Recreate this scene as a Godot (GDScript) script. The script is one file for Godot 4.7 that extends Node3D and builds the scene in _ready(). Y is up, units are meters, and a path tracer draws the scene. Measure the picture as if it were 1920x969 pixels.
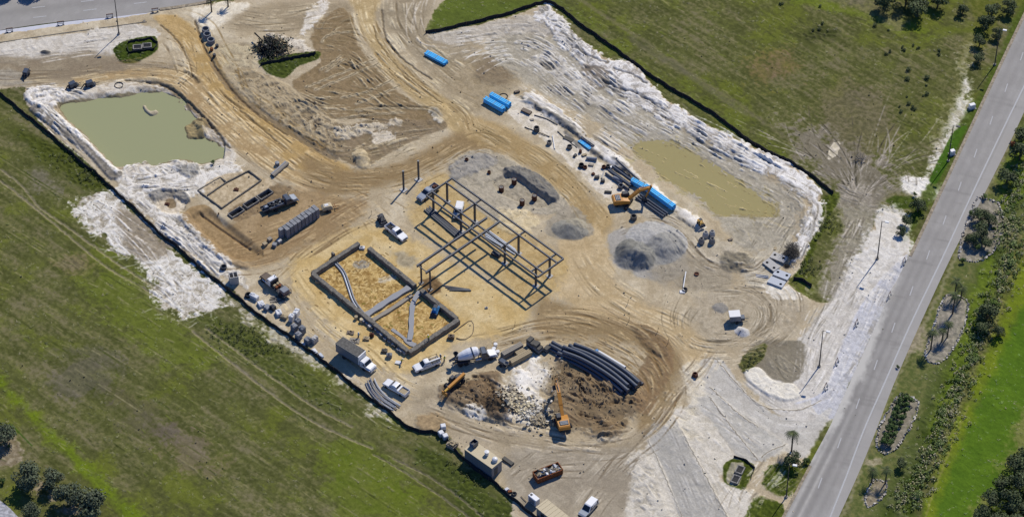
extends Node3D
# An aerial view of a building site: metres, y up, x to the right of the photograph, -z away from it.

const KL := 1.16            # how much brighter than its own colour a flat matt surface renders here
const GW := 2048            # ground survey grid, 2/15 m a cell
const GH := 1400
const GS := 0.13333333
const GX := -136.5
const GZ := -101.0
const EDIR := Vector2(0.7005, 0.7136)   # the long axis of the buildings on the site
const PDIR := Vector2(-0.7136, 0.7005)

var rng := RandomNumberGenerator.new()
var R := PackedFloat32Array()
var Gc := PackedFloat32Array()
var B := PackedFloat32Array()
var HT := PackedFloat32Array()
var NZ := []
var M := {}
var used := {}
var t_start := 0

func clock(what: String) -> void:
	print(what, " ", Time.get_ticks_msec() - t_start, " ms")

# ---------------------------------------------------------------- colour
func alb(hex: int) -> Color:      # a colour as it looks in full sun -> the base colour of the thing
	var c := Color8((hex >> 16) & 255, (hex >> 8) & 255, hex & 255).srgb_to_linear()
	return Color(minf(c.r / KL, 0.86), minf(c.g / KL, 0.86), minf(c.b / KL, 0.86)).linear_to_srgb()

func mat(key: String, col: Color, rough := 0.8, metal := 0.0, tex := "", tscale := 1.0) -> StandardMaterial3D:
	var m := StandardMaterial3D.new()
	m.resource_name = key
	m.albedo_color = col
	m.roughness = rough
	m.metallic = metal
	if tex != "":
		m.albedo_texture = M[tex]
		m.uv1_triplanar = true
		m.uv1_world_triplanar = true
		m.uv1_scale = Vector3.ONE * tscale
	M[key] = m
	return m

# ---------------------------------------------------------------- mesh collecting
class MB extends RefCounted:
	var v := PackedVector3Array()
	var n := PackedVector3Array()
	var c := PackedColorArray()
	var tint := Color.WHITE
	var tinted := false
	func tri(a: Vector3, b: Vector3, d: Vector3) -> void:
		var q := (d - a).cross(b - a)
		q = q.normalized() if q.length_squared() > 1e-14 else Vector3.UP
		v.push_back(a); v.push_back(b); v.push_back(d)
		n.push_back(q); n.push_back(q); n.push_back(q)
		if tinted:
			c.push_back(tint); c.push_back(tint); c.push_back(tint)
	func quad(a: Vector3, b: Vector3, d: Vector3, e: Vector3) -> void:
		tri(a, b, d); tri(a, d, e)
	func stri(a: Vector3, b: Vector3, d: Vector3, na: Vector3, nb: Vector3, nd: Vector3) -> void:
		v.push_back(a); v.push_back(b); v.push_back(d)
		n.push_back(na); n.push_back(nb); n.push_back(nd)
		if tinted:
			c.push_back(tint); c.push_back(tint); c.push_back(tint)
	# a box with its long edges bevelled a little; cx cy cz is its centre
	func box(ce: Vector3, s: Vector3, bas := Basis.IDENTITY, bev := 0.0) -> void:
		var h := s * 0.5
		if bev <= 0.0:
			var p := []
			for k in 8:
				p.push_back(ce + bas * Vector3(h.x if k & 1 else -h.x, h.y if k & 2 else -h.y, h.z if k & 4 else -h.z))
			quad(p[2], p[6], p[7], p[3]); quad(p[0], p[1], p[5], p[4])
			quad(p[4], p[5], p[7], p[6]); quad(p[0], p[2], p[3], p[1])
			quad(p[1], p[3], p[7], p[5]); quad(p[0], p[4], p[6], p[2])
			return
		loft([[-h.x, h.x, h.z], [-h.x, h.x, h.z]], ce, bas, h.y, bev)
	func loft(_r: Array, ce: Vector3, bas: Basis, hy: float, bev: float) -> void:
		var hx: float = _r[0][1]
		var hz: float = _r[0][2]
		var rings := []
		for q in [[-hy, bev], [-hy + bev, 0.0], [hy - bev, 0.0], [hy, bev]]:
			var x: float = hx - q[1]
			var z: float = hz - q[1]
			var e := bev if q[1] == 0.0 else bev * 0.4
			var ring := []
			for w in [[x - e, z], [x, z - e], [x, -z + e], [x - e, -z], [-x + e, -z], [-x, -z + e], [-x, z - e], [-x + e, z]]:
				ring.push_back(ce + bas * Vector3(w[0], q[0], w[1]))
			rings.push_back(ring)
		skin(rings, true, true, true)
	# rings of points (each running clockwise seen from the end of the stack) skinned together
	func skin(rings: Array, closed := true, cap0 := true, cap1 := true) -> void:
		for k in rings.size() - 1:
			var a: Array = rings[k]
			var b: Array = rings[k + 1]
			var m := a.size()
			for i in (m if closed else m - 1):
				var j := (i + 1) % m
				quad(a[i], b[i], b[j], a[j])
		if cap0:
			var a: Array = rings[0]
			for i in range(1, a.size() - 1):
				tri(a[0], a[i], a[i + 1])
		if cap1:
			var a: Array = rings[-1]
			for i in range(1, a.size() - 1):
				tri(a[0], a[i + 1], a[i])
	func frame_of(d: Vector3) -> Basis:
		d = d.normalized()
		var u := Vector3.UP if absf(d.y) < 0.95 else Vector3.RIGHT
		var s := d.cross(u).normalized()
		return Basis(s, d, s.cross(d))
	func bar(a: Vector3, b: Vector3, w: float, h: float) -> void:   # a square bar, h is its upright side
		var d := b - a
		var f := frame_of(d)
		box((a + b) * 0.5, Vector3(w, d.length(), h), f)
	func cyl(a: Vector3, b: Vector3, r0: float, r1: float, seg := 10, cap0 := true, cap1 := true) -> void:
		var f := frame_of(b - a)
		for i in seg:
			var t0 := TAU * i / seg
			var t1 := TAU * (i + 1) / seg
			var d0 := f.x * cos(t0) + f.z * sin(t0)
			var d1 := f.x * cos(t1) + f.z * sin(t1)
			stri(a + d0 * r0, a + d1 * r0, b + d1 * r1, d0, d1, d1)
			stri(a + d0 * r0, b + d1 * r1, b + d0 * r1, d0, d1, d0)
			if cap0 and r0 > 0.0:
				tri(a, a + d1 * r0, a + d0 * r0)
			if cap1 and r1 > 0.0:
				tri(b, b + d0 * r1, b + d1 * r1)
	func pipe(a: Vector3, b: Vector3, r: float, th: float, seg := 12) -> void:   # a hollow pipe
		cyl(a, b, r, r, seg, false, false)
		cyl(b, a, r - th, r - th, seg, false, false)
		var f := frame_of(b - a)
		for i in seg:
			var d0 := f.x * cos(TAU * i / seg) + f.z * sin(TAU * i / seg)
			var d1 := f.x * cos(TAU * (i + 1) / seg) + f.z * sin(TAU * (i + 1) / seg)
			quad(a + d0 * r, a + d0 * (r - th), a + d1 * (r - th), a + d1 * r)
			quad(b + d0 * r, b + d1 * r, b + d1 * (r - th), b + d0 * (r - th))
	func tube(p: Array, r: float, seg := 6) -> void:
		var rings := []
		for k in p.size():
			var d: Vector3 = p[mini(k + 1, p.size() - 1)] - p[maxi(k - 1, 0)]
			var f := frame_of(d)
			var ring := []
			for i in seg:
				ring.push_back(p[k] + (f.x * cos(TAU * i / seg) + f.z * sin(TAU * i / seg)) * r)
			rings.push_back(ring)
		skin(rings)
	func lathe(ce: Vector3, prof: Array, seg := 12, bas := Basis.IDENTITY) -> void:
		var rings := []
		for q in prof:
			var ring := []
			for i in seg:
				ring.push_back(ce + bas * Vector3(cos(TAU * i / seg) * q[0], q[1], sin(TAU * i / seg) * q[0]))
			rings.push_back(ring)
		skin(rings)
	# side view outline (x, y, half width) run across the thing's width: the body of a vehicle
	func hull(o: Array) -> void:
		var c2 := Vector2.ZERO
		for q in o:
			c2 += Vector2(q[0], q[1]) / o.size()
		for i in o.size():
			var a: Array = o[i]
			var b: Array = o[(i + 1) % o.size()]
			var al := Vector3(a[0], a[1], -a[2]); var ar := Vector3(a[0], a[1], a[2])
			var bl := Vector3(b[0], b[1], -b[2]); var br := Vector3(b[0], b[1], b[2])
			quad(al, bl, br, ar)
			var hw := 0.0
			for q in o:
				hw = maxf(hw, q[2])
			tri(Vector3(c2.x, c2.y, hw), ar, br)
			tri(Vector3(c2.x, c2.y, -hw), bl, al)
	func prism(p: PackedVector2Array, y0: float, y1: float) -> void:   # ground outline (x, z) raised between two heights
		var idx := Geometry2D.triangulate_polygon(p)
		for i in range(0, idx.size(), 3):
			var a := p[idx[i]]; var b := p[idx[i + 1]]; var d := p[idx[i + 2]]
			if (b - a).cross(d - a) < 0:
				var w := b; b = d; d = w
			tri(Vector3(a.x, y1, a.y), Vector3(b.x, y1, b.y), Vector3(d.x, y1, d.y))
			tri(Vector3(a.x, y0, a.y), Vector3(d.x, y0, d.y), Vector3(b.x, y0, b.y))
		var area := 0.0
		for i in p.size():
			area += p[i].cross(p[(i + 1) % p.size()])
		for i in p.size():
			var a := p[i]; var b := p[(i + 1) % p.size()]
			if area < 0:
				var w := a; a = b; b = w
			quad(Vector3(a.x, y0, a.y), Vector3(b.x, y0, b.y), Vector3(b.x, y1, b.y), Vector3(a.x, y1, a.y))
	func mesh() -> ArrayMesh:
		var m := ArrayMesh.new()
		var arr := []
		arr.resize(Mesh.ARRAY_MAX)
		arr[Mesh.ARRAY_VERTEX] = v
		arr[Mesh.ARRAY_NORMAL] = n
		if tinted:
			arr[Mesh.ARRAY_COLOR] = c
		if v.size():
			m.add_surface_from_arrays(Mesh.PRIMITIVE_TRIANGLES, arr)
		return m

# ---------------------------------------------------------------- naming
func numbered(s: String) -> String:
	used[s] = used.get(s, -1) + 1
	return s if used[s] == 0 else "%s_%03d" % [s, used[s]]

func tag(o: Node3D, label: String, category: String, group := "", kind := "") -> Node3D:
	o.set_meta("label", label)
	o.set_meta("category", category)
	if group != "":
		o.set_meta("group", group)
	if kind != "":
		o.set_meta("kind", kind)
	return o

func base(called: String, at: Vector3, yaw := 0.0) -> Node3D:
	var o := Node3D.new()
	o.name = numbered(called)
	add_child(o)
	o.position = at
	o.rotation.y = yaw
	return o

func part(called: String, mb, m: Material, parent: Node3D) -> MeshInstance3D:
	var o := MeshInstance3D.new()
	o.name = called
	o.mesh = mb.mesh() if mb is MB else mb
	o.material_override = m
	parent.add_child(o, true)
	return o

func solo(called: String, mb, m: Material, at := Vector3.ZERO, yaw := 0.0) -> MeshInstance3D:   # a thing that is one mesh
	var o := MeshInstance3D.new()
	o.name = numbered(called)
	o.mesh = mb.mesh() if mb is MB else mb
	o.material_override = m
	add_child(o)
	o.position = at
	o.rotation.y = yaw
	return o

func struct(called: String, mb, m: Material) -> MeshInstance3D:
	var o := solo(called, mb, m)
	o.set_meta("kind", "structure")
	return o

func copy(o: Node3D, at: Vector3, yaw: float, label := "") -> Node3D:
	var c: Node3D = o.duplicate()
	c.name = numbered(String(o.name).rstrip("0123456789").trim_suffix("_"))
	add_child(c)
	c.position = at
	c.rotation.y = yaw
	if label != "":
		c.set_meta("label", label)
	return c

func nth(i: int) -> String:
	return ["first", "second", "third", "fourth", "fifth", "sixth", "seventh", "eighth", "ninth", "tenth", "eleventh", "twelfth", "thirteenth", "fourteenth", "fifteenth", "sixteenth"][i]

func pts(s: String) -> PackedVector2Array:
	var f := s.split_floats(" ")
	var o := PackedVector2Array()
	for i in range(0, f.size() - 1, 2):
		o.push_back(Vector2(f[i], f[i + 1]))
	return o

func smooth(p: PackedVector2Array, step := 0.5, closed := false) -> PackedVector2Array:   # a curve through the points, evenly stepped
	var c := Curve2D.new()
	var m := p.size()
	for i in m:
		var a := p[(i - 1 + m) % m] if closed else p[maxi(i - 1, 0)]
		var b := p[(i + 1) % m] if closed else p[mini(i + 1, m - 1)]
		var t := (b - a) / 6.0
		c.add_point(p[i], -t, t)
	if closed:
		c.add_point(p[0], -(p[1] - p[m - 1]) / 6.0, (p[1] - p[m - 1]) / 6.0)
	var l := c.get_baked_length()
	var o := PackedVector2Array()
	var k := maxi(2, int(l / step))
	for i in (k if closed else k + 1):
		o.push_back(c.sample_baked(l * i / k, true))
	return o

func hgt(p: Vector2) -> float:    # height of the ground at a place
	var x := clampi(int((p.x - GX) / GS), 0, GW - 1)
	var z := clampi(int((p.y - GZ) / GS), 0, GH - 1)
	return HT[z * GW + x]

func on(p: Vector2, up := 0.0) -> Vector3:
	return Vector3(p.x, hgt(p) + up, p.y)

# ---------------------------------------------------------------- the ground survey: colour and height of every cell
func noise_bytes(type: int, freq: float, oct: int, sd: int, warp := 0.0, frac := 1) -> PackedByteArray:
	var n := FastNoiseLite.new()
	n.noise_type = type
	n.frequency = freq
	n.seed = sd
	n.fractal_type = frac
	n.fractal_octaves = oct
	n.fractal_gain = 0.55
	if warp > 0.0:
		n.domain_warp_enabled = true
		n.domain_warp_amplitude = warp
		n.domain_warp_frequency = freq * 1.3
		n.domain_warp_fractal_octaves = 2
	var im := n.get_image(GW, GH, false, false, true)
	im.convert(Image.FORMAT_L8)
	return im.get_data()

func streaks(src: PackedByteArray, dir: Vector2, along: float, across: float) -> PackedByteArray:   # the noise drawn out along a direction
	var o := PackedByteArray()
	o.resize(GW * GH)
	var i := 0
	for z in GH:
		var ux := dir.y * z / along + 40.0
		var vx := dir.x * z / across + 3000.0
		for x in GW:
			var u := int(ux + dir.x * x / along) & 2047
			var w := int(vx - dir.y * x / across) % GH
			o[i] = src[w * GW + u]
			i += 1
	return o

func area(p: PackedVector2Array, blur: int) -> Array:     # [x0, z0, w, h, bytes]: the outline filled and its edge softened over blur cells
	var lo := Vector2(1e9, 1e9)
	var hi := -lo
	for q in p:
		lo = lo.min(q); hi = hi.max(q)
	var pad := blur * 2 + 2
	var x0 := maxi(0, int((lo.x - GX) / GS) - pad)
	var z0 := maxi(0, int((lo.y - GZ) / GS) - pad)
	var x1 := mini(GW, int((hi.x - GX) / GS) + pad)
	var z1 := mini(GH, int((hi.y - GZ) / GS) + pad)
	var k := 1
	while k <= blur:
		k *= 2
	var w := maxi(k, (x1 - x0) / k * k)
	var h := maxi(k, (z1 - z0) / k * k)
	if x1 - x0 < 2 or z1 - z0 < 2:
		return []
	var im := Image.create(w, h, false, Image.FORMAT_L8)
	var m := p.size()
	for z in h:
		var zz := GZ + (z0 + z + 0.5) * GS
		var xs := PackedFloat32Array()
		for i in m:
			var a := p[i]; var b := p[(i + 1) % m]
			if (a.y <= zz) != (b.y <= zz):
				xs.push_back((a.x + (zz - a.y) / (b.y - a.y) * (b.x - a.x) - GX) / GS - x0)
		xs.sort()
		for i in range(0, xs.size() - 1, 2):
			var xa := int(xs[i] + 0.5)
			var xb := int(xs[i + 1] + 0.5)
			if xb > xa:
				im.fill_rect(Rect2i(xa, z, xb - xa, 1), Color.WHITE)
	if k > 1:
		var cw := w; var ch := h; var kk := k
		while kk > 1:
			cw = maxi(1, cw / 2); ch = maxi(1, ch / 2); kk /= 2
			im.resize(cw, ch, Image.INTERPOLATE_BILINEAR)
		im.resize(w, h, Image.INTERPOLATE_CUBIC)
	return [x0, z0, mini(w, x1 - x0), mini(h, z1 - z0), im.get_data(), w]

# a patch of soil, sand or grass: outline, two colours it varies between (by noise nz), soft: width of its edge (cells), rag: how far noise eats into the edge,
# op: how much it covers, dh: how much it raises the ground, hb: relief by the same noise, con: contrast
func patch(outline: String, ca: int, cb: int, nz := 1, soft := 4, rag := 0.6, op := 1.0, dh := 0.0, hb := 0.0, con := 2.0, bias := 0.0, rn := 0, flat := -99.0) -> void:
	var p := pts(outline)
	var ar := area(smooth(p, 0.8, true), soft)
	if ar.is_empty():
		return
	var a := alb(ca); var b := alb(cb)
	var src: PackedByteArray = NZ[nz]
	var edge: PackedByteArray = NZ[rn]
	var mk: PackedByteArray = ar[4]
	var mid: PackedByteArray = NZ[1]
	var grit: PackedByteArray = NZ[0]
	var sharp := 2.4 if soft < 6 else 1.3
	var dr := b.r - a.r; var dg := b.g - a.g; var db := b.b - a.b
	var k := con / 255.0
	var k0 := 0.5 - con * 0.5 + bias
	for z in ar[3]:
		var i: int = (ar[1] + z) * GW + ar[0]
		var j: int = z * ar[5]
		for x in ar[2]:
			var q := mk[j]
			if q > 2:
				var v := q / 255.0
				if q < 253:
					v = clampf((v + ((edge[i] + mid[i] * 2) / 765.0 - 0.5) * rag * 2.2 - 0.5) * sharp + 0.5, 0.0, 1.0)
				if v > 0.0:
					var t := clampf((src[i] * 0.88 + grit[i] * 0.12) * k + k0, 0.0, 1.0)
					var w := v * op
					R[i] += (a.r + dr * t - R[i]) * w
					Gc[i] += (a.g + dg * t - Gc[i]) * w
					B[i] += (a.b + db * t - B[i]) * w
					if flat > -90.0:
						HT[i] += (flat - HT[i]) * v
					else:
						HT[i] += q / 255.0 * dh + v * (t - 0.5) * hb
			i += 1
			j += 1

# only the height
func mound(outline: String, dh: float, soft: int, nz := 1, hb := 0.0, flat := false) -> void:
	var ar := area(smooth(pts(outline), 0.8, true), soft)
	if ar.is_empty():
		return
	var mk: PackedByteArray = ar[4]
	var src: PackedByteArray = NZ[nz]
	for z in ar[3]:
		var i: int = (ar[1] + z) * GW + ar[0]
		var j: int = z * ar[5]
		for x in ar[2]:
			var q := mk[j] / 255.0
			if flat:
				HT[i] += (dh - HT[i]) * q
			else:
				HT[i] += q * dh + q * (src[i] / 255.0 - 0.5) * hb
			i += 1
			j += 1

# a line drawn on the ground: wheel rut, ridge, scrape. amt: how far the colour goes to col, dh: height in its middle, w: width in metres
func rut(p: PackedVector2Array, w: float, col: Color, amt: float, dh: float, fade := true) -> void:
	var r := w * 0.5 / GS
	var m := p.size()
	var ri := int(r) + 1
	for k in m - 1:
		var a := (p[k] - Vector2(GX, GZ)) / GS
		var b := (p[k + 1] - Vector2(GX, GZ)) / GS
		var l := a.distance_to(b)
		var steps := maxi(1, int(l / maxf(r * 0.5, 0.7)))
		var e := 1.0
		if fade:
			e = clampf(minf(k, m - 2 - k) / (m * 0.18), 0.05, 1.0)
		var sh := e / (2.2 * r / maxf(l / steps, 0.3)) * 2.0
		for s in steps:
			var c := a.lerp(b, float(s) / steps)
			var cx := int(c.x); var cz := int(c.y)
			var md := 1.0
			if fade and cx > 0 and cz > 0 and cx < GW and cz < GH:     # ruts come and go with the firmness of the soil
				md = clampf((NZ[1][cz * GW + cx] + (NZ[0][cz * GW + cx] - 128) * 0.5 - 80.0) / 75.0, 0.05, 1.35)
			if cx < ri + 1 or cz < ri + 1 or cx > GW - ri - 2 or cz > GH - ri - 2:
				continue
			for z in range(cz - ri, cz + ri + 1):
				for x in range(cx - ri, cx + ri + 1):
					var d := 1.0 - ((x - c.x) * (x - c.x) + (z - c.y) * (z - c.y)) / (r * r)
					if d > 0.0:
						var i := z * GW + x
						var q := minf(d * sh * md, 1.3)
						HT[i] += dh * q
						q *= amt
						R[i] += (col.r - R[i]) * q
						Gc[i] += (col.g - Gc[i]) * q
						B[i] += (col.b - B[i]) * q

# a bundle of wheel ruts along a course: n of them spread over width, light and dark
func ruts(course: String, width: float, n: int, w: float, light: int, dark: int, amt := 0.5, dh := 0.05, wob := 0.8) -> void:
	var c := smooth(pts(course), 0.6)
	var m := c.size()
	for k in int(n * 0.85):
		var off := rng.randf_range(-0.5, 0.5) * width
		var drift := rng.randf_range(-0.5, 0.5) * width
		var ph2 := rng.randf() * TAU
		var s0 := 0 if rng.randf() < 0.4 else int(rng.randf() * m * 0.6)
		var s1 := m if rng.randf() < 0.4 else mini(m, s0 + int((0.25 + rng.randf() * 0.6) * m))
		if s1 - s0 < 6:
			continue
		var ph := rng.randf() * TAU
		var fr := rng.randf_range(0.03, 0.09)
		for gauge in ([0.0, 1.9] if rng.randf() < 0.5 else [0.0]):
			var q := PackedVector2Array()
			for i in range(s0, s1):
				var t := (c[mini(i + 1, m - 1)] - c[maxi(i - 1, 0)]).normalized()
				q.push_back(c[i] + Vector2(-t.y, t.x) * (off + gauge + drift * (float(i) / m - 0.5) + sin(i * fr + ph) * wob + sin(i * fr * 2.7 + ph2) * wob * 0.35))
			var lt := rng.randf() < 0.55
			rut(q, w * rng.randf_range(0.7, 1.5), alb(light if lt else dark), amt * rng.randf_range(0.45, 1.4), dh * 1.5 * (rng.randf_range(0.3, 1.0) if lt else -rng.randf_range(0.3, 1.0)))

func line(course: String, w: float, col: int, amt := 0.8, dh := 0.0, wob := 0.0, step := 0.5) -> void:
	var c := smooth(pts(course), step)
	if wob > 0.0:
		for i in c.size():
			c[i] += Vector2(rng.randf_range(-wob, wob), rng.randf_range(-wob, wob))
	rut(c, w, alb(col), amt, dh, false)

# heaps of loose stuff: a rounded cone with slumped sides
func heap(at: Vector2, rx: float, rz: float, h: float, turn := 0.0, pw := 1.0, nz := 1) -> void:
	var m := maxf(rx, rz) * 1.1
	var c := cos(turn); var s := sin(turn)
	var src: PackedByteArray = NZ[nz]
	for z in range(int((at.y - m - GZ) / GS), int((at.y + m - GZ) / GS)):
		for x in range(int((at.x - m - GX) / GS), int((at.x + m - GX) / GS)):
			if x < 0 or z < 0 or x >= GW or z >= GH:
				continue
			var i := z * GW + x
			var dx := GX + x * GS - at.x
			var dz := GZ + z * GS - at.y
			var u := (dx * c + dz * s) / rx
			var w := (-dx * s + dz * c) / rz
			var d := 1.0 - sqrt(u * u + w * w) + (src[i] / 255.0 - 0.5) * 0.35
			if d > 0.0:
				HT[i] += h * pow(minf(d * 1.15, 1.0), pw)

func survey() -> void:
	var t: int = FastNoiseLite.TYPE_SIMPLEX_SMOOTH
	NZ.append(noise_bytes(t, 0.09, 4, 11))                         # 0 fine, about a metre
	NZ.append(noise_bytes(t, 0.018, 5, 12, 30.0))                  # 1 middle, about 7 m
	NZ.append(noise_bytes(t, 0.0055, 5, 13, 60.0))                 # 2 coarse, about 25 m
	NZ.append(noise_bytes(t, 0.03, 4, 14, 40.0, 2))                # 3 ridged, crumpled
	NZ.append(noise_bytes(t, 0.3, 2, 15))                          # 4 grit
	NZ.append(streaks(NZ[1], Vector2(0.78, 0.63), 3.0, 0.45))      # 5 streaks along the west fence
	NZ.append(streaks(NZ[1], Vector2(0.72, 0.69), 2.4, 0.3))       # 6 finer streaks, along the east fence
	clock("noise")
	R.resize(GW * GH); Gc.resize(GW * GH); B.resize(GW * GH); HT.resize(GW * GH)
	fields()
	clock("fields")
	site()
	clock("site")
	finish_ground()
	clock("ground mesh")

func fields() -> void:
	# grass everywhere first: olive, brighter green and dead brown, mown in lines
	var n0: PackedByteArray = NZ[0]; var n1: PackedByteArray = NZ[1]; var n2: PackedByteArray = NZ[2]; var n4: PackedByteArray = NZ[4]; var n5: PackedByteArray = NZ[5]; var n6: PackedByteArray = NZ[6]
	var dk := alb(0x4B4F26); var ol := alb(0x6B6E38); var br := alb(0x67711F); var dead := alb(0x7C745C)
	for i in GW * GH:
		var east := i % GW > 1000
		var s := (n6[i] if east else n5[i]) / 255.0
		var f := n0[i] / 255.0
		var c := n2[i] / 255.0
		var m := n1[i] / 255.0
		var a := clampf(m * 0.7 + s * 0.7 + f * 0.5 - 0.42, 0.0, 1.0)
		var r := dk.r + (ol.r - dk.r) * a
		var g := dk.g + (ol.g - dk.g) * a
		var b := dk.b + (ol.b - dk.b) * a
		var w := clampf((c + (m - 0.5) * 0.6 + (f - 0.5) * 0.3 + (s - 0.5) * 0.4 - 0.5) * 1.8, 0.0, 0.55)
		r += (br.r - r) * w; g += (br.g - g) * w; b += (br.b - b) * w
		w = clampf(((1.0 - c) * 0.6 + (1.0 - m) * 0.35 + s * 0.6 + (f - 0.5) * 0.4 - 0.76) * 2.2, 0.0, 0.75)
		r += (dead.r - r) * w; g += (dead.g - g) * w; b += (dead.b - b) * w
		R[i] = r; Gc[i] = g; B[i] = b
		HT[i] = (n0[i] + n4[i]) / 255.0 * 0.14 + m * 0.12 - 0.25

func finish_ground() -> void:
	var n0: PackedByteArray = NZ[0]; var n4: PackedByteArray = NZ[4]; var n3: PackedByteArray = NZ[3]
	var px := PackedByteArray()
	px.resize(GW * GH * 3)
	var k := 0
	for i in GW * GH:
		var f := 1.0 + (n4[i] - 128) * 0.0007 + (n0[i] - 128) * 0.0004
		var sat := 0.08 if Gc[i] > R[i] else 0.03 - clampf((R[i] - B[i] - 0.09) * 1.2, 0.0, 0.07)
		var lu := R[i] * 0.3 + Gc[i] * 0.59 + B[i] * 0.11
		f *= 1.0 + clampf((R[i] - Gc[i]) * 25.0, 0.0, 1.0) * clampf((lu - 0.42) * 7.0, 0.0, 1.0) * clampf((lu - 0.68) * 0.55, -0.12, 0.06) / maxf(lu, 0.2)
		px[k] = int(clampf((R[i] + (lu - R[i]) * sat) * f, 0.0, 1.0) * 255.0)
		px[k + 1] = int(clampf((Gc[i] + (lu - Gc[i]) * sat) * f, 0.0, 1.0) * 255.0)
		px[k + 2] = int(clampf((B[i] + (lu - B[i]) * sat) * f, 0.0, 1.0) * 255.0)
		k += 3
	var im := Image.create_from_data(GW, GH, false, Image.FORMAT_RGB8, px)
	var gm := StandardMaterial3D.new()
	gm.resource_name = "ground_soil"
	gm.albedo_texture = ImageTexture.create_from_image(im)
	gm.texture_repeat = false
	gm.roughness = 0.95
	gm.metallic_specular = 0.15
	M["ground"] = gm
	# the sheet itself, a point every second cell
	var w := GW / 2; var h := GH / 2
	var vs := PackedVector3Array(); var ns := PackedVector3Array(); var uv := PackedVector2Array(); var ix := PackedInt32Array()
	vs.resize(w * h); ns.resize(w * h); uv.resize(w * h); ix.resize((w - 1) * (h - 1) * 6)
	var q := 0
	for z in h:
		for x in w:
			var i := z * 2 * GW + x * 2
			var y := (HT[i] + HT[i + 1] + HT[i + GW] + HT[i + GW + 1]) * 0.25
			vs[q] = Vector3(GX + (x * 2 + 1) * GS, y, GZ + (z * 2 + 1) * GS)
			uv[q] = Vector2((x * 2 + 1.0) / GW, (z * 2 + 1.0) / GH)
			q += 1
	q = 0
	for z in h:
		for x in w:
			var l := vs[q - 1 if x > 0 else q].y
			var r := vs[q + 1 if x < w - 1 else q].y
			var u := vs[q - w if z > 0 else q].y
			var d := vs[q + w if z < h - 1 else q].y
			ns[q] = Vector3(l - r, 4.0 * GS, u - d).normalized()
			q += 1
	k = 0
	for z in h - 1:
		for x in w - 1:
			var i := z * w + x
			ix[k] = i; ix[k + 1] = i + 1; ix[k + 2] = i + w + 1
			ix[k + 3] = i; ix[k + 4] = i + w + 1; ix[k + 5] = i + w
			k += 6
	var arr := []
	arr.resize(Mesh.ARRAY_MAX)
	arr[Mesh.ARRAY_VERTEX] = vs; arr[Mesh.ARRAY_NORMAL] = ns; arr[Mesh.ARRAY_TEX_UV] = uv; arr[Mesh.ARRAY_INDEX] = ix
	var am := ArrayMesh.new()
	am.add_surface_from_arrays(Mesh.PRIMITIVE_TRIANGLES, arr)
	var o := struct("ground", am, gm)
	o.set_meta("label", "sandy building site among green and brown fields")
	# the country beyond, out to the horizon
	var far := MB.new()
	var x0 := GX + GS; var x1 := GX + (GW - 1) * GS; var z0 := GZ + GS; var z1 := GZ + (GH - 1) * GS
	var L := 4000.0
	for e in [[-L, -L, L, z0], [-L, z1, L, L], [-L, z0, x0, z1], [x1, z0, L, z1]]:
		var nx := 12; var nz := 12
		for i in nx:
			for j in nz:
				var a := Vector2(lerpf(e[0], e[2], float(i) / nx), lerpf(e[1], e[3], float(j) / nz))
				var b := Vector2(lerpf(e[0], e[2], float(i + 1) / nx), lerpf(e[1], e[3], float(j + 1) / nz))
				far.quad(Vector3(a.x, -0.06, a.y), Vector3(b.x, -0.06, a.y), Vector3(b.x, -0.06, b.y), Vector3(a.x, -0.06, b.y))
	var fo := struct("field", far, M.far_grass)
	fo.set_meta("label", "grass fields all round the building site")

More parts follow.
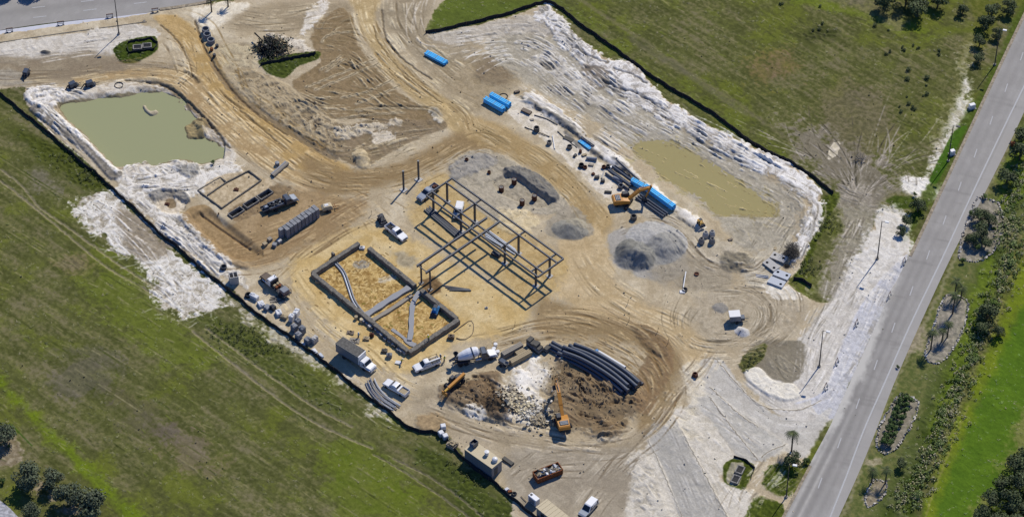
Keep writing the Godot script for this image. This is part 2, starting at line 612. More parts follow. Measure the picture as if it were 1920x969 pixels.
func site() -> void:
	var WH := 0xD8D4CB; var PALE := 0xC6BCA3; var TAN := 0xBFA67A; var BRN := 0x97836A; var DRK := 0x85765F; var LIME := 0xA9A596; var STRAW := 0xC7A462; var GRY := 0x9C978B
	# --- fields
	patch("-99.6 30.5 -94.7 27.0 -90.2 25.4 -84.2 33.4 -87.7 39.6 -93.1 43.4 -99.7 40.4", 0x5F5A50, 0x746C60, 5, 16, 1.6, 0.6, 0.0, 0.1)
	patch("-77.1 49.5 -70.3 48.8 -63.4 57.8 -60.2 63.0 -65.9 62.2 -73.7 55.6", 0x6E6254, 0x7F7264, 5, 16, 1.6, 0.7)
	patch("-103.7 2.6 -97.4 -0.8 -93.5 2.6 -95.2 4.3 -100.5 4.6", 0x6B6050, 0x8A7A66, 0, 8, 1.2, 0.7)
	patch("-111.3 -28.4 -106.4 -28.4 -104.8 -19.6 -107.9 -19.6", 0x6C665A, 0x7D756A, 0, 16, 1.0, 0.7)
	patch("-87.8 38.0 -79.5 41.1 -71.9 50.3 -74.9 54.8 -82.3 48.8", 0x5E5748, 0x675F54, 5, 16, 1.2, 0.6)
	patch("-113.3 38.0 -108.2 41.9 -101.5 50.3 -93.7 60.0 -86.1 68.8 -79.8 77.5 -75.3 77.5 -83.4 67.4 -91.7 57.8 -98.0 51.1 -104.5 44.2 -113.8 33.4", 0x62761A, 0x6A7E14, 1, 8, 0.8, 0.85)
	patch("-46.5 31.8 -39.0 44.2 -25.0 54.8 -15.7 65.2 -20.2 65.2 -34.1 53.3 -46.2 38.0", 0x69653F, 0x6E6A50, 5, 24, 1.0, 0.6)
	patch("-38.7 53.3 -27.2 56.3 -17.9 69.6 -22.2 77.5 -33.2 77.5 -40.4 65.2", 0x5F7218, 0x667028, 1, 24, 1.2, 0.7)
	patch("-96.6 7.6 -87.5 2.6 -74.3 19.0 -62.8 31.8 -70.9 33.4 -87.0 22.2", 0x637020, 0x6A7628, 1, 24, 1.2, 0.6)
	patch("-72.0 17.4 -63.8 17.4 -51.4 27.0 -39.2 39.6 -34.3 47.3 -46.1 41.1 -60.7 28.6", 0x4C561F, 0x5B6130, 0, 12, 1.0, 0.8, 0.0, 0.25)
	patch("-11.3 62.2 0.0 72.5 5.5 77.5 -6.6 77.5 -14.6 66.6 -21.5 57.8 -18.1 56.3", 0x38431A, 0x4E5A1E, 0, 10, 1.0, 0.8, 0.0, 0.25)
	patch("-118.5 -42.8 -100.7 -33.8 -92.9 -23.1 -92.8 -21.7 -97.6 -21.0 -104.9 -26.7 -113.5 -37.4", 0x434C16, 0x4F5722, 0, 8, 0.8, 0.85, 0.0, 0.3)
	# mowing and wheel lines in the west field
	for k in 90:
		var u := rng.randf_range(-150.0, 900.0)
		var a := Vector2(-115 + u * 0.13 + rng.randf_range(-5, 10), -30 + u * 0.11)
		var q := PackedVector2Array()
		for i in 40:
			q.push_back(a + Vector2(0.775, 0.632) * i * rng.randf_range(0.9, 1.1) + Vector2(0, -rng.randf() * 0.1) + Vector2(-0.632, 0.775) * (k % 9) * 5.0)
		rut(q, 0.5, alb(0x8A8462 if rng.randf() < 0.6 else 0x49521F), rng.randf_range(0.2, 0.6), rng.randf_range(-0.04, 0.04))
	for c in ["-118.3 -25.2 -110.0 -17.0 -101.8 -8.4 -91.1 2.6 -79.6 11.2 -73.3 16.6", "-118.8 -29.1 -113.2 -23.5 -108.8 -17.0 -100.7 -9.6 -89.5 0.9 -78.5 10.1 -74.6 15.0", "-70.5 22.2 -62.9 29.9 -55.5 37.4 -45.8 46.3 -36.4 52.6 -29.5 56.3", "-67.6 21.4 -60.7 27.8 -53.3 34.9 -42.5 44.5 -34.2 50.3"]:
		line(c, 0.9, 0xB4A88E, 0.75, -0.10, 0.15)
		line(c, 0.35, 0x6E6650, 0.5, -0.05, 0.2)
	for c in ["-29.4 57.8 -22.5 63.0 -15.7 68.8 -8.9 75.2 -6.6 77.5", "-25.4 59.0 -18.0 63.7 -11.2 69.6 -6.1 75.2 -3.9 77.5"]:
		line(c, 0.8, 0xA49A80, 0.7, -0.10, 0.15)
		line(c, 0.4, 0x4A4638, 0.6, -0.06, 0.15)
	for c in ["-111.6 52.1 -106.8 52.4 -104.0 57.1 -104.4 60.5 -107.1 61.4 -110.6 60.8", "-100.7 65.9 -98.6 65.2 -97.9 67.4 -100.0 68.8", "-97.9 68.8 -95.0 66.9 -94.2 68.8 -96.4 71.0", "-94.5 72.5 -90.3 71.7 -89.4 74.2 -93.5 75.0"]:
		patch(c, 0x8E7F68, 0xB3A68E, 0, 4, 1.2, 0.85)
	for k in 1400:     # dry stalks and darker tussocks, lying along the mowing
		var p := Vector2(rng.randf_range(-126, -10), rng.randf_range(-40, 76)) if k % 2 else Vector2(rng.randf_range(5, 110), rng.randf_range(-90, -20))
		var d := Vector2(0.775, 0.632).rotated(rng.randf_range(-0.25, 0.25)) * rng.randf_range(0.6, 3.0)
		rut(PackedVector2Array([p, p + d * 0.5, p + d]), rng.randf_range(0.3, 0.6), alb([0x8A8462, 0x3A421A, 0x9A9270, 0x6C7A24, 0x343C18][k % 5]), rng.randf_range(0.25, 0.6), 0.05, false)
	line("-107.3 49.5 -102.1 55.6", 0.5, 0x31550E, 0.8)
	# northeast field
	patch("-17.0 -88.7 0.0 -88.7 9.2 -90.7 15.6 -79.8 21.9 -73.0 33.2 -60.5 28.2 -65.3 18.1 -76.8 9.2 -88.7 6.5 -86.3 -13.0 -79.2 -20.7 -76.5", 0x566424, 0x617028, 1, 8, 0.6, 0.85)
	patch("13.1 -84.7 22.0 -74.9 37.0 -59.6 46.7 -49.3 57.4 -38.3 69.1 -26.7 73.7 -21.4 66.9 -30.2 55.1 -41.9 40.7 -56.7 24.5 -73.0 15.7 -84.7", 0x5D6A24, 0x68742E, 0, 12, 0.8, 0.7)
	line("15.7 -89.7 22.2 -83.1 31.0 -74.5 42.2 -62.4 51.9 -53.0 60.3 -43.8 67.3 -36.5", 1.6, 0x77705A, 0.5, 0.0, 0.5)
	line("28.5 -74.9 42.1 -61.5 55.4 -47.4", 2.4, 0x6A6650, 0.5, 0.0, 0.5)
	patch("60.4 -69.1 68.2 -70.1 66.3 -59.6 58.5 -57.7 56.3 -63.4", 0x74674A, 0x8A6E5C, 0, 16, 1.2, 0.5)
	patch("76.5 -59.6 86.4 -55.8 91.7 -44.7 84.4 -32.0 74.6 -33.8 71.6 -44.7", 0x665F4A, 0x7D725E, 0, 24, 1.4, 0.65)
	patch("64.1 -44.7 75.1 -41.0 84.5 -33.8 90.1 -26.7 88.0 -16.1 78.1 -14.4 71.5 -24.9 67.1 -33.8", 0x6E6655, 0x938A78, 3, 24, 1.6, 0.9)
	patch("65.5 -88.7 78.6 -88.7 96.2 -80.8 103.5 -74.9 95.9 -76.8 83.4 -82.7", 0x66761C, 0x6E7A26, 1, 12, 1.0, 0.8)
	patch("78.5 -86.7 93.9 -83.7 103.6 -76.8 115.3 -76.8 119.2 -88.7 112.7 -88.7 114.6 -82.7 106.4 -78.8", 0x5F6822, 0x687029, 1, 12, 0.6, 0.9)
	patch("70.0 -76.8 77.9 -78.8 78.9 -74.9 71.0 -73.0", 0x3F471F, 0x4B4C2C, 0, 12, 1.2, 0.7, 0.0, 0.4)
	patch("76.1 -90.7 84.0 -90.7 96.2 -80.8 94.7 -77.8 83.5 -84.7", 0x6E6856, 0x857A66, 0, 8, 1.0, 0.6)
	patch("109.7 -73.0 107.1 -59.6 101.7 -43.8 95.8 -28.4 90.5 -17.0 93.5 -16.1 96.6 -23.1 100.6 -32.9 104.7 -42.8 108.0 -50.2 109.9 -59.6", 0xBDB49C, 0xE2DDD0, 3, 8, 1.6, 0.9, 0.0, 0.15, 3.0)
	patch("110.1 -76.8 112.7 -76.8 106.7 -55.8 100.0 -39.2 98.1 -39.2 105.8 -59.6", 0x6E6E3A, 0x7D7A50, 0, 12, 1.0, 0.7)
	patch("90.1 -26.7 98.6 -24.9 96.8 -19.3 90.8 -20.0", 0xD8D2C2, 0xEDE9DF, 3, 6, 1.0, 0.95, 0.0, 0.15)
	patch("74.9 -37.4 76.8 -38.3 75.8 -33.8 73.5 -32.0", 0xC9BFA4, 0xDDD3BC, 0, 3, 1.0, 0.9)
	# radiating wheel tracks east of the fence
	for k in 64:
		var ang := rng.randf_range(-2.55, -0.65)
		var o := Vector2(79.41, -19.26) + Vector2(rng.randf_range(-2, 2), rng.randf_range(-1, 1))
		var q := PackedVector2Array()
		var bend := rng.randf_range(-0.012, 0.012)
		var ln := rng.randf_range(14, 42)
		for i in int(ln / 0.5):
			q.push_back(o + Vector2(cos(ang + bend * i), sin(ang + bend * i)) * i * 0.5)
		rut(q, 0.45, alb(0xB3AA9A if rng.randf() < 0.7 else 0x4A4638), 0.85, rng.randf_range(-0.1, 0.06))
	patch("73.6 -19.6 82.3 -21.4 90.4 -16.1 85.4 -14.4 77.7 5.9 72.4 12.5 67.8 10.9 73.9 -7.5", 0x8F8674, 0xB3AA98, 3, 12, 1.2, 0.85, 0.0, 0.15)
	ruts("91.4 -26.7 84.6 -19.6 77.1 -2.4 71.2 12.5", 9, 26, 0.4, 0xC2B9A8, 0x6F6757, 0.55, 0.06)
	ruts("66.7 -26.7 73.8 -23.1 83.3 -18.7 91.2 -24.9", 5, 14, 0.35, 0xADA594, 0x5B5547, 0.6, 0.06)
	ruts("78.9 -24.9 85.6 -32.0 91.7 -30.2 91.7 -23.1 85.7 -18.7", 4, 10, 0.35, 0xA39A8A, 0x5B5547, 0.5, 0.06)
	patch("75.5 -21.4 73.2 -14.4 68.8 -4.1 64.5 5.9 63.0 7.6 64.9 0.9 69.2 -9.2 71.8 -20.5", 0x3F4A16, 0x59641F, 0, 4, 0.8, 0.95, 0.0, 0.4)
	# beyond the east road
	patch("128.6 -69.1 118.3 -41.0 105.6 -14.4 92.9 15.8 81.9 39.6 68.1 77.5 77.5 77.5 92.2 41.1 105.6 12.5 123.5 -26.7", 0x586430, 0x707040, 0, 8, 0.8, 0.9)
	patch("122.2 -26.7 114.2 -11.0 109.9 5.9 103.1 25.4 96.8 41.1 89.3 59.3 83.6 77.5 75.3 77.5 82.5 59.3 89.9 41.1 99.0 19.0 106.0 -2.4 115.6 -23.1", 0x3B4C14, 0x5C6438, 1, 12, 1.2, 0.9, 0.0, 0.5)
	patch("112.6 -7.5 109.0 9.2 102.3 27.0 96.8 41.1 88.4 62.2 90.1 62.2 98.2 44.2 103.9 28.6 110.6 10.9 114.9 -5.8", 0x7C7550, 0x8B835E, 0, 8, 1.6, 0.6, 0.0, 0.3)
	patch("118.1 -39.2 113.6 -26.7 111.4 -17.9 114.2 -16.1 120.8 -24.9 122.5 -39.2", 0x677C1A, 0x6E7E26, 1, 12, 0.8, 0.8)
	patch("107.3 -2.4 104.0 5.9 97.0 27.0 92.0 42.7 88.0 54.8 90.3 54.8 95.5 42.7 101.9 25.4 108.7 5.9", 0x62781C, 0x6C7E1E, 1, 10, 0.8, 0.7)
	patch("120.5 -2.4 111.0 17.4 103.4 33.4 94.1 56.3 85.9 77.5 99.7 77.5 105.0 69.6 114.1 50.3", 0x4C6A18, 0x58761A, 1, 8, 0.5, 1.0, 0.05, 0.1)
	patch("116.1 -0.8 108.6 17.4 100.9 34.9 91.7 57.8 84.7 77.5 87.0 77.5 93.1 60.8 101.4 41.1 109.1 23.8 117.1 5.9", 0x687A18, 0x72801C, 1, 8, 0.5, 0.95)
	line("98.2 44.2 93.7 54.8 88.4 68.1 85.3 77.5", 0.7, 0x8B8748, 0.6, 0, 0.2)
	patch("111.4 44.2 107.8 50.3 103.8 60.8 99.5 69.6 94.2 77.5 96.4 77.5 104.4 65.2 110.7 54.8", 0x7A7840, 0x878050, 0, 8, 1.2, 0.7)
	patch("113.5 54.8 105.7 63.7 98.6 77.5 110.8 77.5", 0x2D3A12, 0x3F4A1C, 0, 8, 0.8, 0.9)
	line("118.4 -41.9 105.9 -14.4 92.9 15.8 82.2 39.3 68.2 76.5", 1.0, 0xA39A82, 0.45, 0.0, 0.5)
	patch("86.1 19.0 92.2 22.2 90.6 27.0 85.1 29.4", 0x9C9178, 0xB9AD94, 0, 8, 1.2, 0.8)
	patch("107.3 -19.6 111.4 -17.9 111.6 -9.2 108.7 -2.4 104.5 0.9 101.0 0.1 102.4 -7.5", 0x8B8476, 0xAEA596, 0, 4, 0.6, 0.9)
	patch("96.9 11.2 100.9 12.5 100.4 19.0 97.0 27.0 94.3 31.0 91.3 31.8 90.4 29.4 93.7 19.0", 0x8F897E, 0xB5AB9C, 0, 4, 0.6, 0.9)
	patch("84.1 40.8 87.4 42.7 85.9 48.8 81.6 56.3 79.2 57.8 77.7 56.0 78.7 50.3", 0x8A8274, 0xA79E90, 0, 4, 0.6, 0.9)
	patch("76.4 64.9 78.8 65.9 77.7 69.6 74.6 72.5 73.9 70.3", 0x9B8E78, 0xB0A48F, 0, 4, 0.8, 0.9)
	patch("74.6 59.3 78.0 59.0 78.4 60.5 75.0 61.1", 0xA09478, 0xBDB298, 0, 4, 0.8, 0.8)
	# verge between site and road
	patch("127.3 -90.7 122.2 -80.8 115.1 -63.4 110.2 -53.0 105.4 -43.8 99.7 -30.2 96.0 -24.0 89.8 -9.2 91.6 -9.2 99.9 -25.8 109.6 -47.4 121.6 -74.9 129.3 -90.7", 0x46551A, 0x556524, 0, 6, 0.8, 0.9)
	patch("104.0 -41.9 107.0 -43.8 104.1 -36.5 101.0 -30.2 97.9 -24.0 96.4 -24.9 99.3 -32.0", 0x3A5C14, 0x466818, 1, 3, 0.4, 0.95)
	patch("112.9 -90.7 120.7 -90.7 116.6 -76.8 112.5 -69.1 112.9 -78.8", 0x58601F, 0x6A6A30, 0, 6, 0.8, 0.8)
	patch("85.9 -20.5 93.2 -19.6 89.6 -7.5 85.4 -7.5 84.2 -14.4", 0x5A5A2A, 0x8A8368, 0, 8, 1.2, 0.8)
	mound("-128.3 -76.8 -124.4 -76.8 -105.3 -80.4 -87.5 -85.1 -68.1 -88.7 -52.7 -94.7 -17.1 -94.7 -18.9 -84.7 -20.7 -76.1 -11.7 -78.4 0.0 -82.7 8.9 -86.3 14.9 -76.8 23.1 -67.2 28.8 -65.6 33.7 -57.7 35.5 -54.3 46.4 -43.8 57.3 -35.9 66.8 -28.8 71.0 -21.0 69.2 -10.1 64.7 2.6 61.8 7.9 67.0 12.8 72.4 12.5 78.1 0.1 84.2 -14.4 89.9 -11.0 89.3 -0.8 83.1 12.5 74.3 33.4 66.7 50.3 62.1 59.3 58.3 65.9 56.5 77.5 5.5 77.5 0.0 70.3 -6.2 63.0 -10.2 58.5 -14.2 52.6 -21.7 50.6 -25.8 46.5 -32.3 40.4 -38.9 33.4 -46.8 25.4 -56.7 16.6 -63.1 9.2 -70.8 1.8 -80.0 -8.2 -86.1 -15.8 -92.9 -23.8 -100.7 -33.4 -108.3 -41.0 -113.4 -47.4 -116.4 -53.9 -116.3 -56.7 -126.0 -57.7", 0.0, 3, 1, 0.0, true)
	# --- the whole site in sand
	patch("-128.3 -76.8 -124.4 -76.8 -105.3 -80.4 -87.5 -85.1 -68.1 -88.7 -52.7 -94.7 -17.1 -94.7 -18.9 -84.7 -20.7 -76.1 -11.7 -78.4 0.0 -82.7 8.9 -86.3 14.9 -76.8 23.1 -67.2 28.8 -65.6 33.7 -57.7 35.5 -54.3 46.4 -43.8 57.3 -35.9 66.8 -28.8 71.0 -21.0 69.2 -10.1 64.7 2.6 61.8 7.9 67.0 12.8 72.4 12.5 78.1 0.1 84.2 -14.4 89.9 -11.0 89.3 -0.8 83.1 12.5 74.3 33.4 66.7 50.3 62.1 59.3 58.3 65.9 56.5 77.5 5.5 77.5 0.0 70.3 -6.2 63.0 -10.2 58.5 -14.2 52.6 -21.7 50.6 -25.8 46.5 -32.3 40.4 -38.9 33.4 -46.8 25.4 -56.7 16.6 -63.1 9.2 -70.8 1.8 -80.0 -8.2 -86.1 -15.8 -92.9 -23.8 -100.7 -33.4 -108.3 -41.0 -113.4 -48.0 -116.4 -53.9 -116.3 -56.7 -126.0 -57.7", 0xB8A88A, 0xC8BCA2, 1, 3, 1.0, 1.0, 0.12, 0.12)
	# white sand west of the fence
	patch("-99.8 -18.7 -96.5 -22.2 -92.9 -23.1 -86.1 -15.3 -80.0 -8.2 -70.8 2.1 -63.1 10.1 -65.3 12.5 -63.9 15.8 -66.1 17.7 -73.2 17.4 -76.9 15.8 -79.8 9.2 -83.8 0.9 -88.0 -2.4 -94.5 -7.5 -98.6 -12.7", 0xA89D88, 0xE2DED5, 3, 12, 2.4, 0.95, 0.0, 0.14, 2.6)
	for k in 110:    # white sand washed out in streaks over the grass
		var p: Vector2 = [Vector2(-97.82, -17.00), Vector2(-94.03, -9.24), Vector2(-89.33, -4.13), Vector2(-84.67, 0.92), Vector2(-79.79, 9.23), Vector2(-75.77, 14.97), Vector2(-68.52, 17.08), Vector2(-92.48, -18.74)][k % 8] + Vector2(rng.randfn(0, 2.2), rng.randfn(0, 2.2))
		var d := Vector2(-0.85, 0.35).rotated(rng.randfn(0, 0.5)) * rng.randf_range(0.6, 2.4)
		rut(PackedVector2Array([p - d * 0.6, p - d * 0.2, p + d * 0.2 + Vector2(0.1, 0.1), p + d * 0.6]), rng.randf_range(0.3, 0.8), alb(0xDDD8CD if k % 4 else 0x8A806C), rng.randf_range(0.25, 0.55), 0.05 if k % 4 else -0.05, false)
	patch("-90.9 -14.4 -85.4 -14.4 -76.0 -3.3 -76.9 0.1 -83.0 -0.8 -86.9 -4.1", 0x94866F, 0xA89A82, 5, 12, 1.2, 0.8)
	patch("-63.0 10.6 -56.7 17.1 -46.8 26.2 -38.9 33.7 -32.3 40.7 -25.8 47.0 -29.8 45.7 -37.0 38.0 -43.0 33.4 -49.1 27.8 -56.5 20.6 -61.5 15.8", 0xB2A892, 0xCFC8B8, 0, 8, 1.6, 0.85, 0.0, 0.12)
	for c in ["-99.1 -17.9 -93.9 -14.4 -85.9 -5.8 -79.4 -0.8", "-95.5 -17.9 -88.6 -9.2 -80.3 2.6 -73.5 14.2", "-83.9 2.6 -78.9 5.9 -71.2 12.5 -66.2 16.6", "-80.6 -0.8 -74.3 2.6 -66.5 12.5"]:
		ruts(c, 7, 12, 0.45, 0xEAE7E0, 0x8A8376, 0.5, 0.07)
	for c in ["-29.9 44.2 -25.1 48.8 -19.4 50.3", "-41.5 40.4 -32.1 45.7 -29.7 48.8"]:
		ruts(c, 3, 6, 0.4, 0xCFC6B4, 0x6A6448, 0.5, 0.05)
	# --- north side: white strip, brown lane
	patch("-127.6 -71.4 -108.7 -75.7 -89.6 -79.6 -85.5 -76.8 -86.6 -73.9 -94.2 -73.0 -96.4 -68.1 -104.1 -68.1 -115.4 -66.2 -126.9 -65.6", 0xBDB5A5, 0xD0CABD, 3, 5, 0.8, 0.95, 0.0, 0.12)
	patch("-127.1 -66.8 -115.6 -67.6 -104.2 -69.5 -95.7 -68.1 -88.5 -65.6 -80.8 -65.6 -79.2 -62.4 -93.1 -60.5 -103.1 -58.6 -114.5 -57.7 -126.0 -58.1", 0x9A8B74, 0xA89A80, 1, 8, 0.8, 0.85, -0.1)
	patch("-126.5 -62.4 -117.6 -62.4 -114.6 -58.6 -115.7 -56.7 -126.0 -57.7", 0xA9A292, 0xB5AE9D, 0, 6, 1.0, 0.7)
	patch("-78.3 -84.7 -70.7 -87.7 -64.1 -86.7 -67.6 -80.8 -72.6 -77.8 -74.2 -73.0 -75.9 -78.8", 0xCFC5AE, 0xE0D8C4, 3, 6, 1.0, 0.9, 0.1, 0.1)
	patch("-69.0 -82.7 -52.4 -88.7 -39.3 -87.7 -40.4 -82.7 -51.8 -76.8 -62.2 -76.8 -67.4 -76.8", 0xA8987C, 0xB8A98C, 1, 10, 0.8, 0.8)
	patch("-72.2 -71.0 -63.2 -72.0 -61.4 -63.4 -54.7 -56.7 -45.4 -47.4 -39.9 -37.4 -43.5 -33.8 -50.1 -41.0 -59.4 -50.2 -67.7 -61.5", 0xA7977B, 0xC6B998, 3, 6, 1.0, 0.85, 0.0, 0.2)
	patch("-49.6 -84.7 -45.6 -88.7 -44.7 -85.7 -48.0 -78.8 -51.7 -74.9 -51.3 -79.8", 0xC7BEAC, 0xE2DCCF, 3, 4, 1.2, 0.9, 0.1, 0.15)
	patch("-59.6 -76.8 -51.7 -73.9 -46.3 -68.1 -47.5 -66.8 -54.2 -72.0", 0xA29480, 0xDCD4C2, 3, 4, 1.2, 0.8, 0.0, 0.2)
	# brown graded plots
	patch("-48.0 -78.8 -41.8 -85.7 -39.0 -80.8 -38.2 -74.9 -34.7 -67.2 -28.0 -56.7 -20.2 -49.3 -15.4 -48.0 -14.8 -44.3 -20.1 -42.8 -32.7 -46.1 -42.8 -46.1 -47.4 -51.1 -52.8 -58.6 -46.1 -65.3 -48.4 -72.0", 0x857252, 0xA28C6A, 3, 5, 0.8, 0.9, 0.0, 0.14)
	patch("-33.9 -84.7 -21.0 -92.7 -19.0 -86.7 -20.7 -76.8 -16.8 -73.9 -10.3 -73.9 -7.7 -67.2 -14.0 -61.5 -20.5 -63.4 -27.1 -73.0", 0xA4967C, 0xB4A68A, 1, 10, 0.8, 0.8)
	patch("-44.0 -40.1 -32.7 -45.6 -16.3 -45.6 -15.1 -43.2 -23.7 -37.8 -32.8 -30.6 -35.7 -29.5 -39.7 -32.0 -43.3 -35.6", 0x837358, 0x9F8D72, 3, 5, 0.8, 0.9, 0.0, 0.18)
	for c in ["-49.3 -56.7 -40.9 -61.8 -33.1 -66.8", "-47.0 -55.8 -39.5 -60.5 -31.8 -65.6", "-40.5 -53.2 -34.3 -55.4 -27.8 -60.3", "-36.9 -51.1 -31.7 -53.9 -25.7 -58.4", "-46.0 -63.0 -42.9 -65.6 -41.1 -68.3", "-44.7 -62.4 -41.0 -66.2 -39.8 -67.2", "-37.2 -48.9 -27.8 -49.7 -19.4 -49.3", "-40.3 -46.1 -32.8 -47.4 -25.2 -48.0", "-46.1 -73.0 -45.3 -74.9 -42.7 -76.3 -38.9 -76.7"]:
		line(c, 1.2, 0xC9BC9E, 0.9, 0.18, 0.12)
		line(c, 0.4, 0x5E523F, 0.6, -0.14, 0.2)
	for c in ["-50.7 -53.9 -45.6 -52.1 -40.5 -53.0", "-46.7 -50.2 -39.1 -49.3 -34.1 -50.2", "-50.5 -50.2 -45.4 -47.4 -40.2 -44.7 -32.6 -43.8", "-43.4 -37.4 -35.0 -38.8 -25.0 -41.4 -15.7 -43.2", "-56.1 -59.6 -50.6 -52.1 -44.1 -47.4"]:
		ruts(c, 5, 16, 0.45, 0xD2C5A6, 0x6E6049, 0.55, 0.12)
	for c in ["-46.6 -74.9 -41.3 -73.0 -36.0 -69.1 -30.6 -61.5 -24.1 -53.9", "-47.4 -65.3 -41.1 -67.2 -34.5 -63.4 -26.6 -53.9 -20.2 -50.2", "-50.8 -56.7 -43.1 -54.9 -32.9 -52.1 -22.8 -51.1", "-45.3 -76.8 -42.9 -80.8 -39.1 -82.7", "-42.4 -36.5 -33.6 -34.7 -27.5 -38.8", "-39.7 -32.0 -33.6 -33.8 -25.0 -40.1"]:
		ruts(c, 10, 22, 0.45, 0xCDBE9C, 0x5E5038, 0.5, 0.12)
	ruts("-69.0 -82.7 -57.2 -80.8 -46.9 -82.7 -39.2 -84.7", 9, 26, 0.5, 0xC9BB9C, 0x7A6A50, 0.5, 0.1)
	line("-32.8 -50.0 -25.3 -50.2 -19.2 -49.8", 0.8, 0x4A4234, 0.8, -0.25)
	patch("-33.2 -41.0 -28.8 -41.9 -27.5 -39.2 -32.4 -37.4", 0xBDB199, 0xDAD2C0, 3, 4, 1.0, 0.8)
	patch("-19.2 -51.1 -15.8 -51.1 -14.8 -46.1 -17.0 -44.3 -19.4 -47.4", 0xC4B89C, 0xDBD2BC, 0, 4, 0.8, 0.9, 0.35)
	patch("-37.3 -34.1 -34.9 -35.6 -33.3 -32.0 -33.4 -29.3 -35.7 -29.5", 0xBFAE8B, 0xD0C09E, 0, 3, 0.8, 0.9, 0.4)
	patch("-66.5 -63.4 -56.1 -59.6 -46.8 -51.1 -40.2 -43.8 -32.6 -43.8 -39.9 -37.4 -42.3 -33.8 -50.1 -41.0 -60.7 -51.1", 0x9C8B6E, 0xB9A98A, 3, 6, 1.4, 0.85, 0.15, 0.45)
	patch("-57.4 -49.3 -50.3 -45.6 -45.4 -47.4 -40.1 -42.8 -42.5 -38.8 -48.9 -42.8", 0x857660, 0xC4B596, 3, 5, 1.4, 0.8, 0.1, 0.4)
	patch("-42.6 -41.9 -30.2 -44.7 -25.1 -45.0 -32.6 -41.0 -39.9 -37.8", 0xA59A84, 0xD6CCB6, 3, 4, 1.4, 0.8, 0.1, 0.35)
	# --- haul roads
	patch("-42.2 -94.7 -31.6 -94.7 -33.2 -82.7 -31.7 -74.9 -27.6 -67.2 -20.4 -57.7 -13.9 -52.1 -9.4 -47.4 -9.4 -39.2 -13.8 -41.0 -17.7 -48.4 -22.8 -52.1 -28.7 -59.6 -32.7 -67.2 -36.3 -76.8 -38.5 -84.7", 0xBAA376, 0xCBB68C, 1, 6, 0.5, 0.95, -0.05)
	patch("-87.9 -82.3 -83.4 -83.1 -78.6 -79.8 -74.9 -73.9 -71.3 -67.2 -66.1 -56.7 -59.3 -48.4 -51.3 -41.0 -43.5 -33.8 -37.1 -28.8 -39.4 -24.0 -49.5 -28.4 -58.6 -37.4 -68.1 -48.4 -75.2 -59.6 -79.2 -70.1 -84.3 -77.8", 0xBC9E68, 0xCBAF7E, 1, 6, 0.5, 0.95, 0.1)
	patch("-105.8 -59.6 -98.4 -61.8 -89.6 -63.7 -80.6 -63.0 -75.3 -61.5 -68.1 -48.4 -60.0 -39.2 -50.7 -29.3 -44.4 -25.8 -48.0 -23.1 -56.9 -28.4 -66.1 -37.4 -75.8 -50.2 -84.0 -58.6 -94.3 -59.6 -103.1 -57.7", 0xB69B70, 0xCAB48A, 1, 6, 0.6, 0.95, 0.1)
	patch("-49.7 -33.8 -39.6 -29.3 -33.4 -28.8 -24.8 -32.0 -16.2 -38.8 -10.0 -42.8 -2.5 -39.2 -3.7 -33.8 -12.4 -33.8 -19.8 -29.3 -27.1 -24.0 -34.4 -21.4 -41.7 -19.6 -46.7 -23.1", 0xA28A64, 0xB19A74, 1, 10, 0.6, 0.95)
	patch("-12.6 -44.7 -7.6 -46.5 0.0 -41.9 7.5 -34.7 13.6 -27.5 18.4 -19.6 23.1 -12.7 20.6 -5.8 15.8 -9.2 12.2 -17.9 6.2 -26.7 -1.2 -33.8 -8.7 -36.5", 0xB49A6C, 0xC4AC80, 1, 8, 0.6, 0.95)
	patch("-16.7 -65.3 -7.7 -68.1 0.0 -65.3 2.5 -59.6 -3.8 -52.1 -8.8 -47.4 -13.9 -52.1 -20.4 -61.5", 0xA59474, 0xB2A284, 3, 10, 0.8, 0.85, 0.0, 0.12)
	patch("-8.3 -67.2 0.0 -67.6 1.0 -61.5 -3.8 -57.7 -7.6 -58.6", 0x8E7D64, 0x9A8A70, 3, 8, 0.8, 0.8, 0.0, 0.1)
	patch("12.2 -11.0 20.6 -9.2 22.9 -2.4 22.7 5.9 28.5 12.5 37.7 19.0 43.3 27.0 42.9 34.9 38.3 33.4 34.0 25.4 25.9 19.0 16.5 17.4 10.7 12.5 9.6 2.6", 0xBFA87F, 0xCCB893, 1, 12, 0.7, 0.9)
	patch("-73.1 -70.1 -70.4 -64.3 -64.1 -54.9 -56.0 -46.1 -47.5 -38.8 -39.7 -32.4 -41.2 -31.3 -49.9 -37.8 -58.5 -45.4 -66.6 -53.9 -72.3 -63.7", 0x7E7058, 0x94836A, 3, 4, 1.0, 0.85, -0.35, 0.2)
	patch("-91.8 -59.6 -84.0 -58.6 -78.0 -53.9 -70.3 -43.2 -65.9 -34.7 -67.4 -34.1 -72.0 -41.8 -79.1 -51.7 -85.2 -56.9", 0x7C6F5A, 0x93846C, 3, 4, 1.0, 0.85, -0.4, 0.2)
	# centre of the site: straw yellow sand
	patch("-50.4 0.9 -43.5 -5.8 -34.0 -11.0 -24.2 -7.5 -15.6 -0.8 -7.2 5.9 4.7 15.8 -3.5 25.4 -11.7 25.4 -18.6 34.9 -27.9 33.4 -35.1 25.4 -42.5 17.4 -48.8 9.2", 0xC9AC71, 0xD2BC8C, 1, 10, 0.8, 0.85)
	patch("-21.0 -24.9 -13.6 -26.7 -4.9 -16.1 3.6 -7.5 12.0 -0.8 10.7 7.6 4.7 15.8 -4.8 5.9 -14.5 -2.4 -23.1 -11.0", 0xB99C66, 0xC8B07E, 3, 8, 0.8, 0.85)
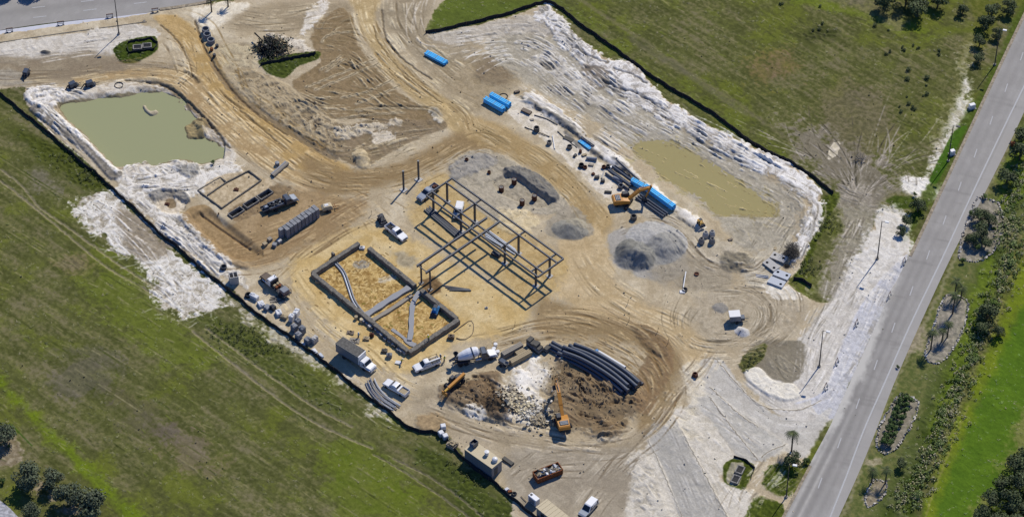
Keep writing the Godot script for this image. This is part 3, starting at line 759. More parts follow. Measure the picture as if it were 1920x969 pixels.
	patch("-67.9 -9.2 -58.5 -14.4 -49.2 -23.1 -39.2 -19.6 -33.0 -17.9 -37.6 -9.2 -48.2 -2.4 -55.2 2.6 -62.5 0.9", 0xA68C66, 0xB79E78, 1, 10, 0.7, 0.9)
	patch("4.7 12.5 16.6 15.8 25.9 19.0 35.1 25.4 37.2 33.4 33.2 47.3 27.3 51.8 26.4 44.2 31.3 34.9 26.9 27.0 16.4 25.4 7.0 23.8", 0x9F8862, 0xB29A74, 1, 10, 0.8, 0.85)
	patch("-23.0 41.1 -15.0 39.6 -10.3 48.8 -1.1 51.8 11.4 54.8 22.7 54.8 30.9 48.8 34.4 44.2 31.8 54.8 24.9 57.8 11.3 57.8 0.0 57.8 -10.2 54.8 -18.3 48.8", 0xA89A80, 0xBAAC92, 1, 8, 0.7, 0.9)
	patch("-2.3 57.8 15.9 56.3 26.1 56.3 27.6 62.2 26.6 77.5 5.5 77.5 0.0 69.6", 0xA59A86, 0xB4A994, 1, 8, 0.8, 0.85)
	patch("-20.6 47.0 -14.9 47.3 -13.7 51.1 -18.2 51.8 -21.1 49.5", 0xA8906C, 0xB89E76, 0, 5, 0.8, 0.8, 0.3)
	# lime-grey yard with the rusty piers
	patch("-15.1 -31.1 -11.2 -34.7 -5.6 -35.6 0.0 -31.1 6.2 -26.7 11.1 -21.4 13.2 -16.5 9.8 -14.1 3.7 -13.5 0.0 -9.2 -3.6 -11.0 -8.6 -16.1 -13.5 -23.1", 0xA49B86, 0xBCB29C, 3, 5, 1.0, 0.95, 0.05, 0.2)
	patch("-14.9 -29.3 -9.9 -34.1 -5.6 -33.8 -3.1 -31.1 -9.9 -26.7 -13.6 -25.2", 0x96928A, 0xA8A398, 3, 5, 1.0, 0.85, 0.25, 0.3)
	patch("-1.9 -28.8 1.9 -29.1 6.2 -26.7 9.2 -23.1 10.8 -19.3 9.2 -17.9 7.6 -19.3 4.3 -22.8 0.6 -26.7 -1.5 -26.7", 0x77736B, 0x8E8A80, 3, 3, 0.8, 0.95, 0.8, 0.4)
	patch("-4.3 -24.9 -1.2 -27.0 1.8 -25.6 5.5 -21.7 8.3 -19.3 8.6 -17.0 4.9 -16.1 2.4 -17.5 -0.6 -19.3 -3.1 -21.4", 0xA89E88, 0xB4AA94, 0, 2, 0.3, 0.95, -0.5)
	patch("-3.7 -15.3 4.9 -14.4 6.1 -11.0 0.0 -7.5 -3.6 -11.0", 0xC7B48A, 0xD8C9A6, 3, 5, 1.0, 0.8, 0.2, 0.2)
	patch("8.5 -12.7 13.5 -17.0 17.7 -12.7 18.2 -7.5 14.5 -5.8 8.5 -6.7 7.3 -9.2", 0x9F9682, 0xB0A692, 3, 5, 0.8, 0.9)
	# --- grey gravel yard
	patch("21.8 -7.5 27.9 -10.1 34.0 -11.0 38.6 -4.1 39.5 4.3 33.4 7.6 26.3 4.3 22.8 0.9", 0xA09C92, 0xABA79E, 1, 6, 0.8, 0.9)
	patch("32.4 2.6 44.6 -2.4 50.4 2.6 48.8 9.2 38.1 10.1 32.2 7.6", 0x9C917B, 0xAEA38D, 3, 8, 0.8, 0.8, 0.0, 0.1)
	# --- basin in the northeast
	patch("-3.9 -76.8 5.2 -78.8 12.9 -73.0 24.2 -59.6 32.9 -52.1 42.6 -41.0 59.3 -26.7 66.1 -17.9 62.9 -5.8 55.3 -0.8 50.7 -4.1 45.1 -14.4 34.6 -26.7 21.3 -42.8 10.1 -52.1 0.0 -61.5 -5.1 -69.1", 0xA49C88, 0xB6AE9A, 3, 8, 0.8, 0.95, -0.3, 0.2)
	patch("-20.7 -76.5 -11.7 -78.4 -1.3 -81.7 5.2 -82.7 12.9 -74.9 2.6 -75.9 -7.8 -73.9 -15.5 -72.0 -19.4 -73.9", 0xADA492, 0xC6BEAE, 3, 6, 0.8, 0.9, 0.0, 0.15)
	patch("5.2 -83.7 8.9 -86.7 14.9 -77.2 23.1 -66.8 28.6 -65.8 33.7 -57.7 35.5 -54.3 46.4 -43.6 57.3 -35.6 66.8 -28.4 71.2 -21.0 69.5 -10.1 66.3 -2.4 62.3 2.6 61.4 -0.8 66.2 -11.0 67.6 -17.9 62.8 -24.0 54.5 -30.2 46.2 -37.4 38.9 -42.8 30.3 -49.3 24.1 -55.8 17.9 -63.4 12.9 -71.0 9.1 -76.8", 0xA9A194, 0xE8E5DE, 3, 5, 1.9, 0.95, 0.25, 0.2, 2.4)
	patch("6.5 -84.7 9.1 -85.9 13.0 -79.8 17.4 -73.0 16.1 -71.0 11.7 -76.8", 0x8F8B80, 0xDBD7CE, 3, 3, 1.2, 0.8, 0.1, 0.3, 3.5)
	patch("16.7 -65.3 22.4 -63.4 22.9 -57.7 21.0 -55.8 17.2 -59.6", 0x8C8070, 0x9C8F7C, 1, 5, 0.8, 0.85)
	patch("3.2 -67.2 11.6 -69.1 20.3 -55.8 24.0 -50.2 17.7 -52.1 7.7 -61.5", 0xB9B3A6, 0xDCD8CF, 3, 8, 1.4, 0.7, 0.0, 0.2)
	patch("27.6 -35.2 31.9 -38.8 38.9 -36.3 47.3 -29.1 54.4 -22.8 59.6 -16.5 60.0 -14.1 53.7 -14.4 47.0 -14.7 44.4 -19.3 39.4 -23.5 34.3 -27.0 32.5 -31.1", 0x96875A, 0xA2935F, 0, 4, 0.8, 0.95, -0.25, 0.1)
	patch("3.2 -55.8 12.6 -47.4 19.0 -38.8 24.9 -33.4 30.2 -25.8 37.9 -17.0 43.5 -11.0 43.1 -8.9 39.5 -11.0 33.7 -19.3 27.2 -27.0 21.1 -32.0 15.0 -40.1 7.6 -47.4 1.9 -53.0", 0xC6BFB0, 0xECE8E0, 1, 4, 1.2, 0.95, 0.55, 0.3)
	patch("0.0 -54.9 5.1 -50.2 12.5 -41.9 18.6 -33.8 23.5 -26.7 27.0 -21.4 24.5 -17.0 18.5 -23.1 12.4 -32.0 5.0 -41.0 -1.3 -48.4", 0xC2B8A2, 0xDAD2C2, 3, 5, 0.9, 0.9, 0.0, 0.12)
	patch("27.1 -23.1 34.3 -17.9 41.3 -10.1 46.0 -7.5 53.0 -2.4 55.2 0.9 46.8 2.6 39.8 -2.4 34.0 -9.2 28.1 -14.4", 0xB0A58D, 0xC2B8A2, 3, 6, 0.8, 0.8, 0.0, 0.12)
	for c in ["3.8 -52.1 10.1 -46.1 14.4 -41.0", "8.8 -47.4 13.8 -42.8 17.5 -36.5 21.1 -32.0", "12.5 -41.9 16.2 -35.6", "23.6 -32.0 27.2 -27.5"]:
		line(c, 1.4, 0x77746C, 0.7, 0.2, 0.4)
	# --- east: limerock
	patch("79.5 -2.4 89.3 -1.1 83.0 13.3 74.9 33.4 68.0 48.8 61.6 50.3 56.2 45.7 50.9 37.3 53.4 33.4 60.8 27.0 67.2 19.0 71.3 11.7", 0xBDB7AB, 0xD2CDC2, 3, 6, 0.8, 0.95, 0.0, 0.1)
	patch("40.4 12.5 52.4 10.1 64.1 12.5 64.8 19.0 59.7 25.4 51.5 25.4 44.5 25.4 40.0 22.2", 0xA99C83, 0xBBAF97, 3, 10, 0.8, 0.85, 0.0, 0.08)
	patch("49.3 34.9 53.9 25.4 59.7 25.4 63.8 25.4 63.7 33.4 61.3 37.7 56.7 36.8 53.4 33.4", 0x8C836F, 0x9A917C, 1, 5, 0.5, 0.92, 0.0, 0.08)
	patch("50.5 34.1 54.0 33.4 56.7 37.3 61.2 38.3 62.2 41.9 58.6 43.0 54.2 40.4 50.9 36.8", 0xCFC8B6, 0xDDD7C7, 3, 3, 0.4, 0.95, 0.3, 0.2)
	patch("49.4 33.4 51.6 28.6 55.3 25.8 56.1 27.0 54.1 31.8 50.4 34.9", 0x48501F, 0x656338, 0, 3, 1.2, 0.9, 0.15, 0.5)
	patch("56.6 -2.4 63.0 -7.5 63.8 -0.8 61.1 2.6 57.2 9.2 52.5 7.6 52.8 0.9", 0xAEA691, 0xC2BAA6, 3, 6, 0.8, 0.8)
	patch("47.5 -0.8 53.0 -1.6 54.0 2.6 50.2 5.1 46.7 3.4", 0x77705F, 0x8C8472, 0, 6, 1.4, 0.8, 0.2, 0.4)
	patch("57.4 5.9 63.1 10.1 64.1 12.5 58.2 12.5 56.0 9.2", 0xD0C9B8, 0xE4DFD2, 0, 5, 1.0, 0.9)
	patch("89.3 -0.8 87.5 0.6 83.0 5.9 76.2 17.4 71.8 28.6 68.7 38.8 64.4 43.0 68.6 48.0 75.9 31.3 81.4 18.7 89.5 -0.4", 0xB4B3B2, 0xC6C6C8, 3, 2, 0.6, 0.95, -0.1, 0.1)
	line("89.1 -1.1 83.7 5.1 77.1 15.8 72.5 26.2 69.5 35.7 66.8 41.1 60.9 43.6", 0.9, 0xCACBD2, 0.7, 0.05, 0.05)
	# entrance lanes
	patch("39.5 33.4 44.9 30.2 50.7 40.4 56.1 46.5 64.0 48.8 68.9 44.2 64.7 54.8 61.0 59.3 57.8 57.1 53.4 54.8 48.0 48.8 41.5 41.1", 0xBAB5A9, 0xC6C2B7, 1, 5, 0.4, 0.95, -0.05)
	patch("29.0 54.8 33.2 45.7 37.9 44.2 41.5 40.4 50.4 47.3 58.9 56.3 53.1 59.3 46.3 60.8 44.3 65.2 49.2 68.1 48.7 77.5 25.5 77.5 25.3 65.2", 0xBFB7A4, 0xD2CBBB, 3, 6, 0.8, 0.95, 0.05, 0.12)
	patch("39.1 41.9 43.8 41.4 50.3 48.0 57.9 55.6 49.7 60.5 43.4 50.3", 0xB2AEA2, 0xC4C0B5, 1, 5, 0.6, 0.9)
	patch("28.7 52.6 32.0 48.0 34.5 48.0 38.4 59.3 42.5 69.6 44.9 77.5 36.0 77.5 32.6 63.7", 0xAAA69B, 0xB7B3A8, 1, 3, 0.3, 0.97, -0.06)
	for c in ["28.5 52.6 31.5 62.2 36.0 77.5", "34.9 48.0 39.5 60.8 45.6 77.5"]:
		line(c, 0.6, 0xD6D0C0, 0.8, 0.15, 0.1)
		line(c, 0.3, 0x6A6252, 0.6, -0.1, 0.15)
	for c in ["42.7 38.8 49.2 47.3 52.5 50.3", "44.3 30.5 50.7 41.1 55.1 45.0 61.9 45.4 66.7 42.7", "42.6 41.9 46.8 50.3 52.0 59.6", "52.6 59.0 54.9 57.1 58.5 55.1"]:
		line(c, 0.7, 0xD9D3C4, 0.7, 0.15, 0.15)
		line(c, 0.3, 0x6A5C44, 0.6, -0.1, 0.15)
	patch("32.6 48.8 37.8 45.7 36.6 33.4 40.7 31.8 41.5 41.1 39.0 45.7 39.7 54.8", 0xC2B8A0, 0xD5CDBA, 3, 6, 1.0, 0.85, 0.1, 0.2)
	patch("24.9 59.3 27.8 56.3 30.3 65.2 33.2 77.5 26.6 77.5", 0xB4AC9A, 0xCFC8B8, 3, 5, 1.0, 0.85, 0.1, 0.25)
	# --- excavated heap
	patch("-14.7 41.4 -10.4 36.8 -2.9 34.9 -1.7 40.4 0.0 45.0 -1.1 49.5 -6.3 48.0 -10.9 46.0", 0x715F49, 0x9A866A, 1, 8, 1.3, 0.95, 0.9, 0.8)
	patch("8.7 33.4 11.7 29.4 18.6 33.4 24.2 40.4 27.6 41.9 26.3 47.3 21.6 51.8 14.8 52.6 11.4 50.3 8.0 45.7 6.9 39.6", 0x77674F, 0xA28E70, 1, 12, 1.5, 0.92, 0.5, 0.9)
	patch("27.3 34.9 32.2 25.4 35.3 27.8 35.0 34.9 32.3 41.1 28.6 47.3 26.4 44.2", 0x80694E, 0x957C5E, 3, 5, 0.9, 0.8, 0.1, 0.2)
	patch("26.5 20.6 30.0 21.0 34.5 26.2 33.8 30.2 29.2 27.0", 0x7A664D, 0x8F7A5E, 3, 4, 0.8, 0.85, 0.4, 0.3)
	patch("-3.5 41.9 -1.2 35.7 4.7 30.5 9.1 30.5 8.1 38.0 7.5 42.7 6.0 46.5 4.6 50.0 0.0 48.8 -1.7 45.7", 0xB8AE98, 0xE4DED0, 1, 8, 1.5, 0.95, 0.2, 0.3, 3.0)
	patch("-10.6 45.4 -6.9 44.5 -5.2 47.3 -6.3 48.8 -9.7 47.6", 0xC6BEAA, 0xE4DFD2, 3, 3, 1.0, 0.9, 0.2, 0.3)
	patch("-0.6 38.8 2.9 33.4 8.1 31.8 7.5 38.8 5.7 43.0 0.6 43.0", 0xC8BFAC, 0xECE8DE, 1, 8, 2.0, 0.7, 0.1, 0.2)
	patch("-4.6 41.1 -1.2 40.8 -0.6 47.3 -5.1 48.0", 0x5E4E3C, 0x75624C, 3, 6, 1.0, 0.9, 0.7, 0.4)
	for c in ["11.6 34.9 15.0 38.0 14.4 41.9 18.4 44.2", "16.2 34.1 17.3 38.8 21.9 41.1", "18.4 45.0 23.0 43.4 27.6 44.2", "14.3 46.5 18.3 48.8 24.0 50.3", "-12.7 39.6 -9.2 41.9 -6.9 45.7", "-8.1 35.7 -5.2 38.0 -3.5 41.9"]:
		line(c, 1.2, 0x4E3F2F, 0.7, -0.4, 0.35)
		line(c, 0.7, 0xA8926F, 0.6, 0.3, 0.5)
	patch("16.5 50.3 21.7 48.0 25.7 48.8 22.8 52.6 18.2 53.3", 0xA08A68, 0xB49C78, 1, 6, 1.2, 0.8, 0.3, 0.2)
	# --- pit in the west and the small foundation
	patch("-75.6 -13.5 -70.3 -17.0 -65.6 -11.0 -59.2 -5.0 -55.3 -0.8 -62.5 0.9 -67.5 -2.4", 0xA88E66, 0xB59A72, 0, 3, 0.4, 0.95)
	mound("-74.1 -13.0 -69.8 -15.3 -61.1 -6.7 -56.6 -1.1 -61.9 0.4 -66.4 -3.8", -0.9, 4)
	patch("-76.1 -13.0 -74.4 -14.7 -66.3 -3.3 -58.7 2.6 -60.5 3.4 -68.0 -1.6", 0xA28A68, 0xB79F7C, 3, 3, 0.8, 0.8, 0.5, 0.2)
	line("-71.4 -14.7 -65.5 -9.2 -59.1 -3.3", 0.7, 0x6A5640, 0.6, -0.35)
	patch("-91.9 -25.8 -86.9 -32.0 -78.3 -32.9 -74.4 -31.1 -66.9 -30.2 -61.8 -28.4 -67.7 -24.0 -72.3 -19.6 -75.6 -14.4 -70.3 -7.5 -64.7 2.6 -72.2 -0.8 -80.1 -9.2 -86.8 -17.0", 0xA59C8A, 0xE2DED4, 3, 6, 2.0, 0.92, 0.15, 0.22, 2.3)
	patch("-81.0 -20.5 -77.4 -21.7 -74.5 -19.3 -75.1 -15.3 -79.3 -14.4 -81.7 -17.0", 0xBDAF96, 0xD3C8B2, 0, 5, 0.8, 0.9, -0.6)
	patch("-79.7 -19.3 -77.8 -19.6 -77.0 -16.8 -78.8 -16.5", 0x8E7A5C, 0x9C8768, 0, 3, 0.6, 0.9, -0.2)
	patch("-78.8 -32.0 -73.8 -32.0 -72.3 -27.5 -75.2 -25.8 -78.0 -29.3", 0x76746E, 0xA8A59C, 3, 3, 0.9, 0.7, 0.3, 0.5)
	patch("-83.4 -20.5 -79.9 -22.2 -75.5 -21.0 -73.5 -18.2 -74.7 -17.9 -78.5 -20.3 -82.0 -18.2", 0x807C74, 0x9A968C, 3, 3, 0.9, 0.7, 0.5, 0.3)
	patch("-76.4 -9.2 -67.5 -2.4 -62.3 2.6 -58.3 10.9 -62.0 7.6 -69.7 0.9", 0xA9A294, 0xDCD8CE, 3, 4, 1.2, 0.85, 0.1, 0.3)
	patch("-71.3 -22.2 -66.7 -26.7 -60.5 -27.5 -55.2 -24.0 -60.0 -18.7 -64.9 -15.3", 0xB9A684, 0xC8B798, 0, 4, 0.6, 0.9)
	patch("-65.3 -15.3 -60.0 -18.7 -54.2 -24.0 -51.1 -23.1 -52.1 -19.6 -58.5 -14.4 -63.3 -11.8", 0x8C775A, 0xA08A6A, 0, 4, 0.8, 0.9, -0.1, 0.2)
	for c in ["-64.7 -14.1 -62.2 -16.1 -61.4 -15.4 -64.1 -13.0", "-61.4 -17.2 -59.1 -19.4 -58.2 -18.6 -60.6 -16.3", "-58.4 -19.8 -56.0 -21.9 -55.1 -21.2 -57.6 -18.7"]:
		mound(c, -1.4, 1, 1, 0.0, true)
	# straw-yellow fill inside the big foundation
	patch("-44.5 4.8 -34.4 -3.8 -22.8 10.1 -31.9 17.4 -38.6 11.7", 0xAE8B52, 0xCFB47A, 3, 2, 0.3, 1.0, 0.0, 0.35)
	patch("-31.9 18.2 -20.8 10.6 -12.4 19.0 -22.8 27.8 -28.2 23.0", 0xAA864E, 0xCBAE74, 3, 2, 0.3, 1.0, 0.0, 0.35)
	patch("-35.8 0.9 -33.0 0.4 -32.1 2.3 -34.5 3.4 -36.0 2.6", 0x99948A, 0xA29D92, 0, 5, 0.6, 0.9, 0.2)
	patch("-29.9 6.3 -26.3 4.6 -25.7 6.3 -29.2 7.9", 0xB7AF9C, 0xD0C9B8, 0, 3, 1.0, 0.8)
	patch("-26.5 -2.1 -22.3 -1.1 -21.8 2.3 -25.8 1.8", 0xA59B84, 0xB4AA92, 0, 6, 0.8, 0.8)
	patch("-20.9 6.8 -17.3 5.9 -16.1 10.1 -19.0 11.2", 0x5E4A32, 0x765F44, 0, 4, 0.8, 0.85)
	for k in 900:      # straw
		var p: Vector2 = Vector2(-44.46, 5.76).lerp(Vector2(-34.63, -3.79), rng.randf()) + (Vector2(-22.75, 29.26) - Vector2(-44.46, 5.76)) * rng.randf()
		var d := Vector2.from_angle(rng.randf() * TAU) * rng.randf_range(0.4, 1.6)
		rut(PackedVector2Array([p, p + d * 0.5 + Vector2(rng.randf_range(-.2, .2), 0), p + d]), 0.28, alb([0xDDC48C, 0xC9A866, 0x8A6B3C, 0xE4D0A0, 0x9A7A46][k % 5]), 0.6, 0.06 if k % 5 != 2 else -0.05, false)
	for k in 260:      # dark specks and weeds in the fill
		var p: Vector2 = [Vector2(-38.24, 5.93), Vector2(-31.07, 5.93), Vector2(-25.94, 19.03), Vector2(-20.04, 19.03)][k % 4] + Vector2(rng.randfn(0, 4), rng.randfn(0, 4))
		rut(PackedVector2Array([p, p + Vector2(rng.randf_range(-.8, .8), rng.randf_range(-.8, .8))]), rng.randf_range(0.25, 0.6), alb([0x5E4526, 0x7A5A2C, 0x5A5A20, 0xDDC48A][k % 4]), 0.6, 0.06, false)
	# --- grass islands
	patch("-96.3 -70.1 -94.0 -73.0 -86.6 -74.9 -85.6 -70.1 -88.6 -66.8 -92.3 -65.3 -94.7 -66.8", 0x344214, 0x46551A, 0, 2, 0.5, 1.0, 0.15, 0.3)
	patch("-61.1 -66.2 -59.1 -67.6 -46.3 -69.5 -46.7 -66.8 -51.8 -63.7 -54.2 -59.9 -58.1 -61.5", 0x3C481A, 0x505A24, 0, 2, 0.7, 1.0, 0.1, 0.3)
	patch("44.9 60.5 47.2 59.3 51.0 61.1 50.0 65.2 48.4 67.8 44.7 65.9", 0x3E4A16, 0x525C1E, 0, 2, 0.4, 1.0, 0.1, 0.25)
	patch("46.3 60.2 48.8 60.5 47.5 66.9 45.1 65.9", 0xA79F8A, 0xB5AD98, 0, 2, 0.3, 0.9)
	patch("52.5 65.9 55.0 61.1 58.7 60.5 60.8 62.2 59.5 65.9 57.6 69.3 54.2 68.8", 0x3F4C16, 0x55611E, 0, 4, 0.8, 1.0, 0.1, 0.25)
	patch("49.6 71.7 51.9 69.8 55.8 71.0 56.8 73.2 54.8 77.5 48.7 77.5", 0x3F4C16, 0x55611E, 0, 4, 0.8, 1.0, 0.1, 0.25)
	patch("85.2 -19.3 94.9 -18.7 91.8 -11.0 88.8 -4.5 88.4 -7.5 91.5 -15.3 88.0 -16.1", 0x3C4C16, 0x4E5C1E, 0, 4, 0.8, 0.95)
	# pond
	patch("-116.5 -55.4 -112.6 -57.7 -103.0 -56.7 -93.0 -59.6 -84.0 -58.1 -77.1 -51.1 -70.2 -42.8 -64.8 -35.6 -65.7 -30.2 -75.5 -29.8 -82.9 -29.3 -88.9 -26.7 -92.7 -27.5 -100.9 -35.6 -107.9 -42.8 -113.6 -49.3", 0xB7AB97, 0xD8D2C4, 3, 4, 0.8, 0.8, 0.1, 0.2)
	patch("-116.3 -55.8 -111.9 -57.3 -105.3 -54.3 -107.2 -51.0 -108.5 -49.3 -113.7 -50.2", 0xB4AC9C, 0xE4DFD5, 3, 4, 1.2, 0.95, 0.4, 0.3, 2.6)
	patch("-114.6 -49.5 -111.8 -50.2 -105.6 -45.0 -99.2 -37.8 -92.2 -28.8 -89.9 -26.7 -92.5 -25.2 -99.1 -33.8 -106.4 -41.0 -112.8 -47.4", 0x847D70, 0xA69E90, 0, 3, 0.8, 0.95, 0.5, 0.1)
	patch("-113.5 -51.0 -108.5 -49.1 -101.4 -41.0 -94.4 -32.7 -90.5 -28.1 -91.6 -27.0 -98.4 -35.2 -105.4 -42.8 -111.7 -49.1", 0xCDC7BA, 0xEAE6DE, 0, 2, 0.6, 0.95, 0.15, 0.08)
	patch("-108.6 -49.7 -107.2 -50.6 -100.9 -41.9 -93.7 -32.4 -90.1 -29.1 -90.7 -28.1 -95.7 -33.8 -101.4 -41.0", 0xA8987C, 0xBBAA8C, 0, 3, 0.6, 0.9)
	mound("-107.4 -51.0 -100.0 -52.8 -91.3 -54.7 -83.8 -55.4 -79.8 -52.8 -76.6 -48.0 -73.9 -45.0 -72.6 -40.1 -68.6 -37.0 -68.1 -33.4 -71.3 -31.6 -78.2 -32.0 -83.1 -30.9 -86.6 -31.6 -91.1 -30.2 -94.5 -33.8 -101.6 -42.8", -1.9, 8, 1, 0.8)
	patch("-108.0 -51.3 -100.1 -53.2 -91.4 -55.1 -83.6 -55.8 -79.3 -53.2 -76.2 -48.4 -73.4 -45.4 -72.1 -40.5 -68.1 -37.4 -67.6 -33.1 -71.3 -30.9 -78.1 -31.5 -83.0 -30.2 -86.5 -30.9 -91.0 -29.5 -95.0 -33.8 -102.1 -42.8", 0x877C5E, 0xA09476, 1, 3, 0.9, 0.95)
	mound("-87.9 -51.1 -87.1 -52.1 -85.8 -49.3 -84.3 -49.7 -83.5 -48.7 -85.0 -47.3 -86.8 -48.7", 1.35, 2)
	patch("-88.2 -51.1 -87.1 -52.4 -85.6 -49.7 -84.1 -50.0 -83.4 -48.5 -85.0 -47.1 -87.0 -48.5", 0xB9AE94, 0xC6BBA2, 0, 2, 0.5, 0.9)
	patch("-77.8 -43.8 -73.0 -46.1 -72.0 -41.0 -73.5 -39.2 -76.3 -40.1", 0xA8966A, 0xBBA87C, 1, 6, 1.6, 0.8, 1.35, 0.5)
	line("-83.8 -55.8 -77.8 -52.1 -74.9 -46.1 -70.2 -42.8", 0.9, 0x5E5648, 0.7, -0.2)
	# --- wheel ruts and scrapes, course by course
	ruts("-35.5 -92.7 -34.5 -80.8 -31.6 -73.0 -26.2 -64.3 -18.4 -54.9 -11.3 -47.4 -8.8 -41.0", 9, 40, 0.5, 0xDCCDA8, 0x9C845C, 0.5, 0.05)
	ruts("-28.9 -92.7 -28.0 -80.8 -23.9 -72.0 -17.9 -65.3 -12.7 -59.6", 8, 26, 0.5, 0xCFC3A6, 0x7D6E54, 0.55, 0.07)
	ruts("-21.0 -92.7 -22.1 -80.8 -20.7 -73.9 -14.2 -73.0", 5, 12, 0.5, 0xCFC6B4, 0x8A7C64, 0.5, 0.07)
	line("-33.7 -78.8 -33.0 -74.9 -28.9 -66.2 -21.6 -56.7 -16.4 -51.1", 0.5, 0x7E6B4C, 0.6, -0.15, 0.15)
	line("-32.0 -84.7 -30.4 -73.9 -25.7 -66.2 -19.1 -59.6", 0.6, 0x5E5240, 0.6, -0.25, 0.15)
	ruts("-84.5 -80.8 -77.7 -76.8 -71.8 -65.3 -65.9 -53.9 -56.5 -43.8 -46.0 -33.8 -35.8 -26.7", 9, 44, 0.5, 0xDAC496, 0x9A8054, 0.5, 0.05)
	ruts("-103.1 -58.6 -90.7 -62.4 -79.1 -60.5 -70.7 -50.2 -61.2 -39.2 -49.4 -27.5 -41.9 -24.0", 8, 40, 0.5, 0xDCCBA6, 0x927B58, 0.5, 0.06)
	line("-77.4 -80.8 -75.1 -73.0 -71.8 -65.3 -66.0 -54.9 -59.2 -46.5 -52.5 -40.1", 0.8, 0x6E5C44, 0.65, -0.3, 0.15)
	line("-85.7 -79.2 -81.4 -73.9 -78.3 -67.2 -76.3 -60.5", 0.5, 0x7A6444, 0.6, -0.2, 0.15)
	line("-92.4 -59.2 -84.0 -58.1 -77.9 -53.0 -70.9 -43.8 -66.0 -35.6", 0.8, 0x6A5E4A, 0.7, -0.3, 0.2)
	line("-78.6 -62.4 -75.9 -59.9 -74.8 -58.1", 1.2, 0x60533F, 0.7, -0.3, 0.2)
	line("-68.5 -53.9 -61.6 -45.6 -54.9 -37.8", 0.5, 0x7C694C, 0.5, -0.2, 0.2)
	ruts("-124.9 -59.6 -109.7 -60.5 -97.1 -62.4 -80.6 -63.4", 6, 24, 0.5, 0xC6B694, 0x7E6E58, 0.45, 0.05)
	ruts("-81.5 -74.9 -78.3 -67.2 -76.6 -61.5 -80.0 -55.8", 8, 16, 0.5, 0xD2C4A4, 0x8A7658, 0.45, 0.06)
	ruts("-49.5 -28.4 -39.4 -24.9 -27.1 -25.8 -17.4 -32.0 -8.7 -38.3 0.0 -34.7", 7, 44, 0.5, 0xC4AE86, 0x7E6846, 0.45, 0.05)
	ruts("-8.8 -44.7 -1.2 -38.3 7.4 -30.2 14.7 -21.4 20.7 -11.0", 7, 40, 0.5, 0xD0BD96, 0x94805A, 0.4, 0.04)
	ruts("-44.2 -21.4 -39.2 -19.6 -34.2 -17.0 -29.2 -11.0", 12, 24, 0.5, 0xC9B48C, 0x927A54, 0.4, 0.04)
	ruts("-66.2 -0.8 -57.8 -2.4 -48.5 -7.5 -39.1 -16.1 -29.5 -23.1", 10, 40, 0.5, 0xC6AE84, 0x83694A, 0.45, 0.06)
	ruts("-55.0 5.9 -48.2 -2.4 -38.9 -11.0 -31.8 -16.1", 6, 20, 0.5, 0xC9B48A, 0x8A7250, 0.4, 0.05)
	ruts("-50.3 4.3 -43.7 17.4 -35.1 27.0 -25.5 36.5 -18.4 41.1", 7, 24, 0.5, 0xDCC797, 0xA08656, 0.35, 0.04)
	ruts("-9.4 27.0 0.0 23.8 9.4 22.2 18.7 27.0 27.8 34.9 32.2 44.2", 8, 40, 0.5, 0xC6B088, 0x7A6444, 0.5, 0.08)
	ruts("5.9 17.4 16.5 18.2 25.8 23.8 32.5 33.4 33.3 44.2 26.1 54.8", 6, 40, 0.5, 0xCDB88E, 0x7A6444, 0.5, 0.08)
	ruts("26.1 54.8 15.9 56.3 4.5 54.1 -6.8 50.3 -18.4 44.2", 6, 44, 0.5, 0xCBBEA4, 0x7C6C54, 0.5, 0.07)
	ruts("27.4 50.3 33.4 41.1 39.5 33.4 43.3 25.4", 6, 30, 0.5, 0xD6CAAE, 0x84725A, 0.45, 0.06)
	ruts("11.1 73.9 16.9 63.7 22.7 56.3 29.7 48.8", 10, 30, 0.5, 0xCDC4B0, 0x8A7C66, 0.4, 0.05)
	ruts("0.0 65.2 6.8 59.3 15.8 57.8", 8, 24, 0.5, 0xC9BFAA, 0x8A7C66, 0.4, 0.06)
	ruts("15.7 -2.4 20.3 7.6 28.4 15.8 37.6 22.2 43.0 31.8", 8, 36, 0.5, 0xD6C7A6, 0x9E8A66, 0.35, 0.04)
	ruts("40.4 12.5 37.7 19.0 39.8 25.4 47.9 27.0 54.1 22.2 55.6 15.8 51.1 10.9 44.0 10.9", 5, 34, 0.4, 0xCFC5AE, 0x82745C, 0.45, 0.07)
	ruts("43.3 25.4 53.9 25.4 60.1 19.0 60.6 10.9 53.7 7.6 42.9 8.4", 5, 30, 0.4, 0xCBBFA6, 0x7E7058, 0.45, 0.07)
	ruts("23.1 -9.2 31.7 -12.7 38.8 -7.5 44.4 0.9 52.8 2.6 59.2 -5.8", 3.5, 24, 0.5, 0xD2C8B2, 0x7A6A52, 0.5, 0.09)
	ruts("57.7 -0.8 61.9 -9.2 66.0 -16.1 59.1 -24.0", 8, 24, 0.4, 0xD0C8B6, 0x847C68, 0.45, 0.07)
	ruts("52.8 2.6 59.5 -9.2 63.5 -16.1", 8, 20, 0.4, 0xCDC3AC, 0x847A64, 0.45, 0.07)
	for c in ["-18.1 -73.0 -7.8 -74.9 2.6 -75.9 11.6 -71.0 16.7 -65.3", "-11.5 -65.3 -3.9 -70.1 5.1 -69.1 12.7 -59.6", "-1.3 -73.0 10.2 -63.4 21.5 -50.2 33.7 -38.3", "5.1 -67.2 15.2 -55.8 25.1 -44.7 37.2 -32.0", "12.9 -69.1 24.1 -55.8 36.4 -43.8 48.5 -33.8 59.2 -24.9", "21.4 -46.5 34.9 -35.6 48.1 -24.9 59.9 -16.1", "3.8 -59.6 12.6 -50.2 23.7 -39.2 31.0 -32.0"]:
		ruts(c, 8, 30, 0.45, 0xDEDAD0, 0x8A8272, 0.5, 0.1)
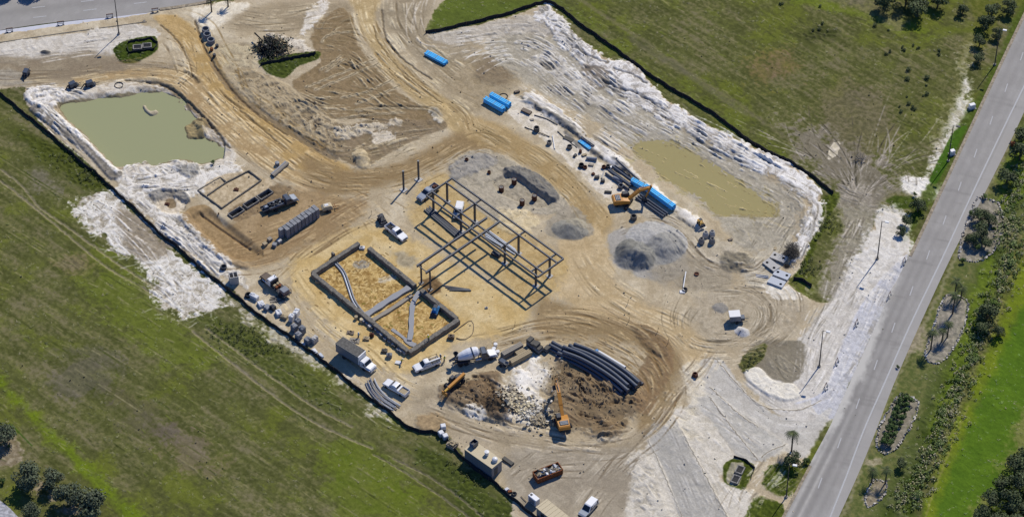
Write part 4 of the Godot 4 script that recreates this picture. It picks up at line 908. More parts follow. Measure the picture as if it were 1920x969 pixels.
	for c in ["10.4 -76.8 18.0 -66.2 24.2 -57.7 31.6 -51.1", "33.0 -53.9 42.7 -44.7 54.7 -33.8 65.3 -24.9", "35.3 -47.4 46.2 -38.3 57.0 -30.2", "66.2 -19.6 66.8 -11.0 62.5 0.9"]:
		ruts(c, 5, 22, 0.5, 0xF0EEE8, 0x7E7A70, 0.55, 0.16)
	for c in ["21.7 -59.6 25.4 -56.7 29.2 -54.9 35.4 -50.2", "24.3 -63.4 28.1 -61.5 32.4 -57.7", "12.9 -73.0 18.0 -68.1 23.1 -65.3"]:
		line(c, 0.8, 0x7C7870, 0.6, -0.3, 0.3)
	for k in 14:   # rills fanning into the basin
		var q := pts("56.2 -15.3 62.5 -18.7")
		var o := q[0] + Vector2(rng.randf_range(-9, 3), rng.randf_range(-5, 6))
		var ang := rng.randf_range(-0.7, 1.5)
		rut(PackedVector2Array([o, o + Vector2(cos(ang), sin(ang)) * 3, o + Vector2(cos(ang), sin(ang + 0.2)) * 6, o + Vector2(cos(ang), sin(ang + 0.3)) * 8]), 0.5, alb(0xC9BA92 if k % 2 else 0x9B8B58), 0.5, -0.08)
	ruts("87.7 0.9 80.4 15.8 73.2 33.4 66.5 45.7", 10, 40, 0.45, 0xE4E0D8, 0x9A9486, 0.4, 0.06)
	ruts("76.7 2.6 72.3 14.2 66.8 25.4 63.6 38.0", 7, 28, 0.45, 0xDCD6CA, 0x8E8674, 0.45, 0.07)
	ruts("56.2 25.4 58.2 31.8 61.4 36.5", 9, 24, 0.35, 0xAFA68F, 0x756C58, 0.5, 0.06)
	ruts("44.1 33.4 50.6 42.7 57.1 48.8 65.1 48.8", 7, 20, 0.5, 0xD4D0C6, 0xA09A8C, 0.4, 0.03)
	ruts("40.2 44.2 45.7 48.8 53.2 57.8", 7, 20, 0.5, 0xD6D1C6, 0x9E9686, 0.4, 0.05)
	ruts("30.8 50.3 35.0 60.8 41.0 77.5", 7, 24, 0.4, 0xC4C1B8, 0x99948A, 0.4, 0.02)
	ruts("46.5 77.5 49.2 69.6 54.0 63.7 57.7 57.8", 9, 26, 0.45, 0xE0DACC, 0x9A8E78, 0.45, 0.08)
	ruts("38.4 59.3 42.7 65.2 45.6 73.9", 7, 14, 0.45, 0xE0DACC, 0xA09680, 0.4, 0.06)
	for c in ["-90.3 -28.4 -85.6 -32.0 -77.8 -26.7", "-88.7 -24.9 -81.3 -24.9 -72.8 -26.7", "-82.6 -11.0 -75.0 -5.8 -64.5 5.9", "-87.0 -19.6 -80.4 -12.7 -72.6 -5.8", "-114.1 -53.9 -107.9 -55.8 -101.4 -53.9", "-112.4 -50.2 -105.4 -42.8 -95.6 -32.0"]:
		ruts(c, 4, 20, 0.5, 0xF0EDE6, 0x77736A, 0.5, 0.15)
	for c in ["-126.2 -70.1 -116.1 -72.0 -103.4 -73.9 -89.4 -76.8", "-125.9 -67.6 -113.2 -69.1 -98.0 -71.4"]:
		ruts(c, 2.5, 12, 0.5, 0xDCD6CA, 0x9A9284, 0.45, 0.07)
	for k in 22:    # short cross ridges in the white verge of the north road
		var x := 5 + k * 10.0
		var p: Vector2 = Vector2(-122.87, -69.48) + Vector2(k * 1.32, -k * 0.07)
		rut(PackedVector2Array([p, p + Vector2(0.2, 0.8), p + Vector2(0.1, 1.8 + rng.randf())]), 0.5, alb(0x9C9382), 0.5, -0.12)
	for c in ["12.8 34.9 17.3 38.0 21.8 45.7", "11.5 41.1 16.1 44.2 21.7 50.3", "16.2 34.9 20.7 41.1 26.4 45.7", "-12.7 38.0 -6.9 39.6 -2.3 44.2", "-11.5 42.7 -6.9 41.1"]:
		ruts(c, 6, 14, 0.6, 0xA08A6C, 0x4A3C2C, 0.55, 0.2)
	ruts("11.4 48.8 18.3 50.3 25.1 48.8", 6, 16, 0.6, 0xA8967A, 0x5A4A38, 0.5, 0.1)
	patch("27.6 -35.2 31.9 -38.8 38.9 -36.3 47.3 -29.1 54.4 -22.8 59.6 -16.5 60.0 -14.1 53.7 -14.4 47.0 -14.7 44.4 -19.3 39.4 -23.5 34.3 -27.0 32.5 -31.1", 0x9C8E60, 0xB0A272, 1, 16, 1.4, 0.9)
	mound("27.4 -36.3 31.9 -39.9 39.4 -37.4 48.3 -30.2 55.6 -23.1 60.6 -16.5 61.2 -13.4 53.6 -13.7 46.3 -14.1 43.1 -18.6 38.9 -22.8 34.0 -25.9 31.7 -30.6", -0.60, 16, 1, 0.0, true)
	mound("27.4 -36.3 31.9 -39.9 39.4 -37.4 48.3 -30.2 55.6 -23.1 60.6 -16.5 61.2 -13.4 53.6 -13.7 46.3 -14.1 43.1 -18.6 38.9 -22.8 34.0 -25.9 31.7 -30.6", 0.0, 8, 0, 0.42)
	for c in ["28.0 -34.7 34.7 -32.0 45.5 -23.1 53.7 -15.3", "35.0 -38.8 45.8 -28.8 56.4 -19.3 61.0 -14.4", "41.9 -24.0 49.0 -17.9 58.6 -15.8"]:
		ruts(c, 5, 14, 0.5, 0xC4B68A, 0x8F8256, 0.6, 0.12)
	patch("76.5 2.6 80.7 -9.2 84.3 -15.8 89.1 -15.3 90.2 -7.5 89.3 -1.1 83.6 5.9 78.3 12.5", 0xC2BCAE, 0xDCD8CE, 3, 10, 1.4, 0.85, 0.0, 0.1)
	# foundation pads and the road beds, levelled
	for c in ["128.9 -92.7 107.9 -43.6 89.4 -0.1 79.9 22.2 68.7 47.3 62.6 61.5 55.1 78.2 68.6 78.2 82.2 39.6 92.4 16.4 106.2 -15.1 118.7 -41.4 131.7 -73.0", "-129.3 -74.9 -124.3 -76.1 -105.3 -80.0 -90.0 -83.5 -81.0 -85.9 -68.1 -89.1 -58.0 -94.7 -132.5 -100.8"]:
		mound(c, -0.07, 2, 1, 0.0, true)
	mound("-46.6 5.1 -34.5 -6.5 -10.0 19.3 -22.7 32.6", 0.0, 6, 1, 0.1, true)
	# heaps of gravel and sand
	for hp in [[Vector2(32.88, -5.49), 7.4, 6.0, 1.5, 0.5, 0xABA9A3], [Vector2(34.46, -2.44), 4.2, 5.2, 0.9, 0.9, 0x95938C], [Vector2(27.66, -0.42), 4.9, 4.4, 2.7, 0.4, 0x86857E], [Vector2(25.79, -2.44), 2.4, 3.4, 1.3, 0.4, 0x7A7972], [Vector2(29.53, 1.26), 2.6, 2.4, 1.4, 0.4, 0x8B8981], [Vector2(13.10, -8.90), 4.4, 3.2, 1.9, 0.3, 0x918E83], [Vector2(14.82, -10.61), 2.6, 2.2, 0.9, 0.3, 0xA29B88], [Vector2(46.15, 15.46), 1.9, 1.5, 0.35, 0.3, 0x8E8A82], [Vector2(50.74, 22.73), 1.9, 1.5, 1.1, 0.5, 0xC0BEBB], [Vector2(-3.67, 44.20), 3.2, 3.0, 1.5, 0.3, 0x5E4E3B], [Vector2(-7.84, 40.36), 4.0, 3.2, 1.0, 0.3, 0], [Vector2(14.44, 38.34), 4.0, 3.0, 0.8, 0.3, 0], [Vector2(19.51, 44.97), 4.5, 3.0, 0.6, 0.3, 0], [Vector2(-35.01, -32.35), 2.0, 2.6, 1.0, 0.3, 0], [Vector2(-17.28, -48.73), 2.4, 2.4, 0.9, 0.3, 0], [Vector2(-112.56, -69.29), 1.5, 0.7, 0.7, 0.1, 0x6E6A62], [Vector2(50.04, 1.76), 3.5, 2.2, 0.7, 0.3, 0], [Vector2(63.06, -1.09), 1.9, 1.9, 1.3, 0.3, 0x4E4A42], [Vector2(61.74, 2.60), 1.0, 0.9, 0.5, 0.3, 0x2A2824]]:
		heap(hp[0], hp[1], hp[2], hp[3], hp[4], 1.0, 1)
		if hp[5]:
			var o := ""
			for i in 16:
				var an := TAU * i / 16
				var d := Vector2(cos(an) * hp[1], sin(an) * hp[2]).rotated(hp[4]) * 0.98
				o += "%.2f %.2f " % [hp[0].x + d.x, hp[0].y + d.y]
			patch(o.strip_edges(), hp[5], hp[5] + 0x0A0A09, 0, 3, 0.5, 0.95, 0.0, 0.05)

func grain_tex(key: String, lo: float, hi: float, freq: float, sd: int, oct := 4, size := 256) -> void:
	var n := FastNoiseLite.new()
	n.noise_type = FastNoiseLite.TYPE_SIMPLEX_SMOOTH
	n.frequency = freq
	n.seed = sd
	n.fractal_octaves = oct
	var im := n.get_seamless_image(size, size, false, false, 0.15, true)
	im.convert(Image.FORMAT_RGB8)
	for y in size:
		for x in size:
			var v := lerpf(lo, hi, im.get_pixel(x, y).r)
			im.set_pixel(x, y, Color(v, v, v))
	M[key] = ImageTexture.create_from_image(im)

func vmat(key: String, rough := 0.8, metal := 0.0) -> StandardMaterial3D:     # coloured by its vertices
	var m := mat(key, Color.WHITE, rough, metal)
	m.vertex_color_use_as_albedo = true
	return m

func materials() -> void:
	grain_tex("t_fine", 0.78, 1.0, 0.06, 3)
	grain_tex("t_blot", 0.62, 1.0, 0.02, 4)
	grain_tex("t_rust", 0.45, 1.0, 0.035, 5)
	mat("far_grass", alb(0x6C7238), 0.95, 0.0, "t_blot", 0.02)
	vmat("asphalt", 0.9)
	mat("road_paint", alb(0xC6C7C6), 0.8, 0.0, "t_fine", 0.3)
	mat("kerb", alb(0xB5A78E), 0.9, 0.0, "t_blot", 0.2)
	mat("pale_kerb", alb(0xC9C9CC), 0.9, 0.0, "t_blot", 0.2)
	var w := mat("pond_water", alb(0x9A9C74), 0.12)
	w.metallic_specular = 0.35
	var nt := FastNoiseLite.new()
	nt.frequency = 0.03
	nt.seed = 9
	var ni := nt.get_seamless_image(256, 256)
	ni.bump_map_to_normal_map(1.5)
	M["t_ripple"] = ImageTexture.create_from_image(ni)
	w.normal_enabled = true
	w.normal_texture = M["t_ripple"]
	w.normal_scale = 0.12
	w.uv1_triplanar = true
	w.uv1_world_triplanar = true
	w.uv1_scale = Vector3.ONE * 0.15
	var w2 := mat("puddle_water", Color(alb(0xB6A970), 0.72), 0.1)
	w2.transparency = BaseMaterial3D.TRANSPARENCY_ALPHA
	mat("fence_black", alb(0x20242A), 0.9, 0.0, "t_fine", 0.5)
	mat("post_wood", alb(0x6B5A44), 0.9)
	mat("steel_frame", alb(0x5C6169), 0.55, 0.15, "t_fine", 0.5)
	mat("concrete", alb(0xA9A59C), 0.9, 0.0, "t_blot", 0.3)
	mat("concrete_pale", alb(0xCFCCC4), 0.9, 0.0, "t_fine", 0.3)
	mat("white_slab", alb(0xD3D8DE), 0.85, 0.0, "t_fine", 0.4)
	mat("strip_grey", alb(0xA7A9AC), 0.85, 0.0, "t_fine", 0.5)
	mat("concrete_dark", alb(0x7C7870), 0.9, 0.0, "t_blot", 0.3)
	mat("block_grey", alb(0x9C9EA0), 0.92, 0.0, "t_fine", 0.6)
	mat("block_grey2", alb(0x8C9094), 0.92, 0.0, "t_fine", 0.6)
	mat("wall_tarred", alb(0x8C877C), 0.9, 0.0, "t_blot", 0.35)
	mat("white_paint", alb(0xE9EAEA), 0.3)
	M["white_paint"].clearcoat_enabled = true
	M["white_paint"].clearcoat = 0.5
	mat("silver_paint", alb(0xA9B0B6), 0.3, 0.4)
	mat("navy_paint", alb(0x4B5563), 0.35, 0.2)
	mat("tan_paint", alb(0xD9C9A4), 0.6, 0.0, "t_fine", 0.4)
	mat("grey_panel", alb(0x8D939B), 0.5, 0.0, "t_fine", 0.4)
	mat("roof_grey", alb(0x6E6C66), 0.8, 0.0, "t_blot", 0.3)
	mat("glass_dark", alb(0x20262E), 0.08)
	mat("rubber", alb(0x26272A), 0.9)
	mat("dark_metal", alb(0x3B3E44), 0.6, 0.3)
	mat("mid_metal", alb(0x7A7D80), 0.5, 0.4)
	mat("chrome", alb(0xB8BCC0), 0.25, 0.8)
	mat("orange_paint", alb(0xD9973A), 0.45, 0.0, "t_fine", 0.6)
	mat("yellow_paint", alb(0xE0AE44), 0.45, 0.0, "t_fine", 0.6)
	mat("rust", alb(0x7A4A33), 0.9, 0.0, "t_rust", 0.7)
	mat("rust_orange", alb(0xA5602F), 0.9, 0.0, "t_rust", 0.5)
	mat("blue_pipe", alb(0x62CCFF), 0.4)
	mat("blue_paint", alb(0x3F7FB4), 0.4)
	mat("black_pipe", alb(0x4A515C), 0.38)
	mat("grey_pipe", alb(0x9C9FA3), 0.5, 0.0, "t_fine", 0.5)
	mat("galv", alb(0xB9C0CA), 0.4, 0.5)
	mat("strap", alb(0xDADAD4), 0.7)
	mat("lumber", alb(0xBBAA88), 0.9, 0.0, "t_fine", 0.8)
	mat("plank_grey", alb(0xA79F90), 0.9, 0.0, "t_fine", 0.8)
	mat("crate_dark", alb(0x66635B), 0.9, 0.0, "t_fine", 0.8)
	mat("wrap_white", alb(0xDCDDDC), 0.35)
	mat("brown_paint", alb(0x6F5F4E), 0.6, 0.0, "t_fine", 0.5)
	mat("red_light", alb(0xA02820), 0.3)
	mat("lens", alb(0xDDE2E4), 0.15)
	mat("bark", alb(0x7A6C58), 0.95, 0.0, "t_rust", 0.8)
	mat("dead_wood", alb(0xB5AC9C), 0.95, 0.0, "t_fine", 0.8)
	mat("char", alb(0x2C2B29), 0.95, 0.0, "t_fine", 0.8)
	mat("skin", alb(0xB98C6C), 0.7)
	mat("vest_yellow", alb(0xC9C83A), 0.8)
	mat("jeans", alb(0x3D4A5E), 0.9)
	mat("shirt_blue", alb(0x7E9AB5), 0.9)
	mat("hat_white", alb(0xE2E2DE), 0.4)
	mat("dark_hole", alb(0x151718), 0.95)
	mat("mulch", alb(0x6A5A48), 0.95, 0.0, "t_rust", 0.6)
	var lf := vmat("leaves", 0.75)
	lf.backlight_enabled = true
	lf.backlight = Color(0.16, 0.19, 0.07)
	vmat("rock_tint", 0.95)
	vmat("tint", 0.8)

# ---------------------------------------------------------------- roads, kerbs, water, fences
func ext(p: PackedVector2Array, l: float) -> PackedVector2Array:   # carried on straight at both ends
	var a := p[0] + (p[0] - p[1]).normalized() * l
	var b := p[-1] + (p[-1] - p[-2]).normalized() * l
	var o := PackedVector2Array([a])
	o.append_array(p)
	o.append(b)
	return o

func nz(k: int, x: float, z: float) -> float:
	var i := clampi(int((x - GX) / GS), 0, GW - 1)
	var j := clampi(int((z - GZ) / GS), 0, GH - 1)
	return NZ[k][j * GW + i] / 255.0

func road_sheet(le: PackedVector2Array, ri: PackedVector2Array, y: float, seg: float, cols: int, shade: Callable) -> ArrayMesh:
	var a := smooth(le, seg); var b := smooth(ri, seg)
	var n := mini(a.size(), b.size())
	var vs := PackedVector3Array(); var cs := PackedColorArray(); var ix := PackedInt32Array(); var ns := PackedVector3Array()
	for i in n:
		var p := a[i * (a.size() - 1) / (n - 1)]; var q := b[i * (b.size() - 1) / (n - 1)]
		for k in cols + 1:
			var t := float(k) / cols
			var w := p.lerp(q, t)
			vs.push_back(Vector3(w.x, y, w.y)); ns.push_back(Vector3.UP)
			cs.push_back(shade.call(w, t))
	for i in n - 1:
		for k in cols:
			var o := i * (cols + 1) + k
			for e in [o, o + 1, o + cols + 2, o, o + cols + 2, o + cols + 1]:
				ix.push_back(e)
	var arr := []
	arr.resize(Mesh.ARRAY_MAX)
	arr[Mesh.ARRAY_VERTEX] = vs; arr[Mesh.ARRAY_NORMAL] = ns; arr[Mesh.ARRAY_COLOR] = cs; arr[Mesh.ARRAY_INDEX] = ix
	var m := ArrayMesh.new()
	m.add_surface_from_arrays(Mesh.PRIMITIVE_TRIANGLES, arr)
	return m

func lin(hex: int) -> Color:
	return alb(hex).srgb_to_linear()

func kerb_run(course: PackedVector2Array, w: float, h: float, called: String, m: Material, label: String) -> void:
	var k := struct(called, MB.new(), m)
	k.set_meta("label", label)
	var c := smooth(course, 3.0)
	for i in c.size() - 1:       # cast in lengths with a joint between
		var mb := MB.new()
		var a := c[i]; var b := c[i + 1]
		var d := (b - a).normalized()
		var s := Vector2(-d.y, d.x) * w * 0.5
		mb.prism(PackedVector2Array([a + d * 0.012 - s, b - d * 0.012 - s, b - d * 0.012 + s, a + d * 0.012 + s]), -0.3, h)
		part("kerb_stone", mb, m, k)

func roads() -> void:
	var le := pts("133.4 -102.8 128.8 -92.3 118.2 -67.8 107.5 -42.8 98.2 -21.0 89.5 -0.8 75.9 31.3 68.6 48.8 62.8 61.1 56.3 74.9 52.9 82.4")
	var ri := pts("144.0 -99.6 139.1 -88.7 128.0 -64.3 117.3 -39.6 108.1 -19.4 97.9 2.1 84.2 34.4 77.6 51.8 72.8 64.0 66.7 78.2 63.7 85.3")
	var c_as := lin(0x96938D); var c_dk := lin(0x7C7974); var c_lt := lin(0xA7A49E); var c_du := lin(0xC0BDB4)
	var shade := func(w: Vector2, t: float) -> Color:
		var n := nz(1, w.x, w.y); var f := nz(0, w.x, w.y); var s := nz(4, w.x, w.y)
		var c := c_as.lerp(c_lt, clampf((n - 0.4) * 1.2, 0.0, 0.7)) * (0.94 + s * 0.12)
		var wheel := exp(-pow((t - 0.22) / 0.07, 2.0)) + exp(-pow((t - 0.42) / 0.07, 2.0)) + exp(-pow((t - 0.62) / 0.05, 2.0)) * 0.6
		var south := clampf((w.y + 5.0) / 30.0, 0.0, 1.0)
		c = c.lerp(c_dk, wheel * (0.34 + 0.35 * south) * (0.6 + f * 0.5))
		c = c.lerp(c_dk, clampf((nz(6, w.x * 0.35 - w.y * 0.2, w.y * 0.8) - 0.62) * 3.0, 0.0, 0.5))
		if t > 0.78:
			c = c.lerp(c_lt, 0.45)
		var du := clampf(1.0 - absf(w.y - 34.0) / 34.0, 0.0, 1.0)
		du = clampf((du * 0.30 - t) * 7.0 + (n - 0.5) * 1.6 + (f - 0.5) * 0.8, 0.0, 1.0) * minf(1.0, du * 3.0)
		var lane := clampf((w.y - 42.0) / 20.0, 0.0, 1.0) * (exp(-pow((t - 0.12) / 0.035, 2.0)) + exp(-pow((t - 0.3) / 0.03, 2.0)))
		return c.lerp(c_du, clampf(du * 0.9 + lane * 0.5 * (0.5 + f), 0.0, 0.92))
	var road := struct("road", road_sheet(le, ri, 0.03, 0.5, 40, shade), M.asphalt)
	road.set_meta("label", "grey two-lane asphalt road running down the east side")
	# the road goes on past both ends
	for e in [[le[0] + (le[0] - le[1]).normalized() * 900, ri[0] + (le[0] - le[1]).normalized() * 900, ri[0], le[0]], [le[-1], ri[-1], ri[-1] + (le[-1] - le[-2]).normalized() * 900, le[-1] + (le[-1] - le[-2]).normalized() * 900]]:
		var mb := MB.new()
		mb.tinted = true
		mb.tint = c_as
		mb.quad(Vector3(e[0].x, 0.03, e[0].y), Vector3(e[1].x, 0.03, e[1].y), Vector3(e[2].x, 0.03, e[2].y), Vector3(e[3].x, 0.03, e[3].y))
		part("road_end", mb, M.asphalt, road)
	var ed := smooth(pts("130.0 -74.9 122.1 -57.3 115.6 -42.8 106.3 -21.7 97.3 -0.8 88.1 20.0 81.0 37.1 75.3 50.9 70.6 63.7 66.0 75.9 63.3 83.8"), 1.0)
	var mb := MB.new()
	for i in ed.size() - 1:
		var d := (ed[mini(i + 2, ed.size() - 1)] - ed[maxi(i - 1, 0)]).normalized()
		var s := Vector2(-d.y, d.x) * 0.16
		var p := ed[i]; var q := ed[i + 1]
		mb.quad(Vector3(p.x - s.x, 0.036, p.y - s.y), Vector3(p.x + s.x, 0.036, p.y + s.y), Vector3(q.x + s.x, 0.036, q.y + s.y), Vector3(q.x - s.x, 0.036, q.y - s.y))
	part("edge_line", mb, M.road_paint, road)
	for d in pts("127.9 -79.6 122.8 -67.9 117.8 -56.7 113.0 -45.4 108.1 -34.2 103.3 -23.2 98.7 -12.2 93.9 -1.1 89.1 10.1 84.1 21.3 79.3 32.4 74.5 43.6 69.7 54.8 64.8 65.9 60.1 77.3"):
		dash(road, d, Vector2(-0.322, 0.947), 3.05, 0.22)
	var kl := pts("133.4 -102.8 128.8 -92.3 118.2 -67.8 107.5 -42.8 98.2 -21.0 89.5 -0.8")
	var off := PackedVector2Array()
	for p in kl:
		off.push_back(p + Vector2(-0.947, -0.322) * -0.35)
	kerb_run(off, 0.7, 0.13, "kerb", M.kerb, "tan concrete kerb along the road north of the site gate")
	off = PackedVector2Array()
	for p in pts("62.8 61.1 56.3 74.9 52.9 82.4"):
		off.push_back(p + Vector2(0.947, 0.322) * 0.3)
	kerb_run(off, 0.6, 0.13, "kerb", M.kerb, "tan concrete kerb along the road south of the site gate")
	# the north road
	var nl := pts("-132.0 -75.7 -124.4 -77.4 -115.0 -79.6 -105.4 -81.2 -91.2 -83.3 -86.2 -85.1 -78.5 -87.1 -69.5 -89.3 -60.4 -91.5 -52.7 -93.9")
	var nr := PackedVector2Array()
	for p in nl:
		nr.push_back(p + Vector2(-0.18, -0.983) * 14.5)
	var nshade := func(w: Vector2, t: float) -> Color:
		return c_as.lerp(c_lt, clampf((nz(1, w.x, w.y) - 0.4) * 1.4, 0.0, 0.8)).lerp(c_dk, 0.4 * exp(-pow((t - 0.4) / 0.1, 2.0))) * (0.94 + nz(4, w.x, w.y) * 0.12)
	var nroad := struct("road", road_sheet(nl, nr, 0.03, 0.6, 30, nshade), M.asphalt)
	nroad.set_meta("label", "grey asphalt road across the north corner")
	for d in pts("-127.3 -79.8 -115.3 -82.3 -103.3 -84.9 -91.2 -87.5 -128.4 -83.5 -116.0 -85.9 -104.2 -88.2 -91.5 -87.5").slice(0, 7):
		dash(nroad, d, Vector2(0.983, -0.18), 3.2, 0.25)
	var sl := pts("-131.5 -71.2 -123.9 -72.8 -107.5 -76.5 -95.4 -79.0 -89.0 -80.4")
	var sr := pts("-132.0 -75.5 -124.4 -77.2 -107.9 -80.6 -95.7 -82.5 -87.4 -84.1")
	var c_pv := lin(0xBFC1CA); var c_pw := lin(0xCFCFD2)
	var pshade := func(w: Vector2, _t: float) -> Color:
		return c_pv.lerp(c_pw, nz(0, w.x, w.y)) * (0.94 + 0.1 * nz(4, w.x, w.y))
	var pv := struct("pavement", road_sheet(sl, sr, 0.06, 0.6, 8, pshade), M.asphalt)
	pv.set_meta("label", "pale grey strip of new pavement beside the north road")
	kerb_run(sl, 0.3, 0.16, "kerb", M.concrete_dark, "dark kerb between the pale pavement strip and the white sand")
	kerb_run(pts("-86.2 -84.9 -82.3 -85.7 -75.2 -87.5 -74.0 -88.1"), 0.9, 0.25, "kerb", M.kerb, "tan concrete kerb at the haul road mouth on the north road")
	var lane := MB.new()
	lane.prism(pts("-114.5 65.2 -107.2 70.6 -104.9 72.7 -102.1 76.0 -99.5 79.6 -112.7 79.6"), -0.3, 0.03)
	struct("path", lane, M.pale_kerb).set_meta("label", "pale grey paved corner at the bottom left")
	# water
	var wp := MB.new()
	wp.prism(smooth(pts("-109.5 -52.8 -100.3 -55.1 -91.5 -56.9 -83.3 -57.7 -78.0 -53.9 -74.4 -48.4 -71.0 -44.3 -69.4 -40.1 -65.5 -37.4 -65.0 -32.0 -69.9 -29.3 -78.0 -30.2 -82.9 -28.8 -86.4 -29.3 -90.8 -27.7 -96.2 -32.4 -103.4 -41.9"), 1.0, true), -2.2, -0.62)
	struct("pond", wp, M.pond_water).set_meta("label", "olive green pond in a white sand bank")
	var wq := MB.new()
	wq.prism(smooth(pts("25.0 -37.4 32.0 -41.9 40.0 -38.8 49.6 -30.2 57.8 -23.1 63.0 -17.0 62.5 -10.1 53.5 -11.8 45.1 -13.5 38.1 -21.4 32.7 -24.9 29.1 -30.2"), 1.0, true), -0.62, PUDDLE)
	struct("water", wq, M.puddle_water).set_meta("label", "shallow olive water lying in the bottom of the basin")

const PUDDLE := -0.48

func dash(road: Node3D, at: Vector2, d: Vector2, l: float, w: float) -> void:
	var mb := MB.new()
	var s := Vector2(-d.y, d.x) * w * 0.5
	var a := at - d * l * 0.5; var b := at + d * l * 0.5
	mb.quad(Vector3(a.x - s.x, 0.036, a.y - s.y), Vector3(a.x + s.x, 0.036, a.y + s.y), Vector3(b.x + s.x, 0.036, b.y + s.y), Vector3(b.x - s.x, 0.036, b.y - s.y))
	part("lane_dash", mb, M.road_paint, road)

func silt_fence(course: String, label: String, h := 0.95) -> void:
	var c := smooth(pts(course), 2.6)
	var f := base("silt_fence", Vector3(c[0].x, 0, c[0].y))
	tag(f, label, "silt fence", "black silt fences")
	for i in c.size() - 1:
		var mb := MB.new()
		var a := c[i]; var b := c[i + 1]
		var d := (b - a).normalized()
		var s := Vector2(-d.y, d.x)
		var last := []
		for k in 5:
			var t := k / 4.0
			var p := a.lerp(b, t) + s * (sin(t * PI) * 0.12 * (1 if (i * 7) % 3 else -1))
			var y := hgt(p)
			var top := y + h - sin(t * PI) * 0.10
			var q := p - s * 0.06
			var o := [Vector3(q.x, y - 0.1, q.y) - f.position, Vector3(q.x - s.x * 0.05, top, q.y - s.y * 0.05) - f.position, Vector3(q.x + s.x * 0.03, top, q.y + s.y * 0.03) - f.position, Vector3(p.x + s.x * 0.16, y - 0.1, p.y + s.y * 0.16) - f.position]
			if last.size():
				mb.quad(last[0], o[0], o[1], last[1]); mb.quad(last[1], o[1], o[2], last[2]); mb.quad(last[2], o[2], o[3], last[3])
			last = o
		part("fabric_panel", mb, M.fence_black, f)
		var pb := MB.new()
		var p0 := on(a + s * 0.1) - f.position
		pb.box(p0 + Vector3(0, h * 0.5 + 0.05, 0), Vector3(0.07, h + 0.25, 0.07))
		part("post", pb, M.post_wood, f)

func fences() -> void:
	silt_fence("-124.7 -57.7 -120.3 -53.0 -114.6 -46.9 -109.3 -41.4 -103.7 -35.0 -99.1 -29.8 -96.1 -27.0 -92.9 -23.1 -86.1 -15.3 -79.9 -7.5 -74.7 -2.4 -70.7 2.6 -63.1 10.1 -56.7 17.1 -51.1 22.2 -46.8 26.2 -38.9 33.7 -32.3 40.7 -25.8 46.8 -22.2 50.7 -18.8 52.1 -15.4 52.1 -13.0 55.6 -10.2 59.6 -6.8 63.1 -3.4 66.4 0.0 70.4 4.4 75.0 7.7 78.2", "long black silt fence between the west field and the site")
	silt_fence("-21.0 -76.1 -16.9 -77.4 -13.0 -78.8 -1.3 -83.1 9.2 -87.5 15.6 -80.4 22.0 -73.5 28.2 -66.6 34.4 -59.6 40.6 -53.9 46.7 -48.4 50.8 -43.8 55.0 -38.8 59.7 -34.5 64.5 -31.1 69.1 -26.7 73.9 -20.8", "black silt fence round the northeast grass field")
	silt_fence("-60.4 -64.5 -55.2 -66.2 -49.5 -67.8 -47.3 -68.5", "short black silt fence across the grass patch by the stumps", 0.8)
	silt_fence("63.0 6.6 65.0 7.1 66.9 8.9", "short piece of black silt fence beside the white slabs", 1.0)
	silt_fence("-92.9 -72.4 -90.1 -73.3 -86.4 -73.9 -85.8 -70.6 -88.8 -69.5 -92.6 -68.9 -92.9 -71.0", "low black silt fence round the two drain grates in the north grass island", 0.6)
	silt_fence("47.0 59.0 51.1 61.2 50.3 64.9", "low black silt fence round the two drain grates near the road gate", 0.6)

# ---------------------------------------------------------------- vehicles: x forward, y up, z to the right
func wheel(o: Node3D, x: float, z: float, r: float, w: float) -> void:
	var t := MB.new()
	var s := signf(z)
	t.lathe(Vector3(x, r, z), [[r * 0.62, -w * 0.5], [r * 0.94, -w * 0.5], [r, -w * 0.36], [r, w * 0.36], [r * 0.94, w * 0.5], [r * 0.62, w * 0.5]], 14, Basis(Vector3.RIGHT, PI / 2 * s))
	var wh := part("wheel", t, M.rubber, o)
	var m := MB.new()
	m.lathe(Vector3(x, r, z), [[0.05, w * 0.28], [r * 0.2, w * 0.3], [r * 0.5, w * 0.34], [r * 0.62, w * 0.46]], 10, Basis(Vector3.RIGHT, PI / 2 * s))
	part("rim", m, M.mid_metal, wh)

func lamps(o: Node3D, xf: float, xr: float, yf: float, yr: float, hw: float) -> void:
	for s in [-1, 1]:
		var a := MB.new()
		a.box(Vector3(xf, yf, s * hw * 0.78), Vector3(0.08, 0.2, 0.32), Basis.IDENTITY, 0.02)
		part("headlight", a, M.lens, o)
		var b := MB.new()
		b.box(Vector3(xr, yr, s * hw * 0.88), Vector3(0.08, 0.34, 0.16), Basis.IDENTITY, 0.02)
		part("tail_light", b, M.red_light, o)

func glass4(o: Node3D, called: String, a: Vector3, b: Vector3, c: Vector3, d: Vector3) -> void:
	var m := MB.new()
	m.quad(a, b, c, d)
	var n := (c - a).cross(b - a).normalized() * 0.015
	m.quad(a - n, d - n, c - n, b - n)
	part(called, m, M.glass_dark, o)

